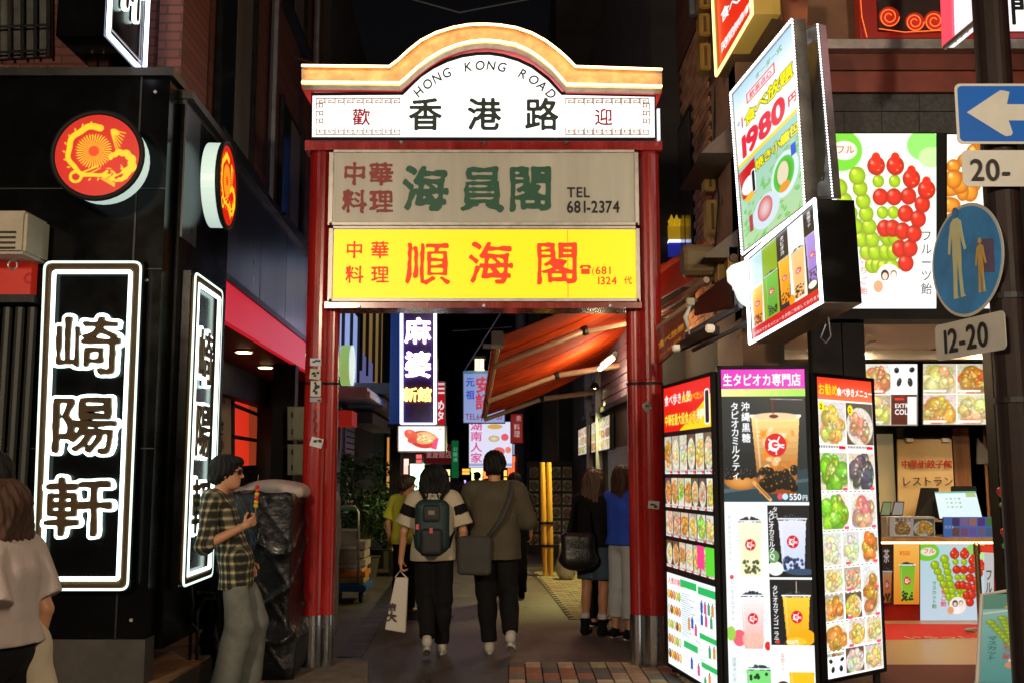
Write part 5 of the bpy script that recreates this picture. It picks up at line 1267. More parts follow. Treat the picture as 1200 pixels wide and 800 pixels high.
# second narrow board beside it
im = Img(40, 290, (.50, .48, .46)); im.noise(.5, 12, 4); im.text('タピオカ', 8, 190, 24, (.22, .18, .18), vertical=True, bold=.01, gap=.02); im.ell(18, 140, 12, 10, (.65, .2, .2)); im.rect(4, 66, 30, 69, (1, .8, .7)); im.rect(0, 100, 28, 104, (1, .6, .5))
q2 = [A(947, 232, 7.9), A(978, 232, 7.65), A(960, 28, 7.65), A(943, 34, 7.9)]
nbx = lbox('narrow_board', 'narrow grey translucent board beside the price board, faint タピオカ lettering', q2, .07, alu, im, .42, frame=.012); dots(q2, nbx, 4, 60, .0075, glow('led_white', hx('f4f8ff'), 5), edges=(1,))
q3 = [A(927, 110, 8.05), A(944, 110, 8.05), A(947, -20, 8.05), A(914, -20, 8.05)]
im = Img(30, 100, (.58, .30, .16)); im.noise(.7, 14, 9); im.ring(14, 10, 7, 3, (.5, .1, .06)); 
ob = thing('orange_banner', 'orange tapering banner between the two protruding boards', 'banner', q3[0]); slabq('cloth', q3, .02, mat('banner_orange', (.3, .12, .05), .7), ob); pic(im, q3, 'print', ob, es=.45)
# red and yellow banner box above
q = [A(842, 89, 8.9), A(884, 17, 7.75), A(880, -70, 7.75), A(836, -40, 8.9)]
im = Img(110, 200, (.90, .16, .06)); im.text('食べ放題', 14, 120, 30, (1, 1, 1), bold=.035, gap=-.1, out=(.3, .05, .03), ow=.02); im.text('時間無制限', 10, 180, 24, (1, 1, 1), bold=.03, gap=-.12)
rb = lbox('banner_box', 'red lit sign box with yellow rim and white lettering 時間無制限', q, .16, mat('box_yellow', (.45, .30, .06), .5, emit=(.5, .30, .04), es=.25), im, 1.1, frame=.05)
tq = [Vector(x) for x in q]; n_ = (tq[1]-tq[0]).cross(tq[3]-tq[0]).normalized(); mb = MB(); mb.tube([x+n_*.02 for x in tq], .015, 6, closed=True); build(mb, 'rim_light', glow('rim_yellow', (1., .62, .2), 3), rb)
a, b = A(884, 17, 7.78), A(912, -60, 7.78); mb = MB(); mb.span((a.x+.02, 7.78, a.z), (b.x, 7.95, b.z)); build(mb, 'end_panel', mat('box_yellow', (.45, .30, .06)), rb)
mb = MB(); a = A(842, 89, 8.9); b = A(884, 17, 7.8); mb.quad(a+Vector((0, 0, -.01)), b+Vector((0, 0, -.01)), (b.x+.28, b.y+.1, b.z-.01), (a.x+.33, a.y+.1, a.z-.01)); build(mb, 'underside', mat('box_under', (.22, .13, .05), .6), rb)

# drinks light box
im = Img(200, 240, (.93, .95, .9)); im.grad(0, 0, 42, 205, (.72, .86, .9), (.9, .95, .9)); im.rect(42, 0, 88, 205, (.55, .68, .12)); im.rect(88, 0, 122, 205, (.16, .15, .14)); im.rect(122, 0, 166, 205, (.95, .95, .93)); im.rect(166, 0, 200, 205, (.13, .12, .12))
cup(im, 4, 95, 36, 108, (.96, .78, .3), (.93, .5, .05), 1, heap=False); cup(im, 48, 85, 38, 115, (.45, .75, .25), (.35, .62, .2), 2); cup(im, 91, 72, 32, 118, (.98, .72, .2), (.95, .55, .03), 3); cup(im, 128, 76, 36, 122, (.97, .78, .52), (.93, .70, .45), 4); cup(im, 168, 62, 32, 120, (.68, .58, .88), (.55, .45, .80), 5)
im.text('タピオカ', 98, 22, 13, (1, 1, 1), vertical=True); im.text('黒糖ラテ', 176, 14, 10, (1, 1, 1), vertical=True); im.ell(124, 195, 8, 14, (.95, .6, .05)); im.ell(180, 188, 11, 9, (.93, .95, .88)); im.rect(0, 205, 200, 240, (.80, .08, .10))
im.text('お飲みできるメニューを多数ご用意しております', 5, 228, 10.6, (1, 1, 1), bold=.01, hs=.82)
q = [A(881.5, 402, 8.15), A(966, 354, 7.0), A(957.5, 234, 7.0), A(877, 303, 8.15)]
dk = thing('drinks_light_box', 'black light box of five bubble tea drinks with red caption strip', 'sign', (q[0]+q[1])/2)
q_ = [Vector(x) for x in q]; bw = A(1006, 300, 7.0).x-A(961, 300, 7.0).x
back = [p+Vector((bw, .02, 0)) for p in q_]; mb = MB(); mb.hexa([q_[0], q_[1], back[1], back[0], q_[3], q_[2], back[2], back[3]]); build(mb, 'casing', blackmatte, dk)
mb = MB(); off_ = Vector((0, 0, -.006)); mb.slab([q_[0]+off_, back[0]+off_, back[1]+off_, q_[1]+off_], .01); build(mb, 'underside', mat('underside_silver', (.35, .34, .32), .4, .3), dk)
pic(im, sub(q, .02, .02, .98, .97), 'printed_face', dk, es=1.15, lift=.006)
nq = (q_[1]-q_[0]).cross(q_[3]-q_[0]).normalized(); mb = MB(); mb.tube([x+nq*.02 for x in q_], .014, 6, closed=True); build(mb, 'edge_light', glow('led_white', hx('f4f8ff'), 5), dk)
mb = MB(); mb.tube([A(968, 380, 7.3), A(962, 396, 7.3), A(968, 402, 7.3), A(974, 394, 7.3), A(971, 372, 7.3)], .006, 5); build(mb, 'loose_wire', alu, dk)
# white round lamp beside the box
c = A(878, 337, 8.25); lp = thing('wall_lamp', 'white half-round glowing lamp shade behind the drinks light box', 'lamp', c)
mb = MB(); nseg = 18; V = []; cx_, cz_ = c.x, c.z+.14
prof = [(cx_-.17, c.z+.16), (cx_+.05, c.z+.24), (cx_+.05, c.z-.16), (cx_-.02, c.z-.15), (cx_-.09, c.z-.10), (cx_-.14, c.z-.02), (cx_-.165, c.z+.07)][::-1]; n = len(prof)
mb.add([(x, 8.15, z) for x, z in prof]+[(x, 8.32, z) for x, z in prof], [tuple(range(n)), tuple(range(n, 2*n))[::-1]]+[(i, (i+1) % n, n+(i+1) % n, n+i) for i in range(n)]); build(mb, 'shade', glow('shade_white', hx('dfe9e4'), 1.1), lp, bevel=.01)
mb = MB(); mb.span((cx_+.05, 8.2, c.z-.03), (RX, 8.28, c.z+.03)); build(mb, 'arm', alu, lp)

# ================================================================== SHOP INTERIOR
inn = thing('shop_interior', 'warm lit shop interior with pale ceiling, wood wall and black framed back wall', 'interior', (4, 10.5, 0)); inn['kind'] = 'structure'
mb = MB(); mb.span((RX+.3, 8.62, .0), (7, 12.3, .012)); build(mb, 'floor', mat('floor_beige', (.33, .23, .14), .35, var=.18, vs=2.5, bump=.05), inn)
mb = MB(); mb.span((1.7, 6.2, -.03), (7, 8.62, .009)); build(mb, 'entry_paving', mat('entry_brown', (.12, .065, .045), .5, var=.3, vs=5, bump=.15), inn)
mb = MB(); mb.span((RX+.31, 8.9, 2.90), (7, 12.3, 3.0)); build(mb, 'ceiling', mat('ceiling_white', (.62, .55, .50), .7, var=.06, vs=2, bump=0), inn)
mb = MB(); mb.span((RX+.3, 12.2, 0), (7, 12.35, 2.9)); build(mb, 'back_wall', mat('back_black', (.015, .014, .013), .5), inn)
mb = MB(); mb.span((RX+.3, 8.9, 0), (RX+.42, 12.2, 2.9)); build(mb, 'left_wall', mat('back_black', (.015, .014, .013), .5), inn)
wood = bpy.data.materials.new('wood_wall'); wood.use_nodes = True
n_ = wood.node_tree.nodes; l_ = wood.node_tree.links; b_ = n_['Principled BSDF']; tc = n_.new('ShaderNodeTexCoord'); mp = n_.new('ShaderNodeMapping'); mp.inputs['Scale'].default_value = (6, 6, .35)
no = n_.new('ShaderNodeTexNoise'); no.inputs['Scale'].default_value = 3; no.inputs['Detail'].default_value = 8; rp = n_.new('ShaderNodeValToRGB'); rp.color_ramp.elements[0].color = (.13, .055, .022, 1); rp.color_ramp.elements[1].color = (.27, .13, .055, 1); rp.color_ramp.elements[0].position = .3; rp.color_ramp.elements[1].position = .7
l_.new(tc.outputs['Object'], mp.inputs[0]); l_.new(mp.outputs[0], no.inputs[0]); l_.new(no.outputs[0], rp.inputs[0]); l_.new(rp.outputs[0], b_.inputs['Base Color']); b_.inputs['Roughness'].default_value = .45
YI = 12.15
for i_ in range(7):
    a, b = A(1131+i_*20, 800, YI), A(1150.4+i_*20, 500, YI); mb = MB(); mb.span((a.x, YI-.02, .012), (b.x, YI+.04, 2.12)); build(mb, 'wood_plank', wood, inn)
for (x0, x1, y0, y1) in ((1022, 1045, 508, 600),):
    a, b = A(x0, y1, YI), A(x1, y0, YI); mb = MB(); mb.span((a.x, YI-.03, a.z), (b.x, YI+.04, b.z)); build(mb, 'glass_panel', mat('cream_glass', (.34, .29, .17), .3, emit=(.30, .25, .13), es=.35), inn)
mb = MB(); a = [A(1143, 543, YI), A(1167, 543, YI), A(1143, 512, YI)]; mb.add([(p.x, YI-.05, p.z) for p in a]+[(p.x, YI-.02, p.z) for p in a], [(0, 1, 2), (5, 4, 3), (0, 3, 4, 1), (1, 4, 5, 2), (2, 5, 3, 0)]); build(mb, 'corner_mirror', mat('mirror_grey', (.25, .24, .22), .3, .4), inn)
# ceiling lights
for k, (x, y) in enumerate(((3.1, 9.6), (4.6, 9.4), (3.6, 11.0), (5.2, 10.8))):
    t = thing('ceiling_light', 'flush square ceiling light in the shop, %s' % ('nearest the left wall', 'near the open front', 'over the register', 'deep in the shop by the wood wall')[k], 'ceiling light', (x, y, 2.87), 'shop ceiling lights')
    mb = MB(); mb.lathe((x, y, 2.875), [(.20, 0), (.20, .024)], 24); build(mb, 'rim', white, t)
    mb = MB(); mb.lathe((x, y, 2.866), [(.17, 0), (.17, .008)], 24); build(mb, 'diffuser', glow('shop_light', hx('ffd8a4'), 140), t)
for k in range(3):
    mb = MB(); mb.span((2.7+k*.9, 9.9+.35*k, 2.892), (2.76+k*.9, 10.9+.35*k, 2.90)); build(mb, 'ceiling_slot', darkmetal, inn)
mb = MB(); mb.span((RX+.45, 11.0, 2.80), (5.8, 11.05, 2.90)); build(mb, 'ceiling_rail', white, inn)
# menu screens
def tileimg(specs, cols, rows, s=56):
    im = Img(cols*s, rows*s, (.95, .94, .92))
    for k, sp_ in enumerate(specs):
        i, j = k % cols, k//cols; x0, y0 = i*s, j*s
        if sp_ == 'panda': panda(im, x0+1, y0+1, x0+s-1, y0+s-1)
        elif sp_ == 'can':
            im.rect(x0, y0, x0+s-1, y0+s-1, (.28, .03, .03)); im.rect(x0+s*.62, y0+4, x0+s-2, y0+s-2, (.95, .9, .88)); im.text('EXTRA', x0+8, y0+24, 11, (1, 1, 1), bold=.03); im.text('COLD', x0+8, y0+36, 13, (1, 1, 1), bold=.03); im.rect(x0+8, y0+6, x0+28, y0+10, (.9, .1, .1))
        else:
            b, d = sp_; fuzz(im, x0+1, y0+1, x0+s-1, y0+s-1, k+cols*7, b, d, n=16, big=1.35); im.rect(x0+2, y0+s-8, x0+s*.7, y0+s-4, (.95, .9, .9))
    return im
blue = ((.10, .16, .30), (.93, .55, .28)); fr = ((.97, .85, .8), (.85, .48, .10)); egg = ((.93, .35, .25), (.97, .85, .45)); gy = ((.6, .62, .6), (.92, .62, .25)); ch = ((.98, .9, .85), (.95, .80, .45))
q = [A(1012, 499, 11.6), A(1076, 499, 11.6), A(1076, 425, 11.6), A(1012, 425, 11.6)]
lbox('menu_screen', 'lit menu screen with panda buns and a red can tile above the till', q, .06, blackmatte, tileimg([blue, 'panda', ch, 'can'], 2, 2), 1.25, frame=.012)
q = [A(1080, 498, 11.6), A(1202, 498, 11.6), A(1202, 425, 11.6), A(1080, 425, 11.6)]
lbox('menu_screen', 'lit six-tile menu screen of fried food above the wood wall', q, .06, blackmatte, tileimg([egg, fr, ((1, .85, .85), (.95, .7, .68)), gy, ch, ch], 3, 2), 1.25, frame=.012)
# restaurant sign
q = [A(1053, 611, 12.0), A(1120, 611, 12.0), A(1115, 514, 12.0), A(1052, 514, 12.0)]
t = thing('restaurant_sign', 'cream board in the shop reading 中華街餃子館 レストラン', 'sign', (q[0]+q[1])/2); slabq('board', q, .03, mat('board_cream', hx('c9b284'), .55, var=.06), t)
put('中華街餃子館', 1056, 547, 10.0, mat('ink_red2', hx('a01c14'), .6), t, Y=11.965, bold=.015, name='lettering', lift=0); put('レストラン', 1056, 568, 12.2, mat('ink_brown', hx('4a2c14'), .6), t, Y=11.965, name='lettering', lift=0, bold=.005)
for x in (1066, 1108):
    mb = MB(); a = A(x, 515, 11.95); mb.span((a.x-.04, 11.94, a.z-.02), (a.x+.04, 11.99, a.z+.02)); build(mb, 'clip', white, t)
# counter
YC = 11.4
ct = thing('shop_counter', 'low takeaway counter with glowing top edge and drink posters on its front', 'counter', A(1098, 727, YC))
def cspan(name, x0, y0, x1, y1, yf, yb, m, par=None, bev=0): return fspan(name, x0, y0, x1, y1, yf, yb, m, par or ct, YC, bev)
cspan('cabinet', 1030, 634, 1164, 727, YC, YC+.55, mat('cab_red', (.30, .02, .02), .4)); cspan('top', 1028, 629, 1166, 634, YC-.04, YC+.58, mat('counter_top', (.35, .22, .14), .35))
cspan('edge_light', 1030, 634.5, 1164, 636.5, YC-.03, YC-.012, glow('edge_warm', hx('ffdf9a'), 7)); cspan('kick_plate', 1030, 706, 1080, 727, YC-.015, YC, mat('kick_red', (.35, .015, .01), .3))
im = Img(40, 90, (.10, .08, .07)); cup(im, 2, 40, 34, 46, (.85, .6, .4), (.85, .35, .05), 12); im.text('茶', 6, 26, 22, (1, .9, .9), bold=.01)
def cpic(nm, im, x0, y0, x1, y1, es, lit=True, dx=0): 
    q = [A(x0, y1, YC), A(x1, y1, YC), A(x1, y0, YC), A(x0, y0, YC)]; q[2] += Vector((dx, 0, 0)); q[3] += Vector((dx, 0, 0)); q = [p-Vector((0, .03, 0)) for p in q]
    s_ = slabq(nm, q, .02, blackmatte, ct); pic(im, q, 'print', s_, es=es, lit=lit)
    return s_
cpic('poster', im, 1032, 637, 1045, 707, .5); im = Img(70, 130, (.93, .60, .18)); im.grad(0, 0, 70, 130, (.96, .72, .32), (.85, .48, .12)); im.text('¥550', 16, 24, 13, (.9, .3, .1)); cup(im, 16, 44, 42, 78, (.45, .70, .18), (.55, .72, .15), 15)
cpic('poster', im, 1046, 637, 1076, 707, 1.0); im = fruit_poster(120, 150, (.70, .85, .88), (.78, .84, .90)); skewers(im, 20, 6, .98, .9); couple(im, 70, 120, 1.2)
im.text('いちご飴', 38, 88, 11, (.9, .25, .3), vertical=True, bold=.02); im.text('マスカット飴', 22, 80, 9, (.3, .55, .3), vertical=True, bold=.02)
cpic('poster', im, 1077, 637, 1152, 726, .95); im = Img(24, 100, (.93, .93, .93)); im.text('フルーツ', 3, 44, 17, (.08, .07, .07), vertical=True, bold=.01); cpic('poster', im, 1152, 640, 1163, 727, .6)
# counter-top things
cspan('display_case', 1040, 605, 1095, 629, YC+.02, YC+.2, mat('case_white', (.5, .46, .42), .5)); im = Img(90, 40, (.75, .68, .60)); fuzz(im, 10, 6, 42, 38, 3, (.6, .4, .2), (.65, .35, .1), 14); fuzz(im, 48, 4, 88, 38, 5, (.8, .8, .72), (.9, .65, .1), 5); im.text('焼きたて', 12, 9, 8, (.1, .08, .05))
cpic('display_card', im, 1041, 605, 1094, 628, .5); im = Img(90, 36, (.25, .45, .75)); 
for k in range(10):
    r = random.Random(k+4); im.rect(16+k % 5*15, 2+k//5*17, 29+k % 5*15, 16+k//5*17, (r.uniform(.1, .8), r.uniform(.15, .5), r.uniform(.2, .7)))
im.text('ソフト', 2, 20, 6, (1, 1, 1)); cpic('display_card', im, 1104, 605, 1163, 629, .6)
mon = thing('till_monitor', 'black monitor and white touch screen tilted on the counter', 'monitor', A(1105, 605, YC+.3))
q = [A(1073, 605, YC+.35), A(1103, 607, YC+.3), A(1100, 571, YC+.35), A(1080, 571, YC+.35)]; slabq('monitor_back', q, .06, blackmatte, mon)
q = [A(1101, 607, YC+.12), A(1151, 607, YC+.12), A(1143, 575, YC+.25), A(1095, 576, YC+.25)]; im = Img(60, 40, (.86, .95, .97)); im.rect(0, 0, 60, 3, (.35, .7, .6))
for k in range(12): im.rect(14+k % 4*6, 10+k//4*6, 17+k % 4*6, 12+k//4*6, ((.8, .8, .5), (.5, .7, .6))[k % 2])
im.rect(44, 3, 58, 9, (.7, .75, .5)); slabq('screen_body', q, .04, blackmatte, mon); pic(im, q, 'screen', mon, es=1.05, lift=.006)
a = A(1127, 573, YC+.5); mb = MB(); mb.span((a.x-.13, YC+.4, a.z-.045), (a.x+.13, YC+.5, a.z+.04)); build(mb, 'barcode_camera', blackmatte, mon, bevel=.01)
for k, (x0, x1) in enumerate(((1031, 1043), (1044, 1058))):
    q = [A(x0, 604, YC+.2), A(x1, 604, YC+.2), A(x1+2, 587, YC+.26), A(x0+4, 587, YC+.26)]; t = thing('tablet', ('tablet with greenish screen leaning at the left end of the counter', 'tablet with grey screen leaning beside the greenish one')[k], 'tablet', q[0]); slabq('body', q, .02, blackmatte, t); slabq('screen', sub(q, .08, .08, .92, .92), .004, mat('tablet_%d' % k, ((.06, .10, .07), (.10, .11, .14))[k], .2, emit=((.05, .10, .06), (.10, .12, .16))[k], es=.8), t, .004)
# mats, floor pieces
mt = MB(); P = [G(1036, 749, .014), G(1165, 746, .014), G(1160, 731, .014), G(1036, 730, .014)]; mt.slab(P, .012); o = props(build(mt, 'door_mat', mat('mat_red', (.42, .014, .012), .85, var=.2, vs=20, bump=.3)), 'red floor mat with white lettering in front of the counter', 'mat')
lettering('いらっしゃいませ', G(1062, 748, .014), XR, (0, 1, 0), .17, mat('mat_white', (.6, .4, .38), .8), o, 'lettering', bold=.01, depth=.002); 
mt = MB(); P = [G(1036, 833, .018), G(1230, 833, .018), G(1195, 778, .018), G(1030, 778, .018)]; mt.slab(P, .008); props(build(mt, 'entrance_carpet', mat('carpet_dark_red', (.085, .012, .010), .9, var=.3, vs=20, bump=.4)), 'dark red entrance carpet at the edge of the pavement', 'carpet')
# stanchion with red belt
sb = G(1150, 741); t = thing('belt_stanchion', 'brass post with red belt in front of the counter', 'stanchion', sb)
mb = MB(); mb.lathe((sb.x, sb.y, .01), [(.16, 0), (.15, .02), (.03, .035), (.026, .76), (.034, .77), (.034, .86), (.02, .88)], 18); build(mb, 'brass_post', mat('brass', (.35, .25, .12), .3, .9, var=.2), t, smooth=False)
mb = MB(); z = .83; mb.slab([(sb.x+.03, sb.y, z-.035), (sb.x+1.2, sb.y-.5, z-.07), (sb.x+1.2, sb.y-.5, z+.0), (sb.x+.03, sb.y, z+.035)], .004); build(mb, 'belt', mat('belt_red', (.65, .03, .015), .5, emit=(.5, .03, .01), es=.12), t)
# candied fruit garland at the pillar
gl = thing('fruit_garland', 'hanging garland of model strawberries and green grapes at the shop pillar', 'garland', A(1187, 650, 8.3)); r = random.Random(3)
mb = MB(); mb.tube([A(1184, 540, 8.35), A(1182, 580, 8.35), A(1189, 620, 8.35), A(1186, 655, 8.35)], .012, 6); build(mb, 'cord', mat('cord_green', (.03, .10, .03), .6), gl)
for k in range(22):
    py = 548+k*4.8; px = 1185+9*math.sin(k*1.9)+r.uniform(-3, 3); c = A(px, py, 8.3+.04*math.cos(k))
    mb = MB(); 
    if k % 2 == 0: mb.lathe((c.x, c.y, c.z-.045), [(.004, 0), (.022, .02), (.037, .055), (.034, .08), (.012, .093)], 10); build(mb, 'strawberry', mat('strawberry', (.55, .02, .015), .2, var=.3, vs=40, bump=.3, coat=.5), gl, smooth=True)
    else: mb.ball(c, .024, 10, 7); build(mb, 'grape', mat('grape_green', (.12, .35, .10), .2, coat=.5), gl, smooth=True)
for px, py, s_ in ((1178, 556, 8), (1181, 600, 9)):
    q = [A(px-s_, py+14, 8.36), A(px+s_, py+14, 8.36), A(px+s_, py-14, 8.36), A(px-s_, py-14, 8.36)]; mb = MB(); mb.ball(bil(q, .5, .5), .1, 10, 6, (.05, .02, .10)); build(mb, 'bow', mat('bow_red', (.28, .02, .03), .5), gl, smooth=True)
fspan('right_pillar', 1184, 374, 1250, 800, 8.5, 8.66, blackmatte)
# curved pavement board bottom right
pb = thing('pavement_board', 'curved-top pavement board of candied fruit at the bottom right corner', 'sign', (3.55, 7.05, 0))
im = Img(110, 200, (.55, .75, .72)); im.grad(0, 0, 110, 200, (.60, .80, .76), (.35, .62, .58)); im.rect(0, 0, 110, 34, (.30, .55, .45)); 
for k in range(40):
    r = random.Random(k+77); im.ell(r.uniform(30, 110), r.uniform(4, 34), r.uniform(4, 9), r.uniform(3, 5), ((.95, .7, .2), (.9, .9, .8), (.85, .4, .3))[k % 3])
im.line(0, 44, 110, 24, 3, (.95, .9, .7)); skewers(im, 6, 40, .66, .85); couple(im, 46, 150, 1.2); im.text('いちご飴', 24, 116, 10, (.85, .2, .25), vertical=True, bold=.02); im.text('マスカット', 8, 104, 11, (.1, .4, .35), vertical=True, bold=.02)
Y0 = 7.2; P0 = A(1142, 800, Y0); xw = .52; zb_, zt_ = .18, 1.02; cols = 6
xs0 = A(1143, 760, Y0).x
q = [Vector((xs0, Y0, zb_)), Vector((xs0+.72, Y0-.06, zb_)), Vector((xs0+.78, Y0+.02, .79)), Vector((xs0+.10, Y0+.08, .75))]
slabq('board_back', q, .03, mat('board_white', (.55, .55, .52), .5), pb); pic(im, q, 'print', pb, es=.62)
mb = MB(); mb.tube([q[0], q[3], (q[3]+q[2])/2+Vector((0, 0, .04)), q[2], q[1]], .014, 6); build(mb, 'rim', white, pb)
for p in (q[0], q[1]): mb = MB(); mb.tube([p+Vector((0, .02, 0)), (p.x, p.y+.12, 0)], .012, 6); build(mb, 'leg', alu, pb)

# ================================================================== MENU LIGHT PANELS (three-fold)
def vtext(im, t, x, y, em, c, **k): im.text(t, x, y, em, c, vertical=True, **k)
ML = [(1.43, 7.3), (1.25, 8.5)]
pnl = []
def panel(label, p, q_, z0, z1, img, es, rows=None):
    Q = [Vector((p[0], p[1], z0)), Vector((q_[0], q_[1], z0)), Vector((q_[0], q_[1], z1)), Vector((p[0], p[1], z1))]
    t = thing('menu_light_panel', label, 'menu panel', (Q[0]+Q[1])/2*1, 'standing menu light panels'); t.location.z = 0
    lbox('x', '', Q, .07, blackmatte, img, es, parent=t, frame=.026, pname='printed_menu')
    ux = (Q[1]-Q[0]).normalized()
    for a in (Q[0]+ux*.06, Q[1]-ux*.06):
        mb = MB(); n = ux.cross(Vector((0, 0, 1))); c = a-n*.035; mb.span((c.x-.02, c.y-.02, 0), (c.x+.02, c.y+.02, z0)); build(mb, 'leg', blackmatte, t)
    return t, Q
# left panel print
W_, H_ = 150, 400; im = Img(W_, H_, (.04, .04, .04)); im.rect(0, 0, W_, 66, (.86, .10, .05)); im.poly([(52, 66), (W_, 20), (W_, 66)], (1, .80, .08))
im.text('食べ歩き人気', 3, 26, 17, (1, 1, 1), bold=.02, hs=.85); im.text('絶対食べたい', 62, 26, 12, (1, .85, .1), bold=.02, hs=.9); im.text('中華街最大級食べ歩き', 3, 56, 18, (1, .95, .3), bold=.03, hs=.62, out=(.6, .05, .02), ow=.04); im.text('№', 108, 54, 18, (1, 1, 1), bold=.02); im.text('1', 122, 58, 56, (.05, .05, .05), bold=.05, out=(1, 1, 1), ow=.04)
menugrid(im, 0, 72, W_, 128, 6, 1, 21); menugrid(im, 0, 132, W_, 176, 7, 1, 22); menugrid(im, 0, 180, W_, 218, 6, 1, 23); menugrid(im, 0, 222, W_, 262, 7, 1, 24); im.rect(98, 222, 118, 252, (.9, .25, .5)); im.rect(122, 222, W_, 258, (.35, .8, .2))
im.rect(0, 270, W_, H_, (.93, .96, .97)); im.text('人気の商品', 4, 284, 10, (.9, .15, .2), bold=.02)
for (a, b, c, d) in ((44, 274, 94, 284), (98, 276, W_, 286), (100, 336, 148, 343), (104, 372, 148, 379), (52, 356, 94, 365)): im.rect(a, b, c, d, (.15, .70, .35))
for k in range(5):
    for i in range(5): c = FOODS[(k*3+i*2) % 7][1]; im.ell(6+i*8.5, 300+k*21, 4.6, 6.5, c, hi=(1, .95, .8), lo=[v*.7 for v in c])
    for i in range(4): im.rect(46, 292+k*12+i*3, 46+random.uniform(20, 44), 293+k*12+i*3, (.6, .65, .68))
for k, (x, y) in enumerate(((104, 296), (114, 296), (124, 296), (134, 296), (104, 312), (116, 312), (130, 312), (66, 326), (76, 322), (86, 330), (124, 350), (136, 348), (72, 376), (92, 380), (110, 392), (122, 384))): im.rect(x, y, x+7, y+13, ((.2, .3, .7), (.8, .3, .5), (.25, .6, .4), (.85, .55, .2))[k % 4]); im.rect(x+2, y-3, x+5, y, (.3, .3, .3))
for k in range(60): r = random.Random(k+5); x = r.uniform(46, 140); y = r.uniform(290, 396); im.rect(x, y, x+r.uniform(4, 12), y+.9, (.55, .6, .62), .7)
panel('standing lit menu panel with red and yellow No. 1 header, nearest the gate post', ML[1], ML[0], .06, 2.30, im, 1.25)
# middle panel print
W_, H_ = 172, 600; im = Img(W_, H_, (.97, .98, .98)); s = W_/114.
im.rect(0, 0, W_, 38, (.86, .10, .72)); im.text('生タピオカ専門店', 4, 30, 25, (1, 1, 1), bold=.03, hs=.80, out=(.6, .02, .45), ow=.02); im.grad(0, 38, W_, 52, (.98, .98, .6), (.62, .92, .30), False)
im.grad(0, 52, W_, 250, (.10, .15, .17), (.09, .14, .16)); im.poly([(0, 196), (60, 204), (W_, 188), (W_, 250), (0, 250)], (.14, .24, .27)); im.poly([(0, 226), (W_, 206), (W_, 212), (0, 234)], (.28, .38, .40))
im.ell(38, 150, 34, 12, (.16, .22, .24)); im.rect(4, 150, 72, 196, (.07, .11, .12)); im.ell(38, 196, 34, 10, (.05, .08, .09)); im.ell(38, 148, 32, 9, (.10, .15, .16))
cup(im, 60, 88, 98, 146, (.99, .86, .55), (.55, .22, .02), 31, heap=False, marble=(.93, .50, .06), em=False); 
for k in range(30): r = random.Random(k); im.ell(72+74*r.random(), 188+38*r.random(), 7.5, 7.5, (.05, .03, .02), hi=(.85, .6, .15), a=.95)
im.line(60, 90, 158, 90, 5, (.95, .97, .97)); im.ell(109, 90, 45, 7, (.93, .80, .62)); im.line(103, 56, 105, 84, 2.6, (.45, .12, .05)); im.ell(106, 90, 9, 3.5, (.40, .12, .05)); im.line(100, 57, 165, 59, 1., (.8, .8, .8)); emblem(im, 108, 144, 22)
im.ell(36, 212, 34, 16, (.86, .60, .30), lo=(.65, .38, .14)); im.rect(2, 196, 72, 204, (.09, .13, .14)); im.line(62, 214, 94, 246, 7, (.88, .64, .34)); im.line(68, 219, 92, 243, 2, (.35, .22, .1))
for k in range(60): r = random.Random(k+300); im.ell(6+58*r.random(), 190+16*r.random(), 4, 3.6, (.04, .05, .05), hi=(.6, .65, .65))
vtext(im, '沖縄黒糖', 40, 78, 18, (1, 1, 1), bold=.025, gap=.1); vtext(im, 'タピオカミルクティ', 18, 78, 17.5, (1, 1, 1), bold=.02, gap=-.08)
im.ell(114, 240, 6, 6, (.85, .3, .35)); im.ell(124, 240, 6, 6, (.75, .88, .95)); im.text('550', 132, 246, 16, (1, 1, 1), bold=.03); im.text('円', 158, 246, 11, (1, 1, 1))
im.rect(0, 250, W_, 254, (.92, .95, .95)); im.rect(86, 256, W_, 388, (.08, .09, .10)); im.rect(86, 392, W_, 510, (.08, .09, .10)); im.grad(0, 256, 84, 600, (.97, .98, .97), (.90, .95, .95))
cup(im, 26, 284, 50, 100, (.98, .95, .82), (.97, .92, .72), 41, pearls=(.25, .3, .2)); cup(im, 108, 280, 56, 96, (.88, .88, .94), (.75, .82, .95), 42, pearls=(.1, .15, .3)); im.ell(100, 372, 16, 13, (.93, .96, .92)); im.ell(96, 350, 12, 12, (.4, .6, .35)); im.ell(150, 378, 30, 6, (.2, .3, .4))
cup(im, 28, 420, 48, 96, (.97, .93, .93), (.95, .65, .62), 43, pearls=(.93, .55, .5)); im.ell(24, 498, 13, 15, (.90, .38, .45)); im.ell(52, 500, 22, 16, (.97, .75, .68), a=.8); im.ell(8, 490, 9, 13, (.6, .8, .3)); im.ell(80, 512, 6, 8, (.85, .15, .15))
cup(im, 112, 420, 54, 88, (.99, .80, .25), (.98, .62, .02), 44, pearls=(.98, .68, .05)); im.ell(158, 496, 16, 14, (.97, .66, .05)); im.ell(136, 504, 20, 8, (.98, .76, .2)); im.line(140, 396, 140, 416, 2, (.7, .6, .5))
cup(im, 36, 552, 50, 100, (.45, .85, .45), (.55, .88, .55), 45, pearls=(.1, .25, .15)); cup(im, 120, 556, 50, 96, (.98, .75, .1), (.97, .68, .02), 46, heap=False); im.ell(108, 590, 16, 16, (.30, .20, .14), hi=(.6, .5, .4))
for k in range(8): r = random.Random(k+60); im.ell(42+36*r.random(), 560+14*r.random(), 3, 3, (.1, .2, .12))
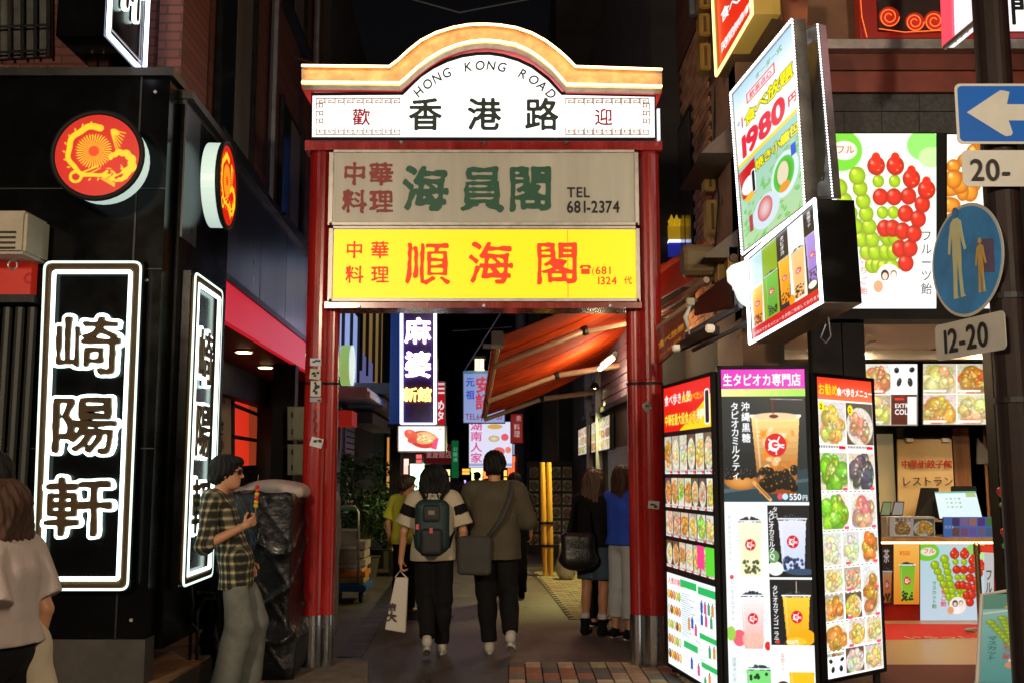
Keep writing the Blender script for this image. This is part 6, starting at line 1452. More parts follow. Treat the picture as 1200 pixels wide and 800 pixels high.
vtext(im, 'タピオカミルクティ', 5, 282, 9.5, (.70, .74, .74)); vtext(im, 'タピオカミルクＱ', 88, 276, 12.5, (1, 1, 1), bold=.02, gap=-.1); vtext(im, 'タロ', 97, 268, 11, (1, 1, 1), bold=.02); vtext(im, 'ピーチミルクティ', 8, 400, 9.5, (.72, .72, .74)); vtext(im, 'タピオカマンゴーラテ', 92, 412, 11.2, (1, 1, 1), bold=.02, gap=-.08); vtext(im, '抹茶タピオカ', 8, 540, 9, (.66, .70, .70)); vtext(im, '黒糖ラテ', 104, 532, 8.5, (.82, .70, .66))
im.rect(84, 254, 87, 600, (.95, .96, .96)); im.rect(84, 388, W_, 392, (.95, .96, .96)); im.rect(84, 510, W_, 514, (.95, .96, .96)); im.ell(100, 504, 4, 4, (.85, .2, .2)); im.text('550円', 118, 508, 9, (1, 1, 1)); im.ell(12, 388, 4, 4, (.85, .3, .3))
panel('standing lit bubble tea panel with magenta header 生タピオカ専門店, middle of three', (1.455, 7.28), (2.09, 7.24), .06, 2.34, im, 1.2)
# right panel print
W_, H_ = 150, 520; im = Img(W_, H_, (.97, .96, .95)); im.grad(0, 0, W_, 40, (.90, .22, .12), (.93, .45, .28)); im.text('お勧め', 5, 30, 22, (1, .80, .15), bold=.03, hs=.80, out=(.7, .2, .05), ow=.03); im.text('食べ歩きメニュー', 54, 30, 16, (1, 1, 1), bold=.03, hs=.76)
menugrid(im, 0, 42, W_, 130, 2, 1, 2); im.ell(12, 52, 7, 9, (1, .9, .1)); im.text('2', 8, 57, 12, (.05, .05, .05), bold=.03); im.ell(88, 56, 7, 9, (1, .9, .1)); im.text('2', 84, 61, 12, (.05, .05, .05), bold=.03)
fuzz(im, 2, 134, 74, 200, 4, (.9, .88, .8), (.5, .76, .14), 9, 1.5); fuzz(im, 78, 134, 148, 200, 9, (.80, .84, .86), (.30, .30, .34), 8, 1.4); fuzz(im, 2, 206, 74, 268, 14, (.93, .93, .85), (.48, .74, .14), 10, 1.6); fuzz(im, 78, 206, 148, 268, 19, (.97, .9, .88), (.92, .55, .50), 8, 1.4)
for (a, b, c, d, sd, f) in ((2, 274, 50, 330, 1, 3), (54, 274, 98, 330, 2, 3), (102, 274, 148, 330, 3, 2), (2, 336, 50, 376, 4, 6), (54, 336, 98, 376, 5, 4), (102, 336, 148, 424, 6, 2), (2, 380, 50, 424, 7, 2), (54, 380, 98, 424, 8, 0), (2, 430, 56, 474, 9, 2), (60, 428, 104, 470, 10, 0), (108, 428, 148, 470, 11, 6), (2, 478, 46, 496, 12, 5), (50, 474, 98, 516, 13, 3), (102, 474, 148, 516, 14, 6)): fuzz(im, a, b, c, d, sd+40, *FOODS[f], n=(5, 9, 14)[sd % 3], big=(1.6, 1.2, 1.)[sd % 3])
panda(im, 2, 484, 50, 520)
for y in (200, 268, 330, 376, 424, 472):
    for k in range(12): im.rect(5+k*12, y+2, 11+k*12, y+3.4, (.3, .25, .25))
    im.rect(60, y-4, 72, y+1, (.9, .3, .4)); im.rect(134, y-4, 146, y+1, (.9, .3, .4))
panel('standing lit snack menu panel with orange header 食べ歩きメニュー, angled into the shop', (2.13, 7.26), (2.71, 7.72), .16, 2.29, im, 1.4)

# gravel at the gate foot
gv = MB(); r = random.Random(8)
for k in range(900):
    x, y = r.uniform(1.30, 1.9), r.uniform(7.9, 8.95); s_ = r.uniform(.009, .02); gv.ball((x, y, .012+r.uniform(0, .012)), s_, 5, 4, (s_*1.2, s_, s_*.7))
props(build(gv, 'gravel', mat('pebble', (.36, .30, .22), .8, var=.5, vs=9)), 'pale gravel at the foot of the right gate post', 'gravel', kind='stuff')

# ================================================================== SIGN POLE
PX, PY = 2.66, 5.45
sp_ = thing('sign_pole', 'dark brown steel pole carrying the traffic signs, right edge', 'pole', (PX, PY, 0))
mb = MB(); mb.lathe((PX, PY, 0), [(.092, 0), (.092, 5.2)], 24); build(mb, 'shaft', mat('pole_brown', (.018, .009, .008), .5, spec=.25, var=.3, vs=5, bump=.08), sp_)
for z in (1.95, 2.5, 3.15, 3.55): mb = MB(); mb.lathe((PX, PY, z), [(.1, 0), (.1, .03)], 20); build(mb, 'clamp', darkmetal, sp_)
sgb = mat('sign_blue', (.0, .13, .62), .45, var=.1, vs=3, bump=0, spec=.2); sgw = mat('sign_white', (.62, .63, .58), .35, var=.1, vs=5, bump=0, coat=.3); signgrey = mat('sign_back', (.25, .25, .25), .5, .3)
def plate(name, label, c, ux, w_, h, m, rad=.03, cat='traffic sign', rim=None):
    """rounded plate centred at c"""
    ux = Vector(ux).normalized(); uy = Vector((0, 0, 1)); uy = (uy-ux*ux.z).normalized(); n = ux.cross(uy); t = thing(name, label, cat, Vector(c)-uy*h/2)
    def loop(w2, h2, r_, off):
        P = []
        for sx, sy, a0 in ((1, -1, -90), (1, 1, 0), (-1, 1, 90), (-1, -1, 180)):
            for k in range(7):
                a = R(a0+15*k); P.append(Vector(c)+ux*(sx*(w2/2-r_)+r_*math.cos(a))+uy*(sy*(h2/2-r_)+r_*math.sin(a))+n*off)
        return P
    def pl(nm, w2, h2, r_, o0, o1, mm):
        a, b = loop(w2, h2, r_, o1), loop(w2, h2, r_, o0); N = len(a); mb = MB(); mb.add(a+b, [tuple(range(N)), tuple(range(N, 2*N))[::-1]]+[(i, N+i, N+(i+1) % N, (i+1) % N) for i in range(N)]); return build(mb, nm, mm, t)
    pl('plate', w_, h, rad, -.004, 0, m if rim is None else rim)
    if rim is not None: pl('face', w_-.028, h-.028, rad*.8, 0, .002, m)
    for v in (-.25, .25):
        mb = MB(); p = Vector(c)+uy*v*h-n*.015; mb.slab([p-ux*.1-uy*.015, p+ux*.1-uy*.015, p+ux*.1+uy*.015, p-ux*.1+uy*.015], .012); build(mb, 'bracket', signgrey, t)
    return t, n, uy, loop
Yp = 5.33
c = A(1181, 133.5, Yp); t, n, uy, _ = plate('one_way_sign', 'blue one-way traffic sign with white left-pointing arrow', c, (1, .0, 0), 126*Yp/1207, 76*Yp/1207, sgb, .03, rim=sgw)
def P2(px, py, off=.004): p = A(px, py, Yp-off); return p
ar = [(1133, 132), (1172, 106), (1177, 106.5), (1183, 108), (1180, 122.5), (1240, 122.5), (1240, 141.5), (1182, 141.5), (1187, 156), (1185, 159), (1179, 160), (1174, 157.5)]
mb = MB(); N = len(ar); mb.add([P2(*p, off=.0045) for p in ar]+[P2(*p, off=.002) for p in ar], [tuple(range(N)), tuple(range(N, 2*N))[::-1]]+[(i, N+i, N+(i+1) % N, (i+1) % N) for i in range(N)]); build(mb, 'arrow', sgw, t)
c = A(1184, 197.5, Yp); t, n, uy, _ = plate('time_plate', 'white rectangular plate reading 20- under the arrow sign', c, (1, 0, 0), 116*Yp/1207, 45*Yp/1207, sgw, .03); put('20-', 1137, 212, 38, blk, t, Y=Yp-.001, bold=.012, name='lettering', hs=.92)
d_ = Vector((.12, -.60, 0)).normalized()
c = Vector(((A(1132, 305, 5.6)).x, 5.60, A(1132, 305, 5.6).z)); ux = d_; uz = Vector((0, 0, 1)); n = ux.cross(uz)
t = thing('pedestrian_sign', 'round blue pedestrian-only sign with adult and child figures', 'traffic sign', c-uz*.3)
def disc(nm, r, o0, o1, m):
    N = 48; f = [c+ux*r*math.cos(a)+uz*r*math.sin(a)+n*o1 for a in np.linspace(0, 2*math.pi, N+1)[:-1]]; b = [p+n*(o0-o1) for p in f]; mb = MB(); mb.add(f+b, [tuple(range(N)), tuple(range(N, 2*N))[::-1]]+[(i, N+i, N+(i+1) % N, (i+1) % N) for i in range(N)]); return build(mb, nm, m, t)
disc('rim', .315, -.004, 0, sgw); disc('face', .298, 0, .002, mat('sign_blue_worn', (.05, .30, .72), .45, var=.3, vs=4, bump=0, spec=.2))
def sil(nm, pts, ox, oz, sc, m, off=.0055):
    N = len(pts); F_ = [c+ux*(ox+x*sc)+uz*(oz+y*sc)+n*off for x, y in pts]; mb = MB(); mb.add(F_+[p-n*.003 for p in F_], [tuple(range(N)), tuple(range(N, 2*N))[::-1]]+[(i, N+i, N+(i+1) % N, (i+1) % N) for i in range(N)]); build(mb, nm, m, t)
fig = [(-.30, 1.35), (-.12, 1.5), (.12, 1.5), (.30, 1.35), (.40, .75), (.52, .28), (.42, .24), (.26, .72), (.22, .95), (.24, .3), (.2, -.5), (.26, -1.3), (.38, -1.42), (.1, -1.42), (.04, -.5), (0, 0), (-.06, -.5), (-.1, -1.3), (-.02, -1.42), (-.32, -1.42), (-.26, -.5), (-.26, .3), (-.22, .95), (-.3, .7), (-.42, .24), (-.52, .28), (-.44, .8)]
fm = mat('figure_cream', (.72, .75, .42), .4, var=.1, bump=0); sil('adult_figure', fig, -.07, .02, .155, fm); 
hd = [(math.cos(a)*.16, 1.72+math.sin(a)*.19) for a in np.linspace(0, 6.28, 13)[:-1]]; sil('head', hd, -.07, .02, .155, mat('figure_pale', (.03, .20, .50), .4, bump=0)); sil('child_figure', fig, .13, -.075, .09, mat('figure_orange', (.72, .45, .12), .4, bump=0)); sil('child_head', hd, .13, -.075, .09, mat('figure_orange', (.72, .45, .12)), .0055)
sil('faded_patch', [(-.1, -.3), (.9, -.5), (.95, .9), (-.05, 1.1)], .12, -.05, .13, mat('faded_purple', (.10, .08, .20), .4, var=.3, bump=0), .003)
mb = MB(); mb.tube([c-n*.02+uz*.0, Vector((PX, PY, c.z))], .018, 8); build(mb, 'arm', signgrey, t)
c0, c1 = A(1094.5, 405, 5.9), A(1180.5, 383, 5.28); cc = (c0+c1)/2; ux = (c1-c0); ux.z = 0; t, n, uy, _ = plate('time_plate', 'white rectangular plate reading 12-20 under the round blue sign', cc, ux, .60, .205, sgw, .03)
ux = ux.normalized(); lettering('12-20', cc-ux*.245-uy*.068, ux, uy, .19, blk, t, bold=.012, hs=.95)
mb = MB(); mb.tube([cc-n*.02, Vector((PX, PY, cc.z))], .018, 8); build(mb, 'arm', signgrey, t)

# ================================================================== THE ALLEY
# right row behind the gate
RWP, RWQ = (1.62, 11.6), (1.20, 21.0)
def rx(Y): return RWP[0]+(RWQ[0]-RWP[0])*(Y-RWP[1])/(RWQ[1]-RWP[1])
def RWt(px, py, off=0.): return PL(px, py, (RWP[0]-off, RWP[1]), (RWQ[0]-off, RWQ[1]))
def rbar(name, y0, y1, z0, z1, o0, o1, m, par):
    mb = MB(); a, b = rx(y0), rx(y1); mb.hexa([(a-o1, y0, z0), (a-o0, y0, z0), (b-o0, y1, z0), (b-o1, y1, z0), (a-o1, y0, z1), (a-o0, y0, z1), (b-o0, y1, z1), (b-o1, y1, z1)]); return build(mb, name, m, par)
diner = thing('alley_restaurant', 'alley restaurant with board wall coloured as neon-lit, serving hatch and lit menus', 'restaurant', (1.7, 15, 0))
lil = mat('neon_tint_board', (.26, .20, .27), .55, var=.2, vs=3, bump=.05)  # purple of the neon light is put into the board colour
rbar('wall', 11.62, 21, 0, 9, -1.5, -.03, darkwall, diner)
for k in range(16): rbar('board', 11.7, 18.5, 2.62+k*.10, 2.708+k*.10, -.03, .012+.008*(k % 2), lil, diner)
rbar('fascia_rail', 11.65, 18.6, 2.53, 2.60, -.03, .05, darkmetal, diner); rbar('counter_shelf', 11.9, 15.5, .98, 1.03, -.03, .22, alu, diner); rbar('hatch', 11.9, 15.5, 1.05, 1.95, -.03, .01, mat('hatch_dark', (.03, .025, .02), .4), diner)
for y in (12.0, 12.35, 12.7): rbar('notice_sheet', y, y+.30, 1.98, 2.45, .0, .02, mat('sheet_lilac', (.42, .36, .44), .6, var=.1), diner)
for y in (16.2, 17.4): rbar('drain_pipe', y, y+.09, .1, 4.5, .0, .10, mat('pipe_grey', (.22, .22, .25), .5, .3), diner)
for y0, z0 in ((12.4, 4.8), (15.0, 4.8), (18, 4.8)): rbar('window', y0, y0+1.3, z0, z0+1.2, .0, .02, glassdark, diner)
Q = [RWt(678, 534, .05), RWt(715.5, 526, .05), RWt(715.5, 484, .05), RWt(678, 503, .05)]
for k, (u0, u1) in enumerate(((0, .44), (.47, 1))):
    im = Img(90, 66, (.95, .93, .88)); menugrid(im, 0, 0, 90, 66, 4, 3, 60+k, 1)
    lbox('alley_menu_board', ('farther lit food menu board on the alley wall', 'nearer lit food menu board on the alley wall')[k], sub(Q, u0, 0, u1, 1), .05, blackmatte, im, .95, frame=.015, group='alley menu boards')
Q = [RWt(737, 520, .05), RWt(745, 518, .05), RWt(745, 462, .05), RWt(737, 467, .05)]
im = Img(30, 60, (.95, .55, .3)); menugrid(im, 2, 2, 28, 58, 1, 3, 71, 1); lbox('alley_menu_board', 'narrow orange menu board half hidden by the right gate post', Q, .05, blackmatte, im, .9, frame=.01, group='alley menu boards')
# fluorescent fitting
a, b = RWt(703, 432, .35), RWt(718, 420, .35); t = thing('fluorescent_lamp', 'bare white fluorescent tube under the orange awning', 'lamp', a)
mb = MB(); mb.tube([a, b], .028, 8); build(mb, 'tube', glow('fluo', hx('fff3b0'), 16), t)
for k, (yy, ee) in enumerate(((11.15, 30), (13.2, 30))):  # unseen tube added behind the post, plus point lights to brighten the awning
    fx_ = MB(); pf = Vector((rx(yy)-.16, yy, 2.95)) if k == 0 else (a+b)/2+Vector((0, .5, 0)); fx_.tube([pf-Vector((0, .3, 0)), pf+Vector((0, .3, 0))], .02, 6); k == 0 and build(fx_, 'added_tube', glow('fluo', hx('fff3b0'), 16), t)
    l_ = bpy.data.objects.new('tube_light', bpy.data.lights.new('tube_light', 'POINT')); COL.objects.link(l_); l_.parent = t; l_.location = pf-Vector(t.location)+Vector((-.1, 0, -.05)); l_.data.energy = ee; l_.data.color = (1, .82, .5); l_.data.shadow_soft_size = .12; mb = MB(); mb.tube([a+Vector((.03, 0, .06)), b+Vector((.03, 0, .06))], .035, 6); build(mb, 'housing', alu, t)
# low lamp that pools yellow light on the pavement and bags
wlp = RWt(697, 455, .15); t = thing('wall_spot_lamp', 'small shaded yellow spot lamp on the alley wall', 'lamp', wlp)
mb = MB(); mb.lathe(wlp, [(.03, .1), (.09, 0), (.085, 0), (.025, .08)], 12); build(mb, 'shade', darkmetal, t); mb = MB(); mb.ball(wlp+Vector((0, 0, .03)), .03); build(mb, 'bulb', glow('bulb', hx('fff0a0'), 30), t)
l_ = bpy.data.objects.new('bulb_light', bpy.data.lights.new('bulb_light', 'SPOT')); COL.objects.link(l_); l_.parent = t; l_.location = (0, 0, -.02); l_.data.energy = 420; l_.data.color = (1, .92, .30); l_.data.spot_size = R(110); l_.data.spot_blend = .5; l_.data.shadow_soft_size = .05; l_.rotation_euler = (R(-6), R(22), 0)
# awning: cloth sloping out from the wall, two arms, front bar and end valance
aw = thing('orange_awning', 'large orange fabric awning reaching over the alley behind the gate', 'awning', (.8, 13, 2.8))
awm = mat('awning_orange', (.74, .065, .006), .8, spec=.1, var=.34, vs=3, bump=.3); awm.node_tree.nodes['Principled BSDF'].inputs['Transmission Weight'].default_value = 0
Y1, Y2 = 9.95, 16.6
of1, of2 = A(583, 396, Y1), A(567.5, 487, Y2)
wf1 = Vector((1.93, Y1, of1.z+.98)); wf2 = Vector((rx(Y2)+.02, Y2, of2.z+.80))
NU, NV = 26, 22; V = []; F = []
for j in range(NV+1):
    for i in range(NU+1):
        u, v = i/NU, j/NV; p = (of1*(1-u)+wf1*u)*(1-v)+(of2*(1-u)+wf2*u)*v; p = p-Vector((0, 0, .05*math.sin(math.pi*u)+.012*math.sin(v*40)*math.sin(math.pi*u))); V.append(p)
for j in range(NV):
    for i in range(NU): F.append((j*(NU+1)+i, j*(NU+1)+i+1, (j+1)*(NU+1)+i+1, (j+1)*(NU+1)+i))
nV = len(V); V += [p+Vector((0, 0, .006)) for p in V]; F += [tuple(x+nV for x in f)[::-1] for f in F]
mb = MB(); mb.add(V, F); build(mb, 'fabric', awm, aw, smooth=True)
arm = mat('arm_cream', (.50, .34, .24), .4, .2, var=.15)
mb = MB(); mb.tube([of1, of2], .045, 8); build(mb, 'front_bar', arm, aw)
for k in range(1, 7):
    v = k/7; mb = MB(); mb.tube([(of1*(1-u)+wf1*u)*(1-v)+(of2*(1-u)+wf2*u)*v-Vector((0, 0, .05*math.sin(math.pi*u)+.006)) for u in np.linspace(0, 1, 9)], .004, 4); build(mb, 'seam', mat('seam_dark', (.55, .05, .008), .8), aw)
for k, Ya in enumerate((11.2, 14.2, 16.5)):
    f_ = (Ya-Y1)/(Y2-Y1); o0 = of1*(1-f_)+of2*f_; w0 = wf1*(1-f_)+wf2*f_; mid = (o0+w0)/2+Vector((0, .25, -.12)); o0 = o0-Vector((0, 0, .07)); w0 = Vector((w0.x, w0.y, w0.z-.42))
    mb = MB(); mb.tube([o0, mid], .035, 8); build(mb, 'arm', arm, aw); mb = MB(); mb.tube([mid, w0], .04, 8); build(mb, 'arm', arm, aw); mb = MB(); mb.ball(mid, .06, 8, 6); build(mb, 'elbow_joint', darkmetal, aw)
mb = MB(); mb.box(of1-Vector((.0, .02, .02)), (.12, .06, .17)); build(mb, 'end_cap', cream, aw, bevel=.01)
mb = MB(); n = 14; P = [of1*(1-i/n)+of2*(i/n) for i in range(n+1)]; V = [p-Vector((.04, 0, .02)) for p in P]+[p-Vector((.04, 0, .09+.02*(i % 2))) for i, p in enumerate(P)]; V2 = [p-Vector((.006, 0, 0)) for p in V]; F = [(i, i+1, n+2+i, n+1+i) for i in range(n)]; mb.add(V+V2, F+[tuple(x+len(V) for x in f)[::-1] for f in F]); build(mb, 'valance', awm, aw)
# smaller awning and tilted banner right of the post
sa = thing('small_awning', 'small red awning with rolled tan cover at the right gate post', 'awning', A(800, 345, 9.6))
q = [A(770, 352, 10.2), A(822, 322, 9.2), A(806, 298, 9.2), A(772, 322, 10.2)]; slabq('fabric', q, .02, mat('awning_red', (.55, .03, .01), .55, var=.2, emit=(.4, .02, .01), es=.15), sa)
mb = MB(); mb.tube([A(775, 364, 10), A(803, 346, 9.4), A(828, 328, 8.9)], .03, 8); build(mb, 'arm', arm, sa); mb = MB(); mb.tube([A(776, 372, 10), A(815, 352, 9.1)], .018, 6); build(mb, 'arm', arm, sa)
mb = MB(); c = A(820, 306, 9.1); mb.lathe((c.x-.16, c.y, c.z), [(.13, 0), (.15, .03), (.15, .26), (.12, .3)], 16, 'x'); build(mb, 'cover', mat('cover_tan', (.20, .14, .07), .6), sa)
q = [A(771, 428, 8.75), A(800, 402, 8.2), A(803, 366, 8.2), A(767, 388, 8.75)]; im = Img(60, 60, (.35, .12, .04)); im.noise(.3, 20, 3); im.text('食べ放題', 6, 34, 13.5, (.80, .52, .10), bold=.03, slope=-.05); im.text('コース&宴会', 5, 52, 9, (.75, .5, .12), bold=.02, slope=-.05)
bn = thing('brown_banner', 'small brown banner with ochre lettering 食べ放題 tied behind the right post', 'banner', q[0]); slabq('cloth', q, .015, mat('banner_brown', (.16, .06, .02), .7), bn); pic(im, q, 'print', bn, es=.7)
mb = MB(); mb.tube([A(765, 389, 8.8), A(806, 358, 8.2)], .022, 8); build(mb, 'tan_bar', arm, bn); mb = MB(); c = A(809, 354, 8.2); mb.box(c, (.065, .05, .06)); build(mb, 'end_cap', cream, bn, bevel=.006)
mb = MB(); mb.tube([c+Vector((0, 0, -.03)), A(803, 372, 8.2), A(808, 392, 8.2)], [.010, .018, .006], 8); build(mb, 'white_cord', white, bn, smooth=True)
q = [A(790, 412, 8.3), A(836, 392, 7.6), A(836, 382, 7.6), A(790, 403, 8.3)]; bb = thing('steel_beam', 'dark folding beam with white bracket ends above the left menu panel', 'beam', q[0]); slabq('bar', q, .05, darkmetal, bb)
for a_ in ((832, 385, 7.6), (793, 408, 8.2)): mb = MB(); mb.box(A(*a_), (.07, .04, .06)); build(mb, 'bracket', alu, bb, bevel=.01)
mb = MB(); mb.tube([A(800, 396, 8.9), A(868, 358, 8.3)], .03, 6); build(mb, 'pipe', mat('pipe_grey', (.22, .22, .25), .5, .3), bb); mb = MB(); mb.tube([A(812, 410, 9.1), A(880, 376, 8.4)], .02, 6); build(mb, 'pipe', mat('pipe_grey', (.22, .22, .25), .5, .3), bb)
dc = thing('dark_canopy', 'dark rolled canopy between the red awning and the round lamp', 'canopy', A(830, 360, 9))
mb = MB(); mb.hexa([A(812, 372, 9.2), A(860, 362, 8.2), A(880, 350, 8.5), A(830, 350, 9.4), A(814, 352, 9.2), A(858, 318, 8.2), A(872, 312, 8.5), A(830, 340, 9.4)]); build(mb, 'hood', mat('hood_black_red', (.03, .012, .01), .5), dc, bevel=.02)

# tall dark building behind and far blocks: closes the view
def block(label, x0, x1, y0, y1, z, m, wins=(), face='front'):
    t = thing('building', label, 'building', ((x0+x1)/2, y0, 0)); mb = MB(); mb.span((x0, y0, 0), (x1, y1, z)); build(mb, 'walls', m, t)
    return t
def bwin(t, x0, x1, z0, z1, Y, m):
    mb = MB(); mb.span((x0-.05, Y-.05, z0-.05), (x1+.05, Y, z1+.05)); f_ = build(mb, 'window', darkmetal, t); mb = MB(); mb.span((x0, Y-.07, z0), (x1, Y-.05, z1)); build(mb, 'pane', m, f_)
navy = mat('wall_navy', (.012, .022, .05), .6, var=.4, vs=1)
tb_ = block('tall dark block rising behind the right side of the alley', .95, 7, 21.02, 34, 13, darkwall)
for z in (4.5, 7.2, 9.8):
    for y in (22.5, 25.5): mb = MB(); mb.span((.90, y, z), (.95, y+1.6, z+1.3)); build(mb, 'window', glassdark, tb_)
t = block('far navy block on the left side of the alley beyond the vertical neon sign', -6.5, -2.9, 24, 46, 10, navy)
t = block('distant dark block closing the end of the alley', -9, 7, 62, 70, 15, mat('wall_end', (.012, .018, .032), .8, var=.4, vs=.5))
for k in range(14): r = random.Random(k+9); x = -6+k*.9; z = r.uniform(4, 12); bwin(t, x, x+.5, z, z+.7, 62, (glassdark, glow('far_window', (.10, .09, .05), .4))[k % 5 == 0])
t = block('far right block with dim lilac plaster past the orange awning', .55, 5, 34.05, 58, 9, mat('wall_lilac', (.06, .055, .09), .7, var=.4, vs=1))
tp_ = thing('utility_pole', 'pale blue utility pole rising in the dark above the awning', 'utility pole', A(610, 380, 26)); a = A(610, 560, 26)
mb = MB(); mb.lathe((a.x, a.y, 0), [(.16, 0), (.12, 9)], 12); build(mb, 'shaft', mat('pole_blue', (.12, .14, .25), .6), tp_); mb = MB(); mb.box((a.x, a.y, 5.1), (1.0, .08, .08)); build(mb, 'cross_arm', darkmetal, tp_); mb = MB(); mb.lathe((a.x-.35, a.y, 4.6), [(.16, 0), (.16, .5)], 10); build(mb, 'transformer', mat('pipe_grey', (.22, .22, .25), .5, .3), tp_)
for k, pts in enumerate(([A(598, 350, 17), A(571, 392, 18), A(545, 433, 19)], [A(530, 388, 24), A(560, 386, 24), A(600, 383, 24)])):
    mb = MB(); mb.tube(pts, .012, 5); props(build(mb, 'overhead_wire', mat('wire_pale', (.30, .33, .45), .5)), ('pale taut overhead wire slanting down to the lantern sign', 'faint horizontal overhead wire in the dark gap')[k], 'wire')

# left row beyond the restaurant
LW2 = lambda Y: -2.60-.030*(Y-12)
def L2(px, py, off=0.): return PL(px, py, (LW2(12)+off, 12), (LW2(40)+off, 40))
lr = thing('alley_house', 'narrow dark house on the left of the alley with lilac lit sign band and canopies', 'building', (-3.2, 18, 0))
def l2bar(name, y0, y1, z0, z1, o0, o1, m, par=None):
    mb = MB(); a, b = LW2(y0), LW2(y1); mb.hexa([(a+o0, y0, z0), (a+o1, y0, z0), (b+o1, y1, z0), (b+o0, y1, z0), (a+o0, y0, z1), (a+o1, y0, z1), (b+o1, y1, z1), (b+o0, y1, z1)]); return build(mb, name, m, par or lr)
l2bar('wall', 14.52, 24, 0, 9.5, -2, 0, darkwall)
lilg = mat('lilac_glow_panel', (.25, .30, .48), .4, emit=(.26, .34, .62), es=1.0)
l2bar('sign_band', 14.6, 17.6, 3.05, 4.25, 0, .10, lilg); l2bar('sign_band', 17.65, 20.5, 3.0, 3.75, 0, .08, mat('lilac_glow_dim', (.14, .14, .26), .4, emit=(.12, .12, .28), es=.8))
for y in (15.6, 16.6, 17.62): l2bar('dark_mullion', y, y+.10, 3.0, 6.5, .02, .14, darkmetal)
l2bar('canopy', 14.6, 17.2, 2.72, 2.80, 0, .62, mat('canopy_white', (.50, .50, .58), .5)); l2bar('canopy_lip', 14.6, 17.2, 2.66, 2.74, .6, .66, white)
for k in range(3): l2bar('cornice_tier', 17.3, 21.5, 2.42+k*.25, 2.60+k*.25, 0, .42+k*.17, mat('tier_olive', (.30, .27, .20), .6, var=.2))
l2bar('upper_window', 18.2, 22.5, 3.4, 5.2, 0, .06, glow('upper_amber', (.35, .22, .08), .45))
for y in (18.2, 19.2, 20.4, 21.6): l2bar('window_bar', y, y+.07, 3.4, 5.2, .06, .12, darkmetal)
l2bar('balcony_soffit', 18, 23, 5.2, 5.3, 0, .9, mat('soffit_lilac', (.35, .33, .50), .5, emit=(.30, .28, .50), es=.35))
for y in (19.0, 20.2, 21.3): mb = MB(); mb.lathe((LW2(y)+.45, y, 5.17), [(.09, 0), (.09, .03)], 12); build(mb, 'downlight', glow('downlight_glow', hx('ffd9a0'), 14), lr)
for k, (y, m_) in enumerate(((15.0, 'a'), (15.9, 'b'), (16.5, 'a'))): l2bar('door_frame', y, y+.10, .05, 2.6, .0, .08, mat('frame_lilac', (.28, .30, .45), .4, .3))
for k in range(22): l2bar('shutter_slat', 16.7, 17.9, .3+k*.10, .375+k*.10, 0, .05, mat('slat_lilac', (.32, .32, .42), .4, .2))
l2bar('brown_door', 16.0, 16.5, .05, 2.4, 0, .05, mat('door_brown', (.10, .065, .04), .5)); l2bar('red_awning_side', 15.1, 15.7, 2.28, 2.5, .0, .35, mat('head_red', (.35, .02, .01)))
ovs = thing('oval_sign', 'tall pale green oval sign projecting from the lilac band', 'sign', A(408, 450, 15.2)); c = A(408, 428, 15.2)
def oval(nm, Y, o0, o1, m, w_=.085*1.0, h_=.30):
    N = 32; f = [(c.x+o0+0, Y+.0+w_*3*math.cos(a), c.z+h_*math.sin(a)) for a in np.linspace(0, 6.283, N+1)[:-1]]; b = [(x+(o1-o0), y, z) for x, y, z in f]; mb = MB(); mb.add(f+b, [tuple(range(N)), tuple(range(N, 2*N))[::-1]]+[(i, N+i, N+(i+1) % N, (i+1) % N) for i in range(N)]); return build(mb, nm, m, ovs)
oval('lit_body', 15.2, -.09, .05, glow('oval_green', (.30, .48, .12), .7)); oval('white_face', 15.2, .05, .07, glow('oval_white', (.6, .7, .6), 1.0))
np_ = thing('navy_pillar', 'dark blue lit pillar carrying the vertical neon sign', 'pillar', A(462, 560, 16.4)); a, b = A(455, 560, 16.3), A(470, 560, 16.3); mb = MB(); mb.span((a.x+.02, 16.32, 0), (b.x-.02, 16.88, 2.3)); build(mb, 'base', blackmatte, np_); mb = MB(); mb.span((a.x, 16.3, 2.3), (b.x, 16.9, 7)); build(mb, 'shaft', mat('pillar_blue', (.02, .06, .22), .35, emit=(.008, .025, .10), es=.8), np_); mb = MB(); mb.span((a.x-.02, 16.28, 2.3), (b.x+.02, 16.92, 2.36)); build(mb, 'collar', darkmetal, np_)
# ---- hanging signs down the alley
def hsign(name, label, x0, y0, x1, y1, Y, th, casing, img=None, es=1., cat='sign', frame=.015):
    q = [A(x0, y1, Y), A(x1, y1, Y), A(x1, y0, Y), A(x0, y0, Y)]; t = thing(name, label, cat, (q[0]+q[1])/2)
    if img is not None: lbox('', '', q, th, casing, img, es, parent=t, frame=frame)
    else: slabq('casing', q, th, casing, t)
    return t, q
t, q = hsign('vertical_neon_sign', 'tall purple-black neon sign reading 麻婆 新館 with white edge tubes', 468, 300, 512, 498, 16, .25, mat('neon_back', (.02, .006, .05), .3), cat='neon sign')
nwh = glow('neon_blue_white2', hx('cfdcff'), 7)
for px in (470.5, 510): mb = MB(); mb.tube([A(px, 496, 15.95), A(px, 302, 15.95)], .022, 8); build(mb, 'edge_tube', nwh, t)
mb = MB(); mb.tube([A(470.5, 496, 15.95), A(510, 496, 15.95)], .012, 8); build(mb, 'edge_tube', nwh, t)
ncw = glow('neon_pinkwhite', hx('fbe0ff'), 4.5)
for ch_, x, y in (('麻', 474, 399.5), ('婆', 474, 438.5)): put(ch_, x, y, 31.5, ncw, t, Y=15.97, bold=.03, depth=.03, brush=.03, name='neon_character')
mb = MB(); mb.ball(A(499, 361, 15.95), .035, 8, 5); build(mb, 'neon_dot', ncw, t)
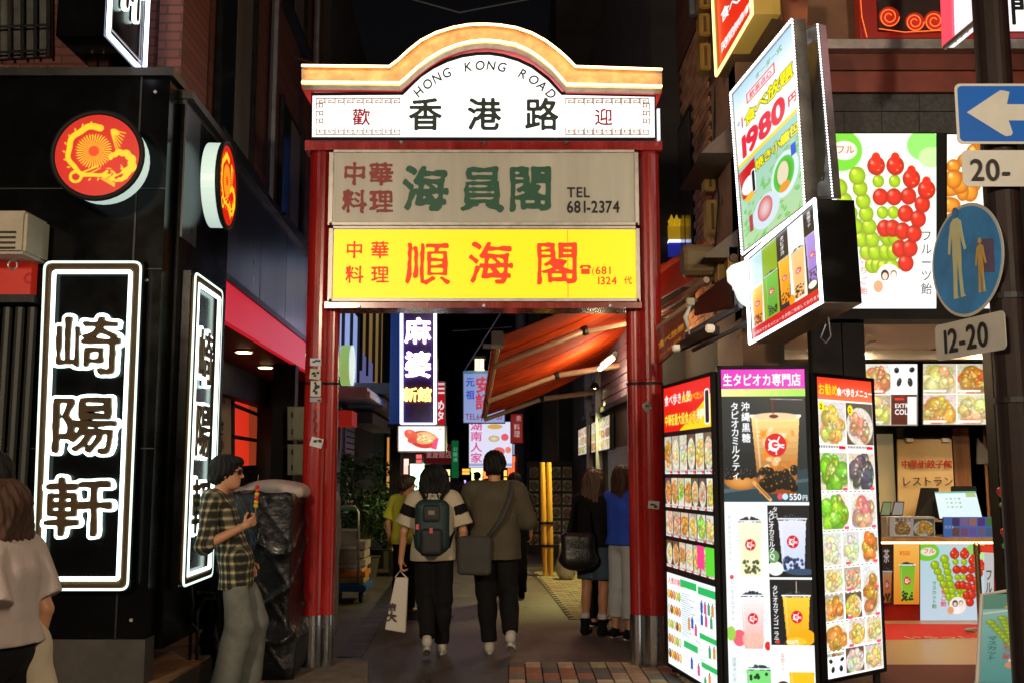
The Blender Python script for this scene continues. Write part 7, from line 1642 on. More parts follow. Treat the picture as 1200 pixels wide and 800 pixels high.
for ch_, x in (('新', 472), ('館', 489)): put(ch_, x, 468.5, 17.5, glow('neon_yellow', (1., .55, .12), 4), t, Y=15.97, bold=.03, depth=.03, name='neon_character')
im = Img(110, 64, (.97, .95, .95)); im.ell(60, 34, 34, 22, (.80, .16, .14), rot=.15); im.ell(62, 30, 28, 16, (.97, .84, .60), lo=(.90, .60, .38)); im.ell(30, 22, 17, 12, (.90, .36, .26), rot=.5, hi=(1, .7, .6)); im.ell(34, 36, 12, 8, (.85, .3, .25))
for k in range(26): r = random.Random(k); im.ell(62+r.uniform(-22, 22), 30+r.uniform(-11, 11), 2.4, 1.8, ((.95, .92, .7), (.9, .45, .3), (.6, .75, .3))[k % 3])
im.poly([(84, 34), (96, 30), (90, 60), (78, 56)], (.92, .2, .45)); im.ell(99, 8, 2, 2, (.9, .5, .5))
hsign('lit_picture_board', 'lit picture board of a red bowl of food beneath the vertical neon sign', 465.5, 497.5, 522.5, 529.5, 15.8, .3, white, im, 1.15, frame=.02)
im = Img(26, 100, (.75, .05, .07)); im.rect(0, 0, 26, 8, (.8, .8, .8)); im.rect(0, 14, 26, 18, (.9, .85, .85)); im.rect(0, 24, 26, 28, (.9, .9, .9)); im.rect(0, 0, 26, 3, (.7, .1, .1)); im.text('めタ', 1, 64, 25, (1, .96, .96), vertical=True, bold=.03)
hsign('red_sign', 'narrow red and white sign half behind the vertical neon sign', 509, 446, 522, 498, 19, .12, alu, im, .9)
im = Img(110, 130, (.55, .62, .85)); im.grad(0, 0, 110, 130, (.50, .60, .82), (.60, .66, .88)); im.rect(0, 0, 110, 6, (.25, .45, .65)); vtext(im, '元祖', 6, 36, 24, (.10, .18, .75), gap=.35); vtext(im, '安記', 31, 50, 43, (.82, .12, .22), bold=.03, gap=.0); im.text('TEL641', 5, 122, 21, (.55, .10, .25), bold=.01, hs=.8); im.text('50', 88, 122, 19, (.55, .10, .25), bold=.01, hs=.8)
hsign('pale_blue_sign', 'pale blue sign with 元祖 in blue and 安記 in red by the awning tip', 542.5, 434, 592, 495.5, 19.5, .2, mat('casing_blue', (.25, .4, .55), .5), im, .85)
t = thing('lantern', 'small square warm lantern glowing on top of the pale blue sign', 'lantern', A(562, 434, 19.4)); a, b = A(556.5, 433, 19.4), A(567.5, 421, 19.4)
mb = MB(); mb.span((a.x, 19.3, a.z), (b.x, 19.48, b.z)); build(mb, 'lit_body', glow('lantern_warm', hx('ffd98a'), 4), t); mb = MB(); mb.span((a.x-.03, 19.27, b.z), (b.x+.03, 19.51, b.z+.05)); build(mb, 'cap', darkmetal, t)
for k in (0, .5, 1): mb = MB(); x = a.x+(b.x-a.x)*k; mb.span((x-.006, 19.288, a.z), (x+.006, 19.30, b.z)); build(mb, 'bar', darkmetal, t)
mb = MB(); a = A(566, 404, 20); mb.span((a.x, 20, a.z-.05), (a.x+.5, 20.2, a.z+.02)); props(build(mb, 'bracket_light', mat('arm_dim', (.2, .17, .1), .5)), 'dim horizontal lamp arm above the lantern', 'lamp arm')
im = Img(104, 130, (.88, .88, .97)); vtext(im, '湖南人家', 3, 22, 29, (.85, .30, .55), bold=.02, gap=.05); im.ell(62, 14, 18, 7, (.85, .65, .3)); im.ell(60, 48, 13, 9, (.9, .85, .7), lo=(.7, .6, .4)); im.ell(86, 44, 9, 10, (.9, .35, .4)); im.ell(72, 84, 14, 12, (.9, .4, .42)); im.ell(94, 80, 7, 9, (.9, .5, .4)); im.rect(0, 118, 104, 126, (.6, .65, .8))
hsign('hunan_sign', 'lit white sign with pink characters 湖南人家 and food pictures', 549, 493, 601, 548, 22, .25, alu, im, 1.0)
im = Img(32, 70, (.60, .05, .08)); vtext(im, '料理', 8, 38, 17, (.95, .8, .8), bold=.02); im.text('泉', 14, 16, 15, (.9, .7, .7))
hsign('dark_red_sign', 'dark red upright sign with 料理 under the awning end', 598, 484, 613, 519, 19.5, .12, mat('casing_red', (.3, .03, .03), .5), im, .55)
im = Img(80, 50, (.30, .04, .06)); im.text('重慶飯店', 6, 33, 21, (.75, .50, .50), bold=.01, hs=.85)
t, q = hsign('maroon_sign', 'maroon sign with white outline and pale characters behind the backpack walker', 495, 519.5, 532, 544, 26, .2, mat('casing_white2', (.6, .6, .6), .5), im, .7, frame=.035)
im = Img(20, 110, (.05, .42, .22)); vtext(im, '公園通', 4, 30, 13, (.5, .8, .6), gap=.2); hsign('green_sign', 'narrow green upright sign far down the alley', 528.5, 515, 538, 560, 25, .1, mat('casing_green', (.02, .2, .1), .5), im, .55)
# lit shopfronts far down both sides
def front(label, x0, y0, x1, y1, Y, col, es, sub_=None):
    q = [A(x0, y1, Y), A(x1, y1, Y), A(x1, y0, Y), A(x0, y0, Y)]
    if Y != 27: q[0].z = q[1].z = .02
    t = thing('lit_shop', label, 'shop', (q[0]+q[1])/2, 'lit shops down the alley'); slabq('frame', q, .3, darkmetal, t)
    for i in range(2): slabq('window', sub(q, .06+.47*i, .05, .49+.45*i, .93), .02, glow('front_%s_%g' % (col, es), hx(col), es), t, .03)
    slabq('sign_strip', sub(q, .0, .93, 1, 1.0), .04, glow('strip_%s' % col, hx(col), es*1.2), t, .05)
front('pinkish lit doorway under the picture board', 466, 537, 479, 640, 22, 'e8b0a0', 1.76); front('pale green lit window next to the pinkish doorway', 479, 543, 497, 590, 26, 'c8ffd0', 2.86)
front('white lit shop front far behind the backpack walker', 497, 548, 515, 592, 33, 'f0e8ff', 1.98); front('small violet lit shop front near the vanishing point', 531, 562, 546, 590, 40, 'b8a8ff', 1.54)
front('yellowish lit shop front left of the olive jacket', 552, 548, 566, 575, 34, 'e8ff9a', 2.42); front('orange red lit stall under the hunan sign', 566, 552, 578, 592, 29, 'ff6a30', 2.64); front('orange lit stall right of the olive jacket head', 594, 534, 612, 562, 26, 'ff5a2a', 1.98); front('greenish lit shop front beside the orange stall', 554, 576, 566, 600, 31, '90c0a8', .5)
front('lilac lit window high over the orange stall', 600, 520, 612, 533, 27, 'b0b8e8', .6)
# dim food boards on the dark wall behind the girls
q = [A(618, 642, 20.9), A(686, 642, 20.9), A(686, 540, 20.9), A(618, 540, 20.9)]; mb = MB(); mb.span((q[0].x, 20.9, 0), (q[1].x, 21.0, q[2].z)); dw = thing('dark_menu_wall', 'unlit wall of framed food photographs behind the yellow poles', 'menu wall', (q[0].x, 20.95, 0)); build(mb, 'panel', mat('panel_brown', (.04, .025, .018), .6), dw)
for i in range(5):
    for j in range(6):
        im = Img(16, 12, (.30, .22, .15)); fuzz(im, 0, 0, 16, 12, i*7+j, (.25, .2, .15), ((.45, .25, .1), (.3, .35, .15), (.4, .15, .1))[(i+j) % 3], 5); qq = sub(q, .04+i*.19, .04+j*.155, .19+i*.19, .16+j*.155); pic(im, qq, 'photo', dw, lit=False, lift=.01)
# yellow rolled poles
for k, (x0, x1) in enumerate(((636, 631.5), (642.5, 639))):
    b = G(x0+3, 675); a = A(x1+4, 541, b.y+.05); t = thing('rolled_parasol', ('left of the two slim yellow wrapped poles', 'right of the two slim yellow wrapped poles')[k], 'rolled parasol', b, 'yellow wrapped poles')
    mb = MB(); mb.tube([(b.x, b.y, 0), (b.x*.7+a.x*.3, b.y, a.z*.3), a*1.0], [.035, .05, .042], 10); build(mb, 'wrapped_cloth', mat('cloth_yellow', (.60, .30, .03), .7, var=.2, vs=6, bump=.3, streak=True), t)
    for z in (.45, .8): mb = MB(); f_ = z/a.z; mb.lathe((b.x+(a.x-b.x)*f_, b.y, z), [(.054, 0), (.054, .04)], 10); build(mb, 'strap', blackmatte, t)
# white refuse sack
c = G(664, 679); B_ = Blob((c.x-.4, c.y-.4, -.02), (c.x+.4, c.y+.4, .8), .02); B_.ell((c.x, c.y, .2), (.16, .15, .22), .05).ell((c.x-.02, c.y, .42), (.10, .10, .16), .06).ell((c.x+.02, c.y, .62), (.05, .05, .08), .04).folds(.02, 2, 9, 7)
P, F = B_.surf(); props(mesh_obj('refuse_sack', P, F, mat('sack_cream', (.50, .47, .36), .45, var=.15, bump=.2), smooth=True), 'pale plastic sack of rubbish beside the yellow poles', 'sack')

# platform trolley
tb0 = G(414, 706); Yt = tb0.y
tr = thing('platform_trolley', 'blue platform trolley loaded with boards and crate frames behind the left post', 'trolley', tb0)
def tp(px, py, dy=0.): return A(px, py, Yt+dy)
a, b = tp(392, 692), tp(430, 684); mb = MB(); mb.span((a.x, Yt-.1, a.z), (b.x, Yt+.65, b.z)); build(mb, 'platform', mat('trolley_blue', (.01, .09, .32), .4), tr, bevel=.015)
for px in (398, 423):
    for dy in (0, .5): c = tp(px, 700, dy); mb = MB(); mb.lathe((c.x-.02, Yt+dy, .075), [(.065, 0), (.07, .02), (.065, .04)], 14, 'x'); w_ = build(mb, 'wheel', blackmatte, tr); mb = MB(); mb.span((c.x-.03, Yt+dy-.03, .09), (c.x+.04, Yt+dy+.03, tp(390, 692).z)); build(mb, 'fork', alu, tr)
mb = MB(); mb.tube([tp(396, 686), tp(396, 600), tp(400, 593), tp(416, 593), tp(420, 600), tp(420, 686)], .017, 8); build(mb, 'handle', alu, tr, smooth=True)
for k, (y0, y1, x0, x1, cc) in enumerate(((676, 683, 394, 426, '9a7a50'), (669, 675, 396, 428, 'c06a2a'), (664, 669, 394, 424, 'b89870'), (655, 663, 412, 428, 'a89888'), (645, 653, 412, 427, '9a8a80'), (634, 643, 414, 428, '8a8078'))):
    a, b = tp(x0, y1), tp(x1, y0); mb = MB(); mb.span((a.x, Yt+.0, a.z), (b.x, Yt+.5, b.z)); build(mb, 'box', mat('cart_%s' % cc, hx(cc), .8, var=.3), tr)
a, b = tp(395, 664), tp(418, 620); mb = MB(); mb.span((a.x, Yt-.03, a.z), (b.x, Yt+.0, b.z)); build(mb, 'board', mat('cart_board', (.16, .14, .11), .7, var=.4, vs=8), tr)
for y in (620, 641, 663): a, b = tp(394, y+1.5), tp(419, y-1.5); mb = MB(); mb.span((a.x, Yt-.05, a.z), (b.x, Yt-.03, b.z)); build(mb, 'rail', alu, tr)
mb = MB(); mb.tube([tp(399, 596, -.02), tp(418, 596, -.02)], .02, 6); build(mb, 'green_tape', mat('tape_green', (.02, .18, .08), .5), tr)

# potted bush: leaves through an uneven volume
def bush(label, c, w_, h, n, seed):
    t = thing('bush', label, 'bush', c); r = random.Random(seed)
    mb = MB(); mb.lathe(c, [(.20, 0), (.26, .3), (.28, .32)], 12); build(mb, 'pot', mat('pot_dark', (.05, .04, .035), .7), t)
    for k in range(6):
        mb = MB(); a = r.uniform(0, 6.28); e = Vector(c)+Vector((w_*.4*math.cos(a), w_*.4*math.sin(a), h*r.uniform(.6, .95))); mb.tube([Vector(c)+Vector((0, 0, .3)), (Vector(c)+e)/2+Vector((0, 0, .2)), e], [.02, .014, .005], 5); build(mb, 'stem', mat('stem', (.05, .04, .02), .8), t)
    cl = [(r.uniform(-.5, .5)*w_, r.uniform(-.5, .5)*w_, h*(.25+.7*r.random()), r.uniform(.15, .32)) for _ in range(16)]
    lf = MB()
    for k in range(n):
        q_ = cl[r.randrange(len(cl))]; d = Vector((r.gauss(0, 1), r.gauss(0, 1), r.gauss(0, 1))).normalized()*q_[3]*r.random()**.4; p = Vector(c)+Vector(q_[:3])+d
        if p.z < .3: continue
        u = Vector((r.gauss(0, 1), r.gauss(0, 1), r.gauss(-.3, .6))).normalized(); v = u.orthogonal().normalized(); v.rotate(Matrix.Rotation(r.uniform(0, 6.28), 3, u)); s_ = r.uniform(.035, .07); lf.add([p, p+u*s_+v*s_*.32, p+u*s_*2, p+u*s_-v*s_*.32], [(0, 1, 2, 3)])
    o = mesh_obj('leaves', lf.v, lf.f, mat('leaf', (.03, .075, .02), .45, var=.6, vs=3, bump=0), t); o['kind'] = 'stuff'
bush('leafy potted bush against the dark left side of the alley, nearer one', Vector((-2.30, 16.2, 0)), .75, 1.85, 3200, 1); bush('lower potted bush just behind the leafy one', Vector((-2.15, 17.8, 0)), .8, 1.35, 2400, 2)
a = thing('lamp_strip', 'thin vertical amber light strip beside the bush', 'lamp', A(454, 600, 18)); mb = MB(); mb.tube([A(454, 598, 18), A(455, 512, 18)], .02, 6); build(mb, 'lit_strip', glow('amber_strip', (.7, .28, .05), .9), a)

# ================================================================== PEOPLE
def clothm(key, col=(.4, .3, .26), **k): return mat(key, col, k.pop('rough', .85), var=k.pop('var', .2), vs=k.pop('vs', 9), bump=.25, **k)
def plaid(key):
    m = bpy.data.materials.new(key); m.use_nodes = True; n = m.node_tree.nodes; l = m.node_tree.links; b = n['Principled BSDF']
    tc = n.new('ShaderNodeTexCoord'); sx = n.new('ShaderNodeSeparateXYZ'); l.new(tc.outputs['Object'], sx.inputs[0])
    def M_(op, a, v=None, c=None):
        q = n.new('ShaderNodeMath'); q.operation = op
        for i, x in enumerate((a, v, c)):
            if x is None: continue
            if isinstance(x, (int, float)): q.inputs[i].default_value = x
            else: l.new(x, q.inputs[i])
        return q.outputs[0]
    ad = M_('ADD', sx.outputs[1], M_('MULTIPLY', sx.outputs[0], .8)); ad = M_('ADD', ad, M_('MULTIPLY', sx.outputs[2], .12))
    def bands(src, f, ph): return M_('SMOOTHSTEP' if False else 'MAXIMUM', M_('SINE', M_('MULTIPLY_ADD', src, f, ph)), 0.)
    a1 = bands(ad, 112, 0.); a2 = bands(sx.outputs[2], 100, 1.); f1 = bands(ad, 336, .6); f2 = bands(sx.outputs[2], 300, 0.)
    s1 = M_('ADD', M_('POWER', a1, .6), M_('POWER', a2, .6)); fine = M_('MULTIPLY', M_('ADD', f1, f2), .12)
    fac = M_('MULTIPLY_ADD', s1, .46, fine)
    rp = n.new('ShaderNodeValToRGB'); l.new(fac, rp.inputs[0]); e = rp.color_ramp.elements; e[0].color = (.010, .011, .009, 1); e[1].color = (.50, .42, .25, 1); e[0].position = .20; e[1].position = .98
    e2 = rp.color_ramp.elements.new(.5); e2.color = (.085, .085, .05, 1)
    l.new(rp.outputs[0], b.inputs['Base Color']); b.inputs['Roughness'].default_value = .85; return m
black = clothm('cloth_black', (.0045, .0045, .005), spec=.25); denim = clothm('jean_grey', (.155, .165, .145), vs=16); creamc = clothm('cloth_cream', (.55, .48, .34), var=.1)
# 1 the man with the skewer
root, j, s = person('young man in sunglasses and checked shirt leaning on the wall holding a fruit skewer', (-2.02, 7.62), face=R(-90), H=1.78, h=.0065,
    J=dict(pel=(0, .02, .92), wai=(0, -.03, 1.05), che=(0, -.105, 1.24), nek=(0, -.135, 1.385), hed=(0, -.065, 1.525),
           shR=(.175, -.14, 1.34), elR=(.25, -.13, 1.045), wrR=(.17, .10, 1.165), hdR=(-.10, .16, .10), pnR=(-.8, -.3, .45),
           shL=(-.175, -.13, 1.34), elL=(-.24, -.13, 1.05), wrL=(-.19, .06, .90), hdL=(.2, .3, -.8), pnL=(1, 0, 0),
           hiR=(.09, .02, .88), knR=(.10, .085, .48), anR=(.11, -.01, .085), toR=(.13, .15, .03), hiL=(-.09, .02, .88), knL=(-.09, .13, .49), anL=(-.11, .09, .085), toL=(-.13, .24, .03), curlR=.75),
    top=('half', plaid('checked_cloth'), .74, .017), bottom=('wide', denim, .05), shoe=clothm('shoe_dark', (.02, .02, .02)), hair=('short', None), yaw=R(6), build_w=.84)
for k_ in ('hed',): hc = j[k_]
def loc_(x, y, z): return (x*s, y*s, z*s)
# sunglasses, bracelet
gm = MB(); yv = R(6)
def hq(x, y, z): return (hc[0]+x*math.cos(yv)-y*math.sin(yv), hc[1]+x*math.sin(yv)+y*math.cos(yv), hc[2]+z)
for t_ in (-1, 1):
    ring = [hq(t_*.033+.029*math.cos(a), .099-.012*abs(math.cos(a))*(1 if t_*math.cos(a) > 0 else 0), .014+.022*math.sin(a)) for a in np.linspace(0, 6.283, 19)[:-1]]
    gm.add(ring+[(p[0], p[1]-.004, p[2]) for p in ring], [tuple(range(18)), tuple(range(18, 36))[::-1]]+[(i, (i+1) % 18, 18+(i+1) % 18, 18+i) for i in range(18)])
    gm.tube([hq(t_*.062, .094, .020), hq(t_*.082, .04, .018), hq(t_*.083, -.01, .010)], .0028, 6)
gm.tube([hq(-.006, .102, .02), hq(.006, .102, .02)], .003, 6); gm.v = [tuple(c*s for c in v) for v in gm.v]
kid(root, 'sunglasses', np.array(gm.v), MBF(gm.f), mat('lens_black', (.01, .01, .012), .08, bump=0, coat=.5), False)
wr, hd = j['wrR'], j['hdR']/np.linalg.norm(j['hdR']); bl = MB(); u_ = np.cross(hd, [0, 0, 1]); u_ /= np.linalg.norm(u_); v_ = np.cross(hd, u_)
bl.tube([tuple((wr-hd*.02+u_*.033*math.cos(a)+v_*.033*math.sin(a))*s) for a in np.linspace(0, 6.283, 17)[:-1]], .004, 6, closed=True); kid(root, 'bracelet', np.array(bl.v), MBF(bl.f), mat('beads', (.4, .35, .28), .4), True)
lc = MB(); lc.tube([tuple(np.array(p)*s) for p in ((.108, .05, .80), (.113, .055, .76), (.112, .06, .70))], .010, 6); kid(root, 'belt_end', np.array(lc.v), MBF(lc.f), black, True)
# skewer held in the hand (root rotated -90 deg about z: local (x,y) -> world (y,-x))
def w_of(r_, p): a = r_.rotation_euler.z; return Vector((r_.location.x+p[0]*math.cos(a)-p[1]*math.sin(a), r_.location.y+p[0]*math.sin(a)+p[1]*math.cos(a), r_.location.z+p[2]))
pn = j['pnR']/np.linalg.norm(j['pnR']); gp = w_of(root, tuple((wr+hd*.095+pn*.028)*s)); sk = thing('fruit_skewer', 'skewer of red and yellow candied fruit held upright by the man', 'skewer', gp)
dsk = Vector((.02, -.01, .30)).normalized(); mb = MB(); mb.tube([gp-dsk*.05, gp+dsk*.31], [.0028, .002], 6); build(mb, 'stick', mat('bamboo', (.42, .28, .12), .6), sk)
for k, cc in enumerate(('y', 'y', 'r', 'y', 'r', 'r')):
    c = gp+dsk*(.085+.028*k); mb = MB(); mb.ball(c, .0165, 12, 8, (.0165, .0165, .0175)); build(mb, 'candied_fruit', mat('fruit_'+cc, {'r': (.60, .03, .012), 'y': (.75, .42, .02)}[cc], .15, var=.2, bump=0, coat=.6), sk, smooth=True)
# 2 backpack walker
root, j, s = person('person with bobbed black hair and dark green backpack walking away with a white bag', (-.69, 9.25), face=R(2), H=1.665, h=.009,
    J=dict(elR=(.265, -.01, 1.12), wrR=(.255, .045, .87), hdR=(0, .2, -1), pnR=(-1, 0, .1), elL=(-.27, .0, 1.11), wrL=(-.30, .04, .855), hdL=(.02, .1, -1), pnL=(1, 0, 0), curlL=.9,
           knR=(.085, .05, .49), anR=(.075, .10, .10), toR=(.085, .26, .045), knL=(-.07, .05, .50), anL=(-.045, -.20, .20), toL=(-.05, -.12, .07)),
    top=('short', clothm('tee_cream', (.52, .46, .33), var=.08), .86, .034), bottom=('trousers', black, .09), shoe=clothm('shoe_white', (.50, .46, .38), var=.1), hair=('bob', None))
for S in 'RL':
    t_ = Blob(j['el'+S]-V3(.2, .2, .15), j['sh'+S]+V3(.2, .2, .15), .009) if False else Blob(np.minimum(j['el'+S], j['sh'+S])-V3(.15, .15, .1), np.maximum(j['el'+S], j['sh'+S])+V3(.15, .15, .1), .009)
    a_, m_ = j['sh'+S], j['el'+S]; d_2 = m_-a_; p0, p1 = a_+d_2*.16, a_+d_2*.50; t_.cap(a_, m_, .0945, .111, .005, clip=(p1, d_2)); ax_ = np.meshgrid(*t_.ax, indexing='ij', sparse=True); t_.f = np.maximum(t_.f, ((p0[0]-ax_[0])*d_2[0]+(p0[1]-ax_[1])*d_2[1]+(p0[2]-ax_[2])*d_2[2]).astype(np.float32)/np.float32(np.linalg.norm(d_2))); t_.f = np.maximum(t_.f, ((ax_[1]-a_[1]-.01)*1.0+0*ax_[0]+0*ax_[2]).astype(np.float32))
    P, F = t_.surf(); kid(root, 'black_sleeve_panel', P*s, F, black)
bp = thing('backpack', 'dark green and black backpack with two small pink tags', 'backpack', (0, 0, 0)); rl = root.location; bp.location = (rl.x, rl.y-.16, 0)
X0_, Y0_ = rl.x, rl.y-.21
B_ = Blob((X0_-.22, Y0_-.2, .82), (X0_+.22, Y0_+.16, 1.46), .009); B_.rbox((X0_, Y0_, 1.13), (.30, .17, .46), .08, .02).ell((X0_, Y0_-.03, 1.02), (.125, .09, .14), .03).folds(.004, 4, 8, 5)
P, F = B_.surf(); o = mesh_obj('main_bag', P, F, clothm('pack_green', (.010, .035, .036), rough=.6), bp, smooth=True)
B_ = Blob((X0_-.16, Y0_-.24, .86), (X0_+.16, Y0_+.05, 1.45), .009); B_.rbox((X0_, Y0_-.075, 1.00), (.20, .09, .24), .045, .02).rbox((X0_, Y0_-.055, 1.24), (.17, .08, .16), .035, .02)
P, F = B_.surf(); mesh_obj('front_pocket', P, F, clothm('pack_black', (.012, .012, .013), rough=.6), bp, smooth=True)
for x_ in (-1, 1): mb = MB(); mb.tube([(X0_+x_*.07, Y0_+.06, 1.36), (X0_+x_*.10, Y0_+.10, 1.42), (X0_+x_*.115, Y0_+.20, 1.41), (X0_+x_*.15, Y0_+.29, 1.30), (X0_+x_*.17, Y0_+.20, 1.08), (X0_+x_*.14, Y0_+.06, .95)], .018, 6); build(mb, 'strap', black, bp, smooth=True)
mb = MB(); mb.tube([(X0_-.05, Y0_+.02, 1.37), (X0_-.04, Y0_+.01, 1.42), (X0_+.04, Y0_+.01, 1.42), (X0_+.05, Y0_+.02, 1.37)], .008, 6); build(mb, 'grab_loop', black, bp, smooth=True)
for x_, z_ in ((-.12, 1.13), (.0, 1.10)): mb = MB(); mb.box((X0_+x_, Y0_-.122 if x_ == 0 else Y0_-.09, z_), (.028, .012, .045)); build(mb, 'pink_tag', mat('tag_pink', (.60, .10, .12), .6), bp)
mb = MB(); mb.box((X0_, Y0_-.098, 1.25), (.055, .008, .035)); build(mb, 'patch', mat('patch_grey', (.2, .2, .17), .6), bp)
for x_ in (-1, 1): mb = MB(); mb.tube([(X0_+x_*.155, Y0_+.24, 1.385), (X0_+x_*.22, Y0_+.19, 1.24), (X0_+x_*.255, Y0_+.13, 1.13)], [.05, .06, .05], 8); 
# white carrier bag
hl = w_of(root, tuple((j['wrL']+V3(0, .02, -.10))*s)); cb = thing('carrier_bag', 'white paper carrier bag with brown print hanging from the backpack walker', 'bag', (hl.x, hl.y, .30))
z1_, z0_ = hl.z-.06, hl.z-.50; w1, w0 = .075, .085; xo = -.015
V = [(hl.x-w0+xo-.03, hl.y-.05, z0_), (hl.x+w0*.75+xo, hl.y-.05, z0_-.03), (hl.x+w0*.75+xo, hl.y+.05, z0_-.03), (hl.x-w0+xo-.03, hl.y+.05, z0_), (hl.x-w1+.03, hl.y-.028, z1_), (hl.x+w1-.01, hl.y-.028, z1_), (hl.x+w1-.01, hl.y+.028, z1_), (hl.x-w1+.03, hl.y+.028, z1_)]
mb = MB(); mb.hexa(V); o = build(mb, 'paper', mat('bag_white', (.62, .58, .50), .6, var=.06, vs=5, bump=.3), cb, bevel=.006)
for y_ in (-.028, .028): mb = MB(); mb.tube([(hl.x-.05, hl.y+y_, z1_), (hl.x-.01, hl.y+y_*.3, hl.z+.0), (hl.x+.05, hl.y+y_, z1_)], .004, 6); build(mb, 'handle', mat('bag_white', (.62, .58, .50)), cb)
lettering('大', (hl.x-.115, hl.y-.052, z0_+.08), (1, 0, -.1), (0, -.04, 1), .09, mat('bag_print', (.06, .035, .03), .6), cb, 'printed_mark', bold=.04, brush=.1); lettering('吉', (hl.x-.10, hl.y-.048, z0_+.17), (1, 0, -.1), (0, -.04, 1), .07, mat('bag_print'), cb, 'printed_mark', bold=.04, brush=.1)
# 3 man in olive jacket
root, j, s = person('broad man in olive jacket and black trousers walking away with a grey crossbody bag', (-.16, 9.42), face=R(-2), H=1.80, h=.009, build_w=1.2,
    J=dict(nek=(0, .0, 1.43), hed=(0, .035, 1.575), shR=(.195, -.01, 1.355), elR=(.285, .05, 1.12), wrR=(.13, .20, 1.06), hdR=(-1, .3, 0), pnR=(0, -1, 0), shL=(-.195, -.01, 1.355), elL=(-.285, .05, 1.12), wrL=(-.12, .21, 1.03), hdL=(1, .3, 0), pnL=(0, -1, 0),
           knR=(.12, .02, .50), anR=(.15, -.20, .20), toR=(.155, -.13, .07), knL=(-.07, .06, .49), anL=(-.04, .02, .085), toL=(-.05, .18, .035)),
    top=('long', clothm('olive_cloth', (.075, .062, .036), var=.15), .79, .03), bottom=('trousers', black, .09), shoe=mat('shoe_white'), hair=('short', None))
rl = root.location; gb = thing('crossbody_bag', 'grey crossbody bag hanging at the left hip of the olive jacket man', 'bag', (rl.x-.20, rl.y-.22, .7))
B_ = Blob((rl.x-.42, rl.y-.36, .62), (rl.x+.08, rl.y-.1, 1.12), .01); B_.rbox((rl.x-.17, rl.y-.24, .87), (.30, .08, .34), .04, .02).folds(.005, 6, 8, 6); P, F = B_.surf(); mesh_obj('pouch', P, F, clothm('bag_grey', (.050, .048, .042)), gb, smooth=True)
mb = MB(); mb.tube([(rl.x-.05, rl.y-.21, 1.02), (rl.x+.08, rl.y-.24, 1.20), (rl.x+.15, rl.y-.20, 1.38), (rl.x+.16, rl.y-.08, 1.50), (rl.x+.12, rl.y+.08, 1.46)], [.022, .022, .022, .02, .02], 6); build(mb, 'strap', clothm('strap_grey', (.045, .045, .04)), gb, smooth=True)
# 4 yellow shirt
person('person in yellow-green shirt ahead of the backpack walker, head turned aside', (-1.22, 12.0), face=R(-35), H=1.57, h=.012, yaw=R(-25),
    J=dict(elL=(-.24, -.06, 1.12), wrL=(-.25, -.02, .88)), top=('short', clothm('shirt_lime', (.45, .48, .03), var=.1), .86, .026), bottom=('trousers', black, .09), shoe=clothm('shoe_dark', (.02, .02, .02)), hair=('short', mat('hair_darkbrown', (.03, .015, .01), .5)))
# 5 dark head behind the olive jacket, others far off
person('dark-haired person in black almost hidden beyond the olive jacket', (.03, 13.4), face=R(5), H=1.60, h=.015, top=('short', black, .86), bottom=('trousers', black, .09), shoe=black, hair=('short', None))
o_, j, s = person('distant person in lilac shirt wearing a red and white hat', (-1.45, 27), face=R(180), H=1.62, h=.02, top=('short', clothm('shirt_lilac', (.40, .34, .62)), .86), bottom=('trousers', black, .09), shoe=black, hair=('short', None))
mb = MB(); c_ = j['hed']*s; mb.lathe((c_[0], c_[1]-.01, c_[2]+.06), [(.125, 0), (.12, .09), (.06, .12)], 12); kid(o_, 'hat', np.array(mb.v), MBF(mb.f), mat('hat_red', (.6, .08, .05)), True)
for k, (x, y, c_, lb) in enumerate(((-1.9, 24, (.02, .03, .03), 'distant person in dark clothes left of the lilac shirt'), (-1.0, 30, (.30, .26, .22), 'distant person in beige top right of the lilac shirt'), (-1.75, 33, (.05, .08, .14), 'farthest person in navy near the alley end'), (-.55, 26, (.05, .05, .05), 'distant person in charcoal behind the walking pair'))):
    person(lb, (x, y), face=R(20+70*k), H=1.6+.04*k, h=.024, top=('short', clothm('far_%d' % k, c_), .86), bottom=('trousers', black, .09), shoe=black, hair=('short', None))
# 6-8 girls queueing at the hatch
root, j, s = person('girl with light brown hair, black top and denim skirt queueing with a black shoulder bag', (.82, 10.45), face=R(-28), H=1.62, h=.011, yaw=R(-10),
    J=dict(elR=(.22, .03, 1.13), wrR=(.12, .18, 1.02), hdR=(-.6, .6, 0), elL=(-.23, .0, 1.12), wrL=(-.13, .16, 1.0), hdL=(.6, .6, 0)), top=('long', black, .92, .022), bottom=('skirt', clothm('denim_blue', (.045, .075, .11)), .58), shoe=black, sole='boot', hair=('mid', mat('hair_light', (.11, .058, .032), .45, var=.4, vs=40, bump=.5, streak=True)), skin=SKIN)
rl = root.location; sb_ = thing('shoulder_bag', 'large black quilted shoulder bag on the girl in the denim skirt', 'bag', (rl.x-.18, rl.y-.2, .72))
B_ = Blob((rl.x-.45, rl.y-.4, .60), (rl.x+.1, rl.y+.0, 1.15), .012); B_.rbox((rl.x-.17, rl.y-.20, .85), (.34, .14, .34), .07, .03).ell((rl.x-.17, rl.y-.2, .75), (.20, .09, .10), .04).folds(.008, 5, 9, 7); P, F = B_.surf(); mesh_obj('pouch', P, F, mat('bag_black', (.012, .012, .012), .3, bump=.5, vs=8), sb_, smooth=True)
for q_ in (-.03, .04): mb = MB(); mb.tube([(rl.x-.28, rl.y-.20+q_, .98), (rl.x-.22, rl.y-.12+q_, 1.25), (rl.x-.15, rl.y-.03+q_, 1.36), (rl.x-.06, rl.y-.14+q_, 1.20), (rl.x-.04, rl.y-.2+q_, .98)], .010, 6); build(mb, 'handle', black, sb_, smooth=True)
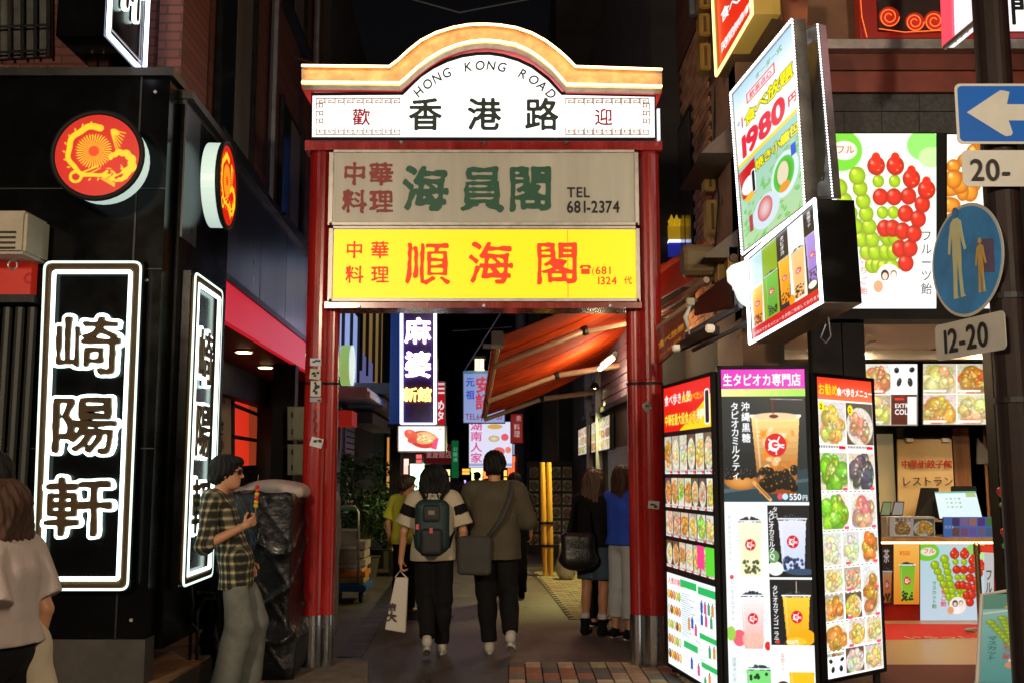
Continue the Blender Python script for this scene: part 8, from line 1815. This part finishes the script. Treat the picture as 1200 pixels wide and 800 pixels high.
for S in 'RL':
    an = w_of(root, tuple(j['an'+S]*s)); mb = MB(); mb.lathe((an.x, an.y, an.z+.085), [(.047, 0), (.050, .03), (.046, .05)], 14); o = build(mb, 'sock_band', mat('sock_white', (.6, .58, .55), .8)); m_ = o.matrix_world.copy(); o.parent = root; o.matrix_parent_inverse = (Matrix.Translation(root.location) @ Matrix.Rotation(root.rotation_euler.z, 4, 'Z')).inverted()
root, j, s = person('girl with long auburn hair, blue top and pale wide trousers beside the gate post', (1.09, 10.25), face=R(-50), H=1.66, h=.011, yaw=R(-10),
    J=dict(elR=(.22, .05, 1.13), wrR=(.12, .2, 1.05), hdR=(-.6, .6, .2), elL=(-.22, .02, 1.12), wrL=(-.12, .18, 1.02), hdL=(.6, .6, .1)), top=('short', clothm('top_blue', (.02, .075, .55), var=.1), .93, .022), bottom=('flare', clothm('pants_pale', (.46, .48, .48), var=.08), .20), shoe=black, hair=('long', HAIRN))
person('person in black clothes hidden in the shade between the brown-haired girl and the wall', (.86, 11.15), face=R(-100), H=1.64, h=.014, top=('long', black, .86), bottom=('trousers', black, .09), shoe=black, hair=('mid', None))
rl = root.location; pb_ = thing('pink_tote', 'pale pink bag hanging between the blue top girl and the red post', 'bag', (1.27, 10.0, .70)); mb = MB(); mb.hexa([(1.22, 9.93, .72), (1.30, 9.93, .72), (1.30, 10.15, .72), (1.22, 10.15, .72), (1.235, 9.97, 1.22), (1.285, 9.97, 1.22), (1.285, 10.10, 1.22), (1.235, 10.10, 1.22)]); build(mb, 'cloth', clothm('cloth_pink', (.42, .30, .26)), pb_, bevel=.02)
mb = MB(); mb.tube([(1.26, 10.0, 1.2), (1.25, 10.05, 1.38), (1.26, 10.1, 1.2)], .010, 6); build(mb, 'handle', clothm('cloth_pink'), pb_)
# 9 near left walkers
root, j, s = person('walker in pale pinkish T-shirt and black trousers cut off by the left picture edge', (-2.09, 4.30), face=R(82), H=1.555, h=.009,
    J=dict(pel=(0, -.03, .95), elR=(.20, -.10, 1.12), wrR=(.20, -.06, .90), hdR=(0, .1, -1), pnR=(-1, 0, 0), elL=(-.24, -.12, 1.13), wrL=(-.255, -.11, .88), hdL=(0, .15, -1), pnL=(1, 0, 0), knL=(-.09, .10, .50), anL=(-.09, .10, .09), toL=(-.1, .26, .03), knR=(.09, -.02, .50), anR=(.09, -.28, .12), toR=(.1, -.14, .04)),
    top=('short', clothm('tee_blush', (.48, .41, .38), var=.05), 1.0, .030), bottom=('wide', black, .05), shoe=black, hair=('bob', HAIRN))
person('taller walker in cream wide trousers behind the pale T-shirt walker', (-2.49, 4.95), face=R(84), H=1.69, h=.011,
    J=dict(knL=(-.09, .12, .50), anL=(-.09, .2, .09), toL=(-.1, .36, .03), knR=(.09, -.12, .50), anR=(.09, -.42, .14), toR=(.1, -.28, .05)), top=('long', black, .88), bottom=('wide', creamc, .06), shoe=black, hair=('short', None))
B_ = Blob((-2.3, 4.2, .3), (-1.7, 4.7, 1.3), .012); B_.cap((-2.10, 4.44, 1.16), (-2.02, 4.45, .86), .035, .075, .03).cap((-2.02, 4.45, .86), (-1.97, 4.46, .52), .075, .10, .04).folds(.009, 21, 9, 7); P, F = B_.surf(); props(mesh_obj('tote_bag', P, F, creamc, smooth=True), 'cream cloth tote swinging behind the pale T-shirt walker', 'bag')

# covered cart between the man and the gate post
cc_ = thing('covered_cart', 'bulky cart wrapped in creased black sheeting beside the left gate post', 'cart', (-2.02, 8.45, 0))
B_ = Blob((-2.62, 8.05, -.03), (-1.55, 8.98, 1.62), .017); B_.rbox((-2.06, 8.50, .72), (.66, .55, 1.42), .035, .03); B_.rbox((-2.06, 8.50, .20), (.74, .62, .36), .10, .10)
X, Y, Z = np.meshgrid(*B_.ax, indexing='ij', sparse=True); B_.f += (.016*np.sin(X*6+Z*2.2+1.5*np.sin(Z*2.3))*np.cos(Y*5-Z*1.5)-.026*(1-np.abs(np.sin(X*5.3-Z*3.7+Y*3+.8*np.sin(Z*5))))**6-.02*(1-np.abs(np.sin(X*4.1+Z*4.9-Y*2+.6*np.sin(X*9))))**7-.012*(1-np.abs(np.sin(X*13+Z*9.7)))**5).astype(np.float32)
P, F = B_.surf(); mesh_obj('black_sheeting', P, F, mat('sheeting', (.006, .006, .007), .38, spec=.4, var=.5, vs=2.5, bump=1., coat=.1), cc_, smooth=True)
B_ = Blob((-2.5, 8.2, 1.3), (-1.55, 9.1, 1.62), .014); B_.rbox((-1.98, 8.66, 1.43), (.58, .50, .09), .04, .02).ell((-1.95, 8.6, 1.47), (.25, .2, .06), .04).folds(.012, 9, 8, 3); P, F = B_.surf(); mesh_obj('pale_cover', P, F, mat('cover_pink', (.42, .33, .30), .6, var=.15), cc_, smooth=True)
for k in range(2):
    mb = MB(); mb.tube([(-2.36-.05*k, 7.95, .19), (-2.37-.05*k, 7.96, .55+.05*k), (-2.33-.05*k, 8.0, .64+.05*k), (-2.26-.04*k, 8.1, .62+.05*k), (-2.24, 8.15, .3)], .013, 8); build(mb, 'frame_hoop', blackmatte, cc_, smooth=True)
mb = MB(); mb.tube([(-2.38, 7.8, .80), (-2.36, 7.82, .62), (-2.40, 7.86, .5), (-2.34, 7.9, .42), (-2.38, 7.95, .25)], .006, 6); props(build(mb, 'power_cable', blk), 'loose black cable hanging by the tiled step', 'cable')
B_ = Blob((-2.1, 9.6, -.03), (-1.4, 10.4, 1.6), .02); B_.rbox((-1.83, 10.0, .72), (.34, .45, 1.42), .12, .04).folds(.018, 12, 6, 4); P, F = B_.surf(); props(mesh_obj('covered_stand', P, F, mat('cover_grey', (.17, .15, .14), .6, var=.25), smooth=True), 'grey cloth covered stand just behind the left gate post', 'stand')

# ================================================================== upper ducts, cables, fixings
def rig(label, pts, r, m, nm='pipe', cat='pipe'):
    mb = MB(); mb.tube(pts, r, 6); return props(build(mb, nm, m), label, cat)
pgrey = mat('pipe_grey', (.22, .22, .25), .5, .3)
rig('grey rainwater pipe down the brick storeys above the red fascia', [(wl(XW, 10.6)-.06, 10.6, 4.36), (wl(XW, 10.6)-.06, 10.6, 11)], .04, pgrey)
rig('second rainwater pipe farther along the brick storeys', [(wl(XW, 13.4)-.06, 13.4, 4.36), (wl(XW, 13.4)-.06, 13.4, 11)], .04, pgrey)
rig('drooping black cable crossing high over the alley behind the arch', [(wl(XW, 12)-.1, 12, 6.6), (-1.2, 12.1, 6.15), (.2, 12.2, 6.05), (1.9, 12.3, 6.5)], .014, mat('cable_grey', (.06, .06, .065), .6), 'cable', 'cable')
rig('thin black cable crossing over the alley above the first', [(wl(XW, 11)-.1, 11, 7.3), (-.6, 11.2, 6.8), (1.9, 11.4, 7.4)], .010, mat('cable_grey'), 'cable', 'cable')
rig('grey vent pipe on the corner shop side wall above the brick', [(RX-.06, 10.2, 6.3), (RX-.06, 10.2, 12)], .05, pgrey)
for k, (px, py) in enumerate(((366, 108), (767, 108), (470, 166.5), (567, 166.5), (663, 166.5), (420, 358), (567, 358), (715, 358))):
    c = A(px, py, 8.61); mb = MB(); mb.lathe((c.x, 8.615, c.z), [(.014, 0), (.014, .05)], 8, 'y'); build(mb, 'bolt', steel, gate)
for px, y0, y1 in ((772, 130, 165), ):
    c = A(px, y1, 8.6); mb = MB(); mb.span((c.x-.012, 8.58, c.z), (c.x+.012, 8.62, c.z+.28)); build(mb, 'side_tube', glow('side_tube', hx('d8e0e8'), .8), nbd)

for x_ in (665.5,):
    for brd, y0, y1 in ((s3, 270, 349),):
        a, b = A(x_-.5, y1, Yc), A(x_+.3, y0, Yc); mb = MB(); mb.span((a.x, Yc-.0012, a.z), (b.x, Yc-.0002, b.z)); build(mb, 'panel_seam', mat('seam_tan', (.5, .3, .02), .6, emit=(.75, .42, .0), es=.8), brd)
for k, (x0, y0, x1, y1, Y, cc_c, es, lb) in enumerate(((500, 549, 511, 556, 38, '60ffe0', 1.2, 'tiny turquoise added glow panel far down the alley'), (541, 548, 551, 556, 36, 'ffb040', 1.6, 'tiny amber added glow panel near the vanishing point'), (556, 528, 562, 548, 30, 'ff4060', 1.1, 'small pink upright added glow panel under the hunan sign'), (603, 502, 609, 519, 30, 'a0b0ff', .9, 'small violet upright added glow panel behind the awning end'), (520, 548, 528, 566, 44, 'ffe0a0', 1.5, 'tiny cream added glow panel beside the green upright sign'), (487, 531, 495, 543, 30, 'ff7070', 1., 'small salmon added glow panel under the bowl picture board'), (590, 549, 596, 566, 27, 'ffd060', 1.4, 'small yellow upright added glow panel right of the olive jacket'))):  # blank panels added to put more glow into the alley
    hs_, q = hsign('added_glow_panel', lb, x0, y0, x1, y1, Y, .15, darkmetal); hs_['group'] = 'small added glow panels far down the alley'
    slabq('lit_face', sub(q, .08, .08, .92, .92), .02, glow('far_%s' % cc_c, hx(cc_c), es), hs_, .025); slabq('stripe', sub(q, .08, .42, .92, .52), .01, darkmetal, hs_, .04)
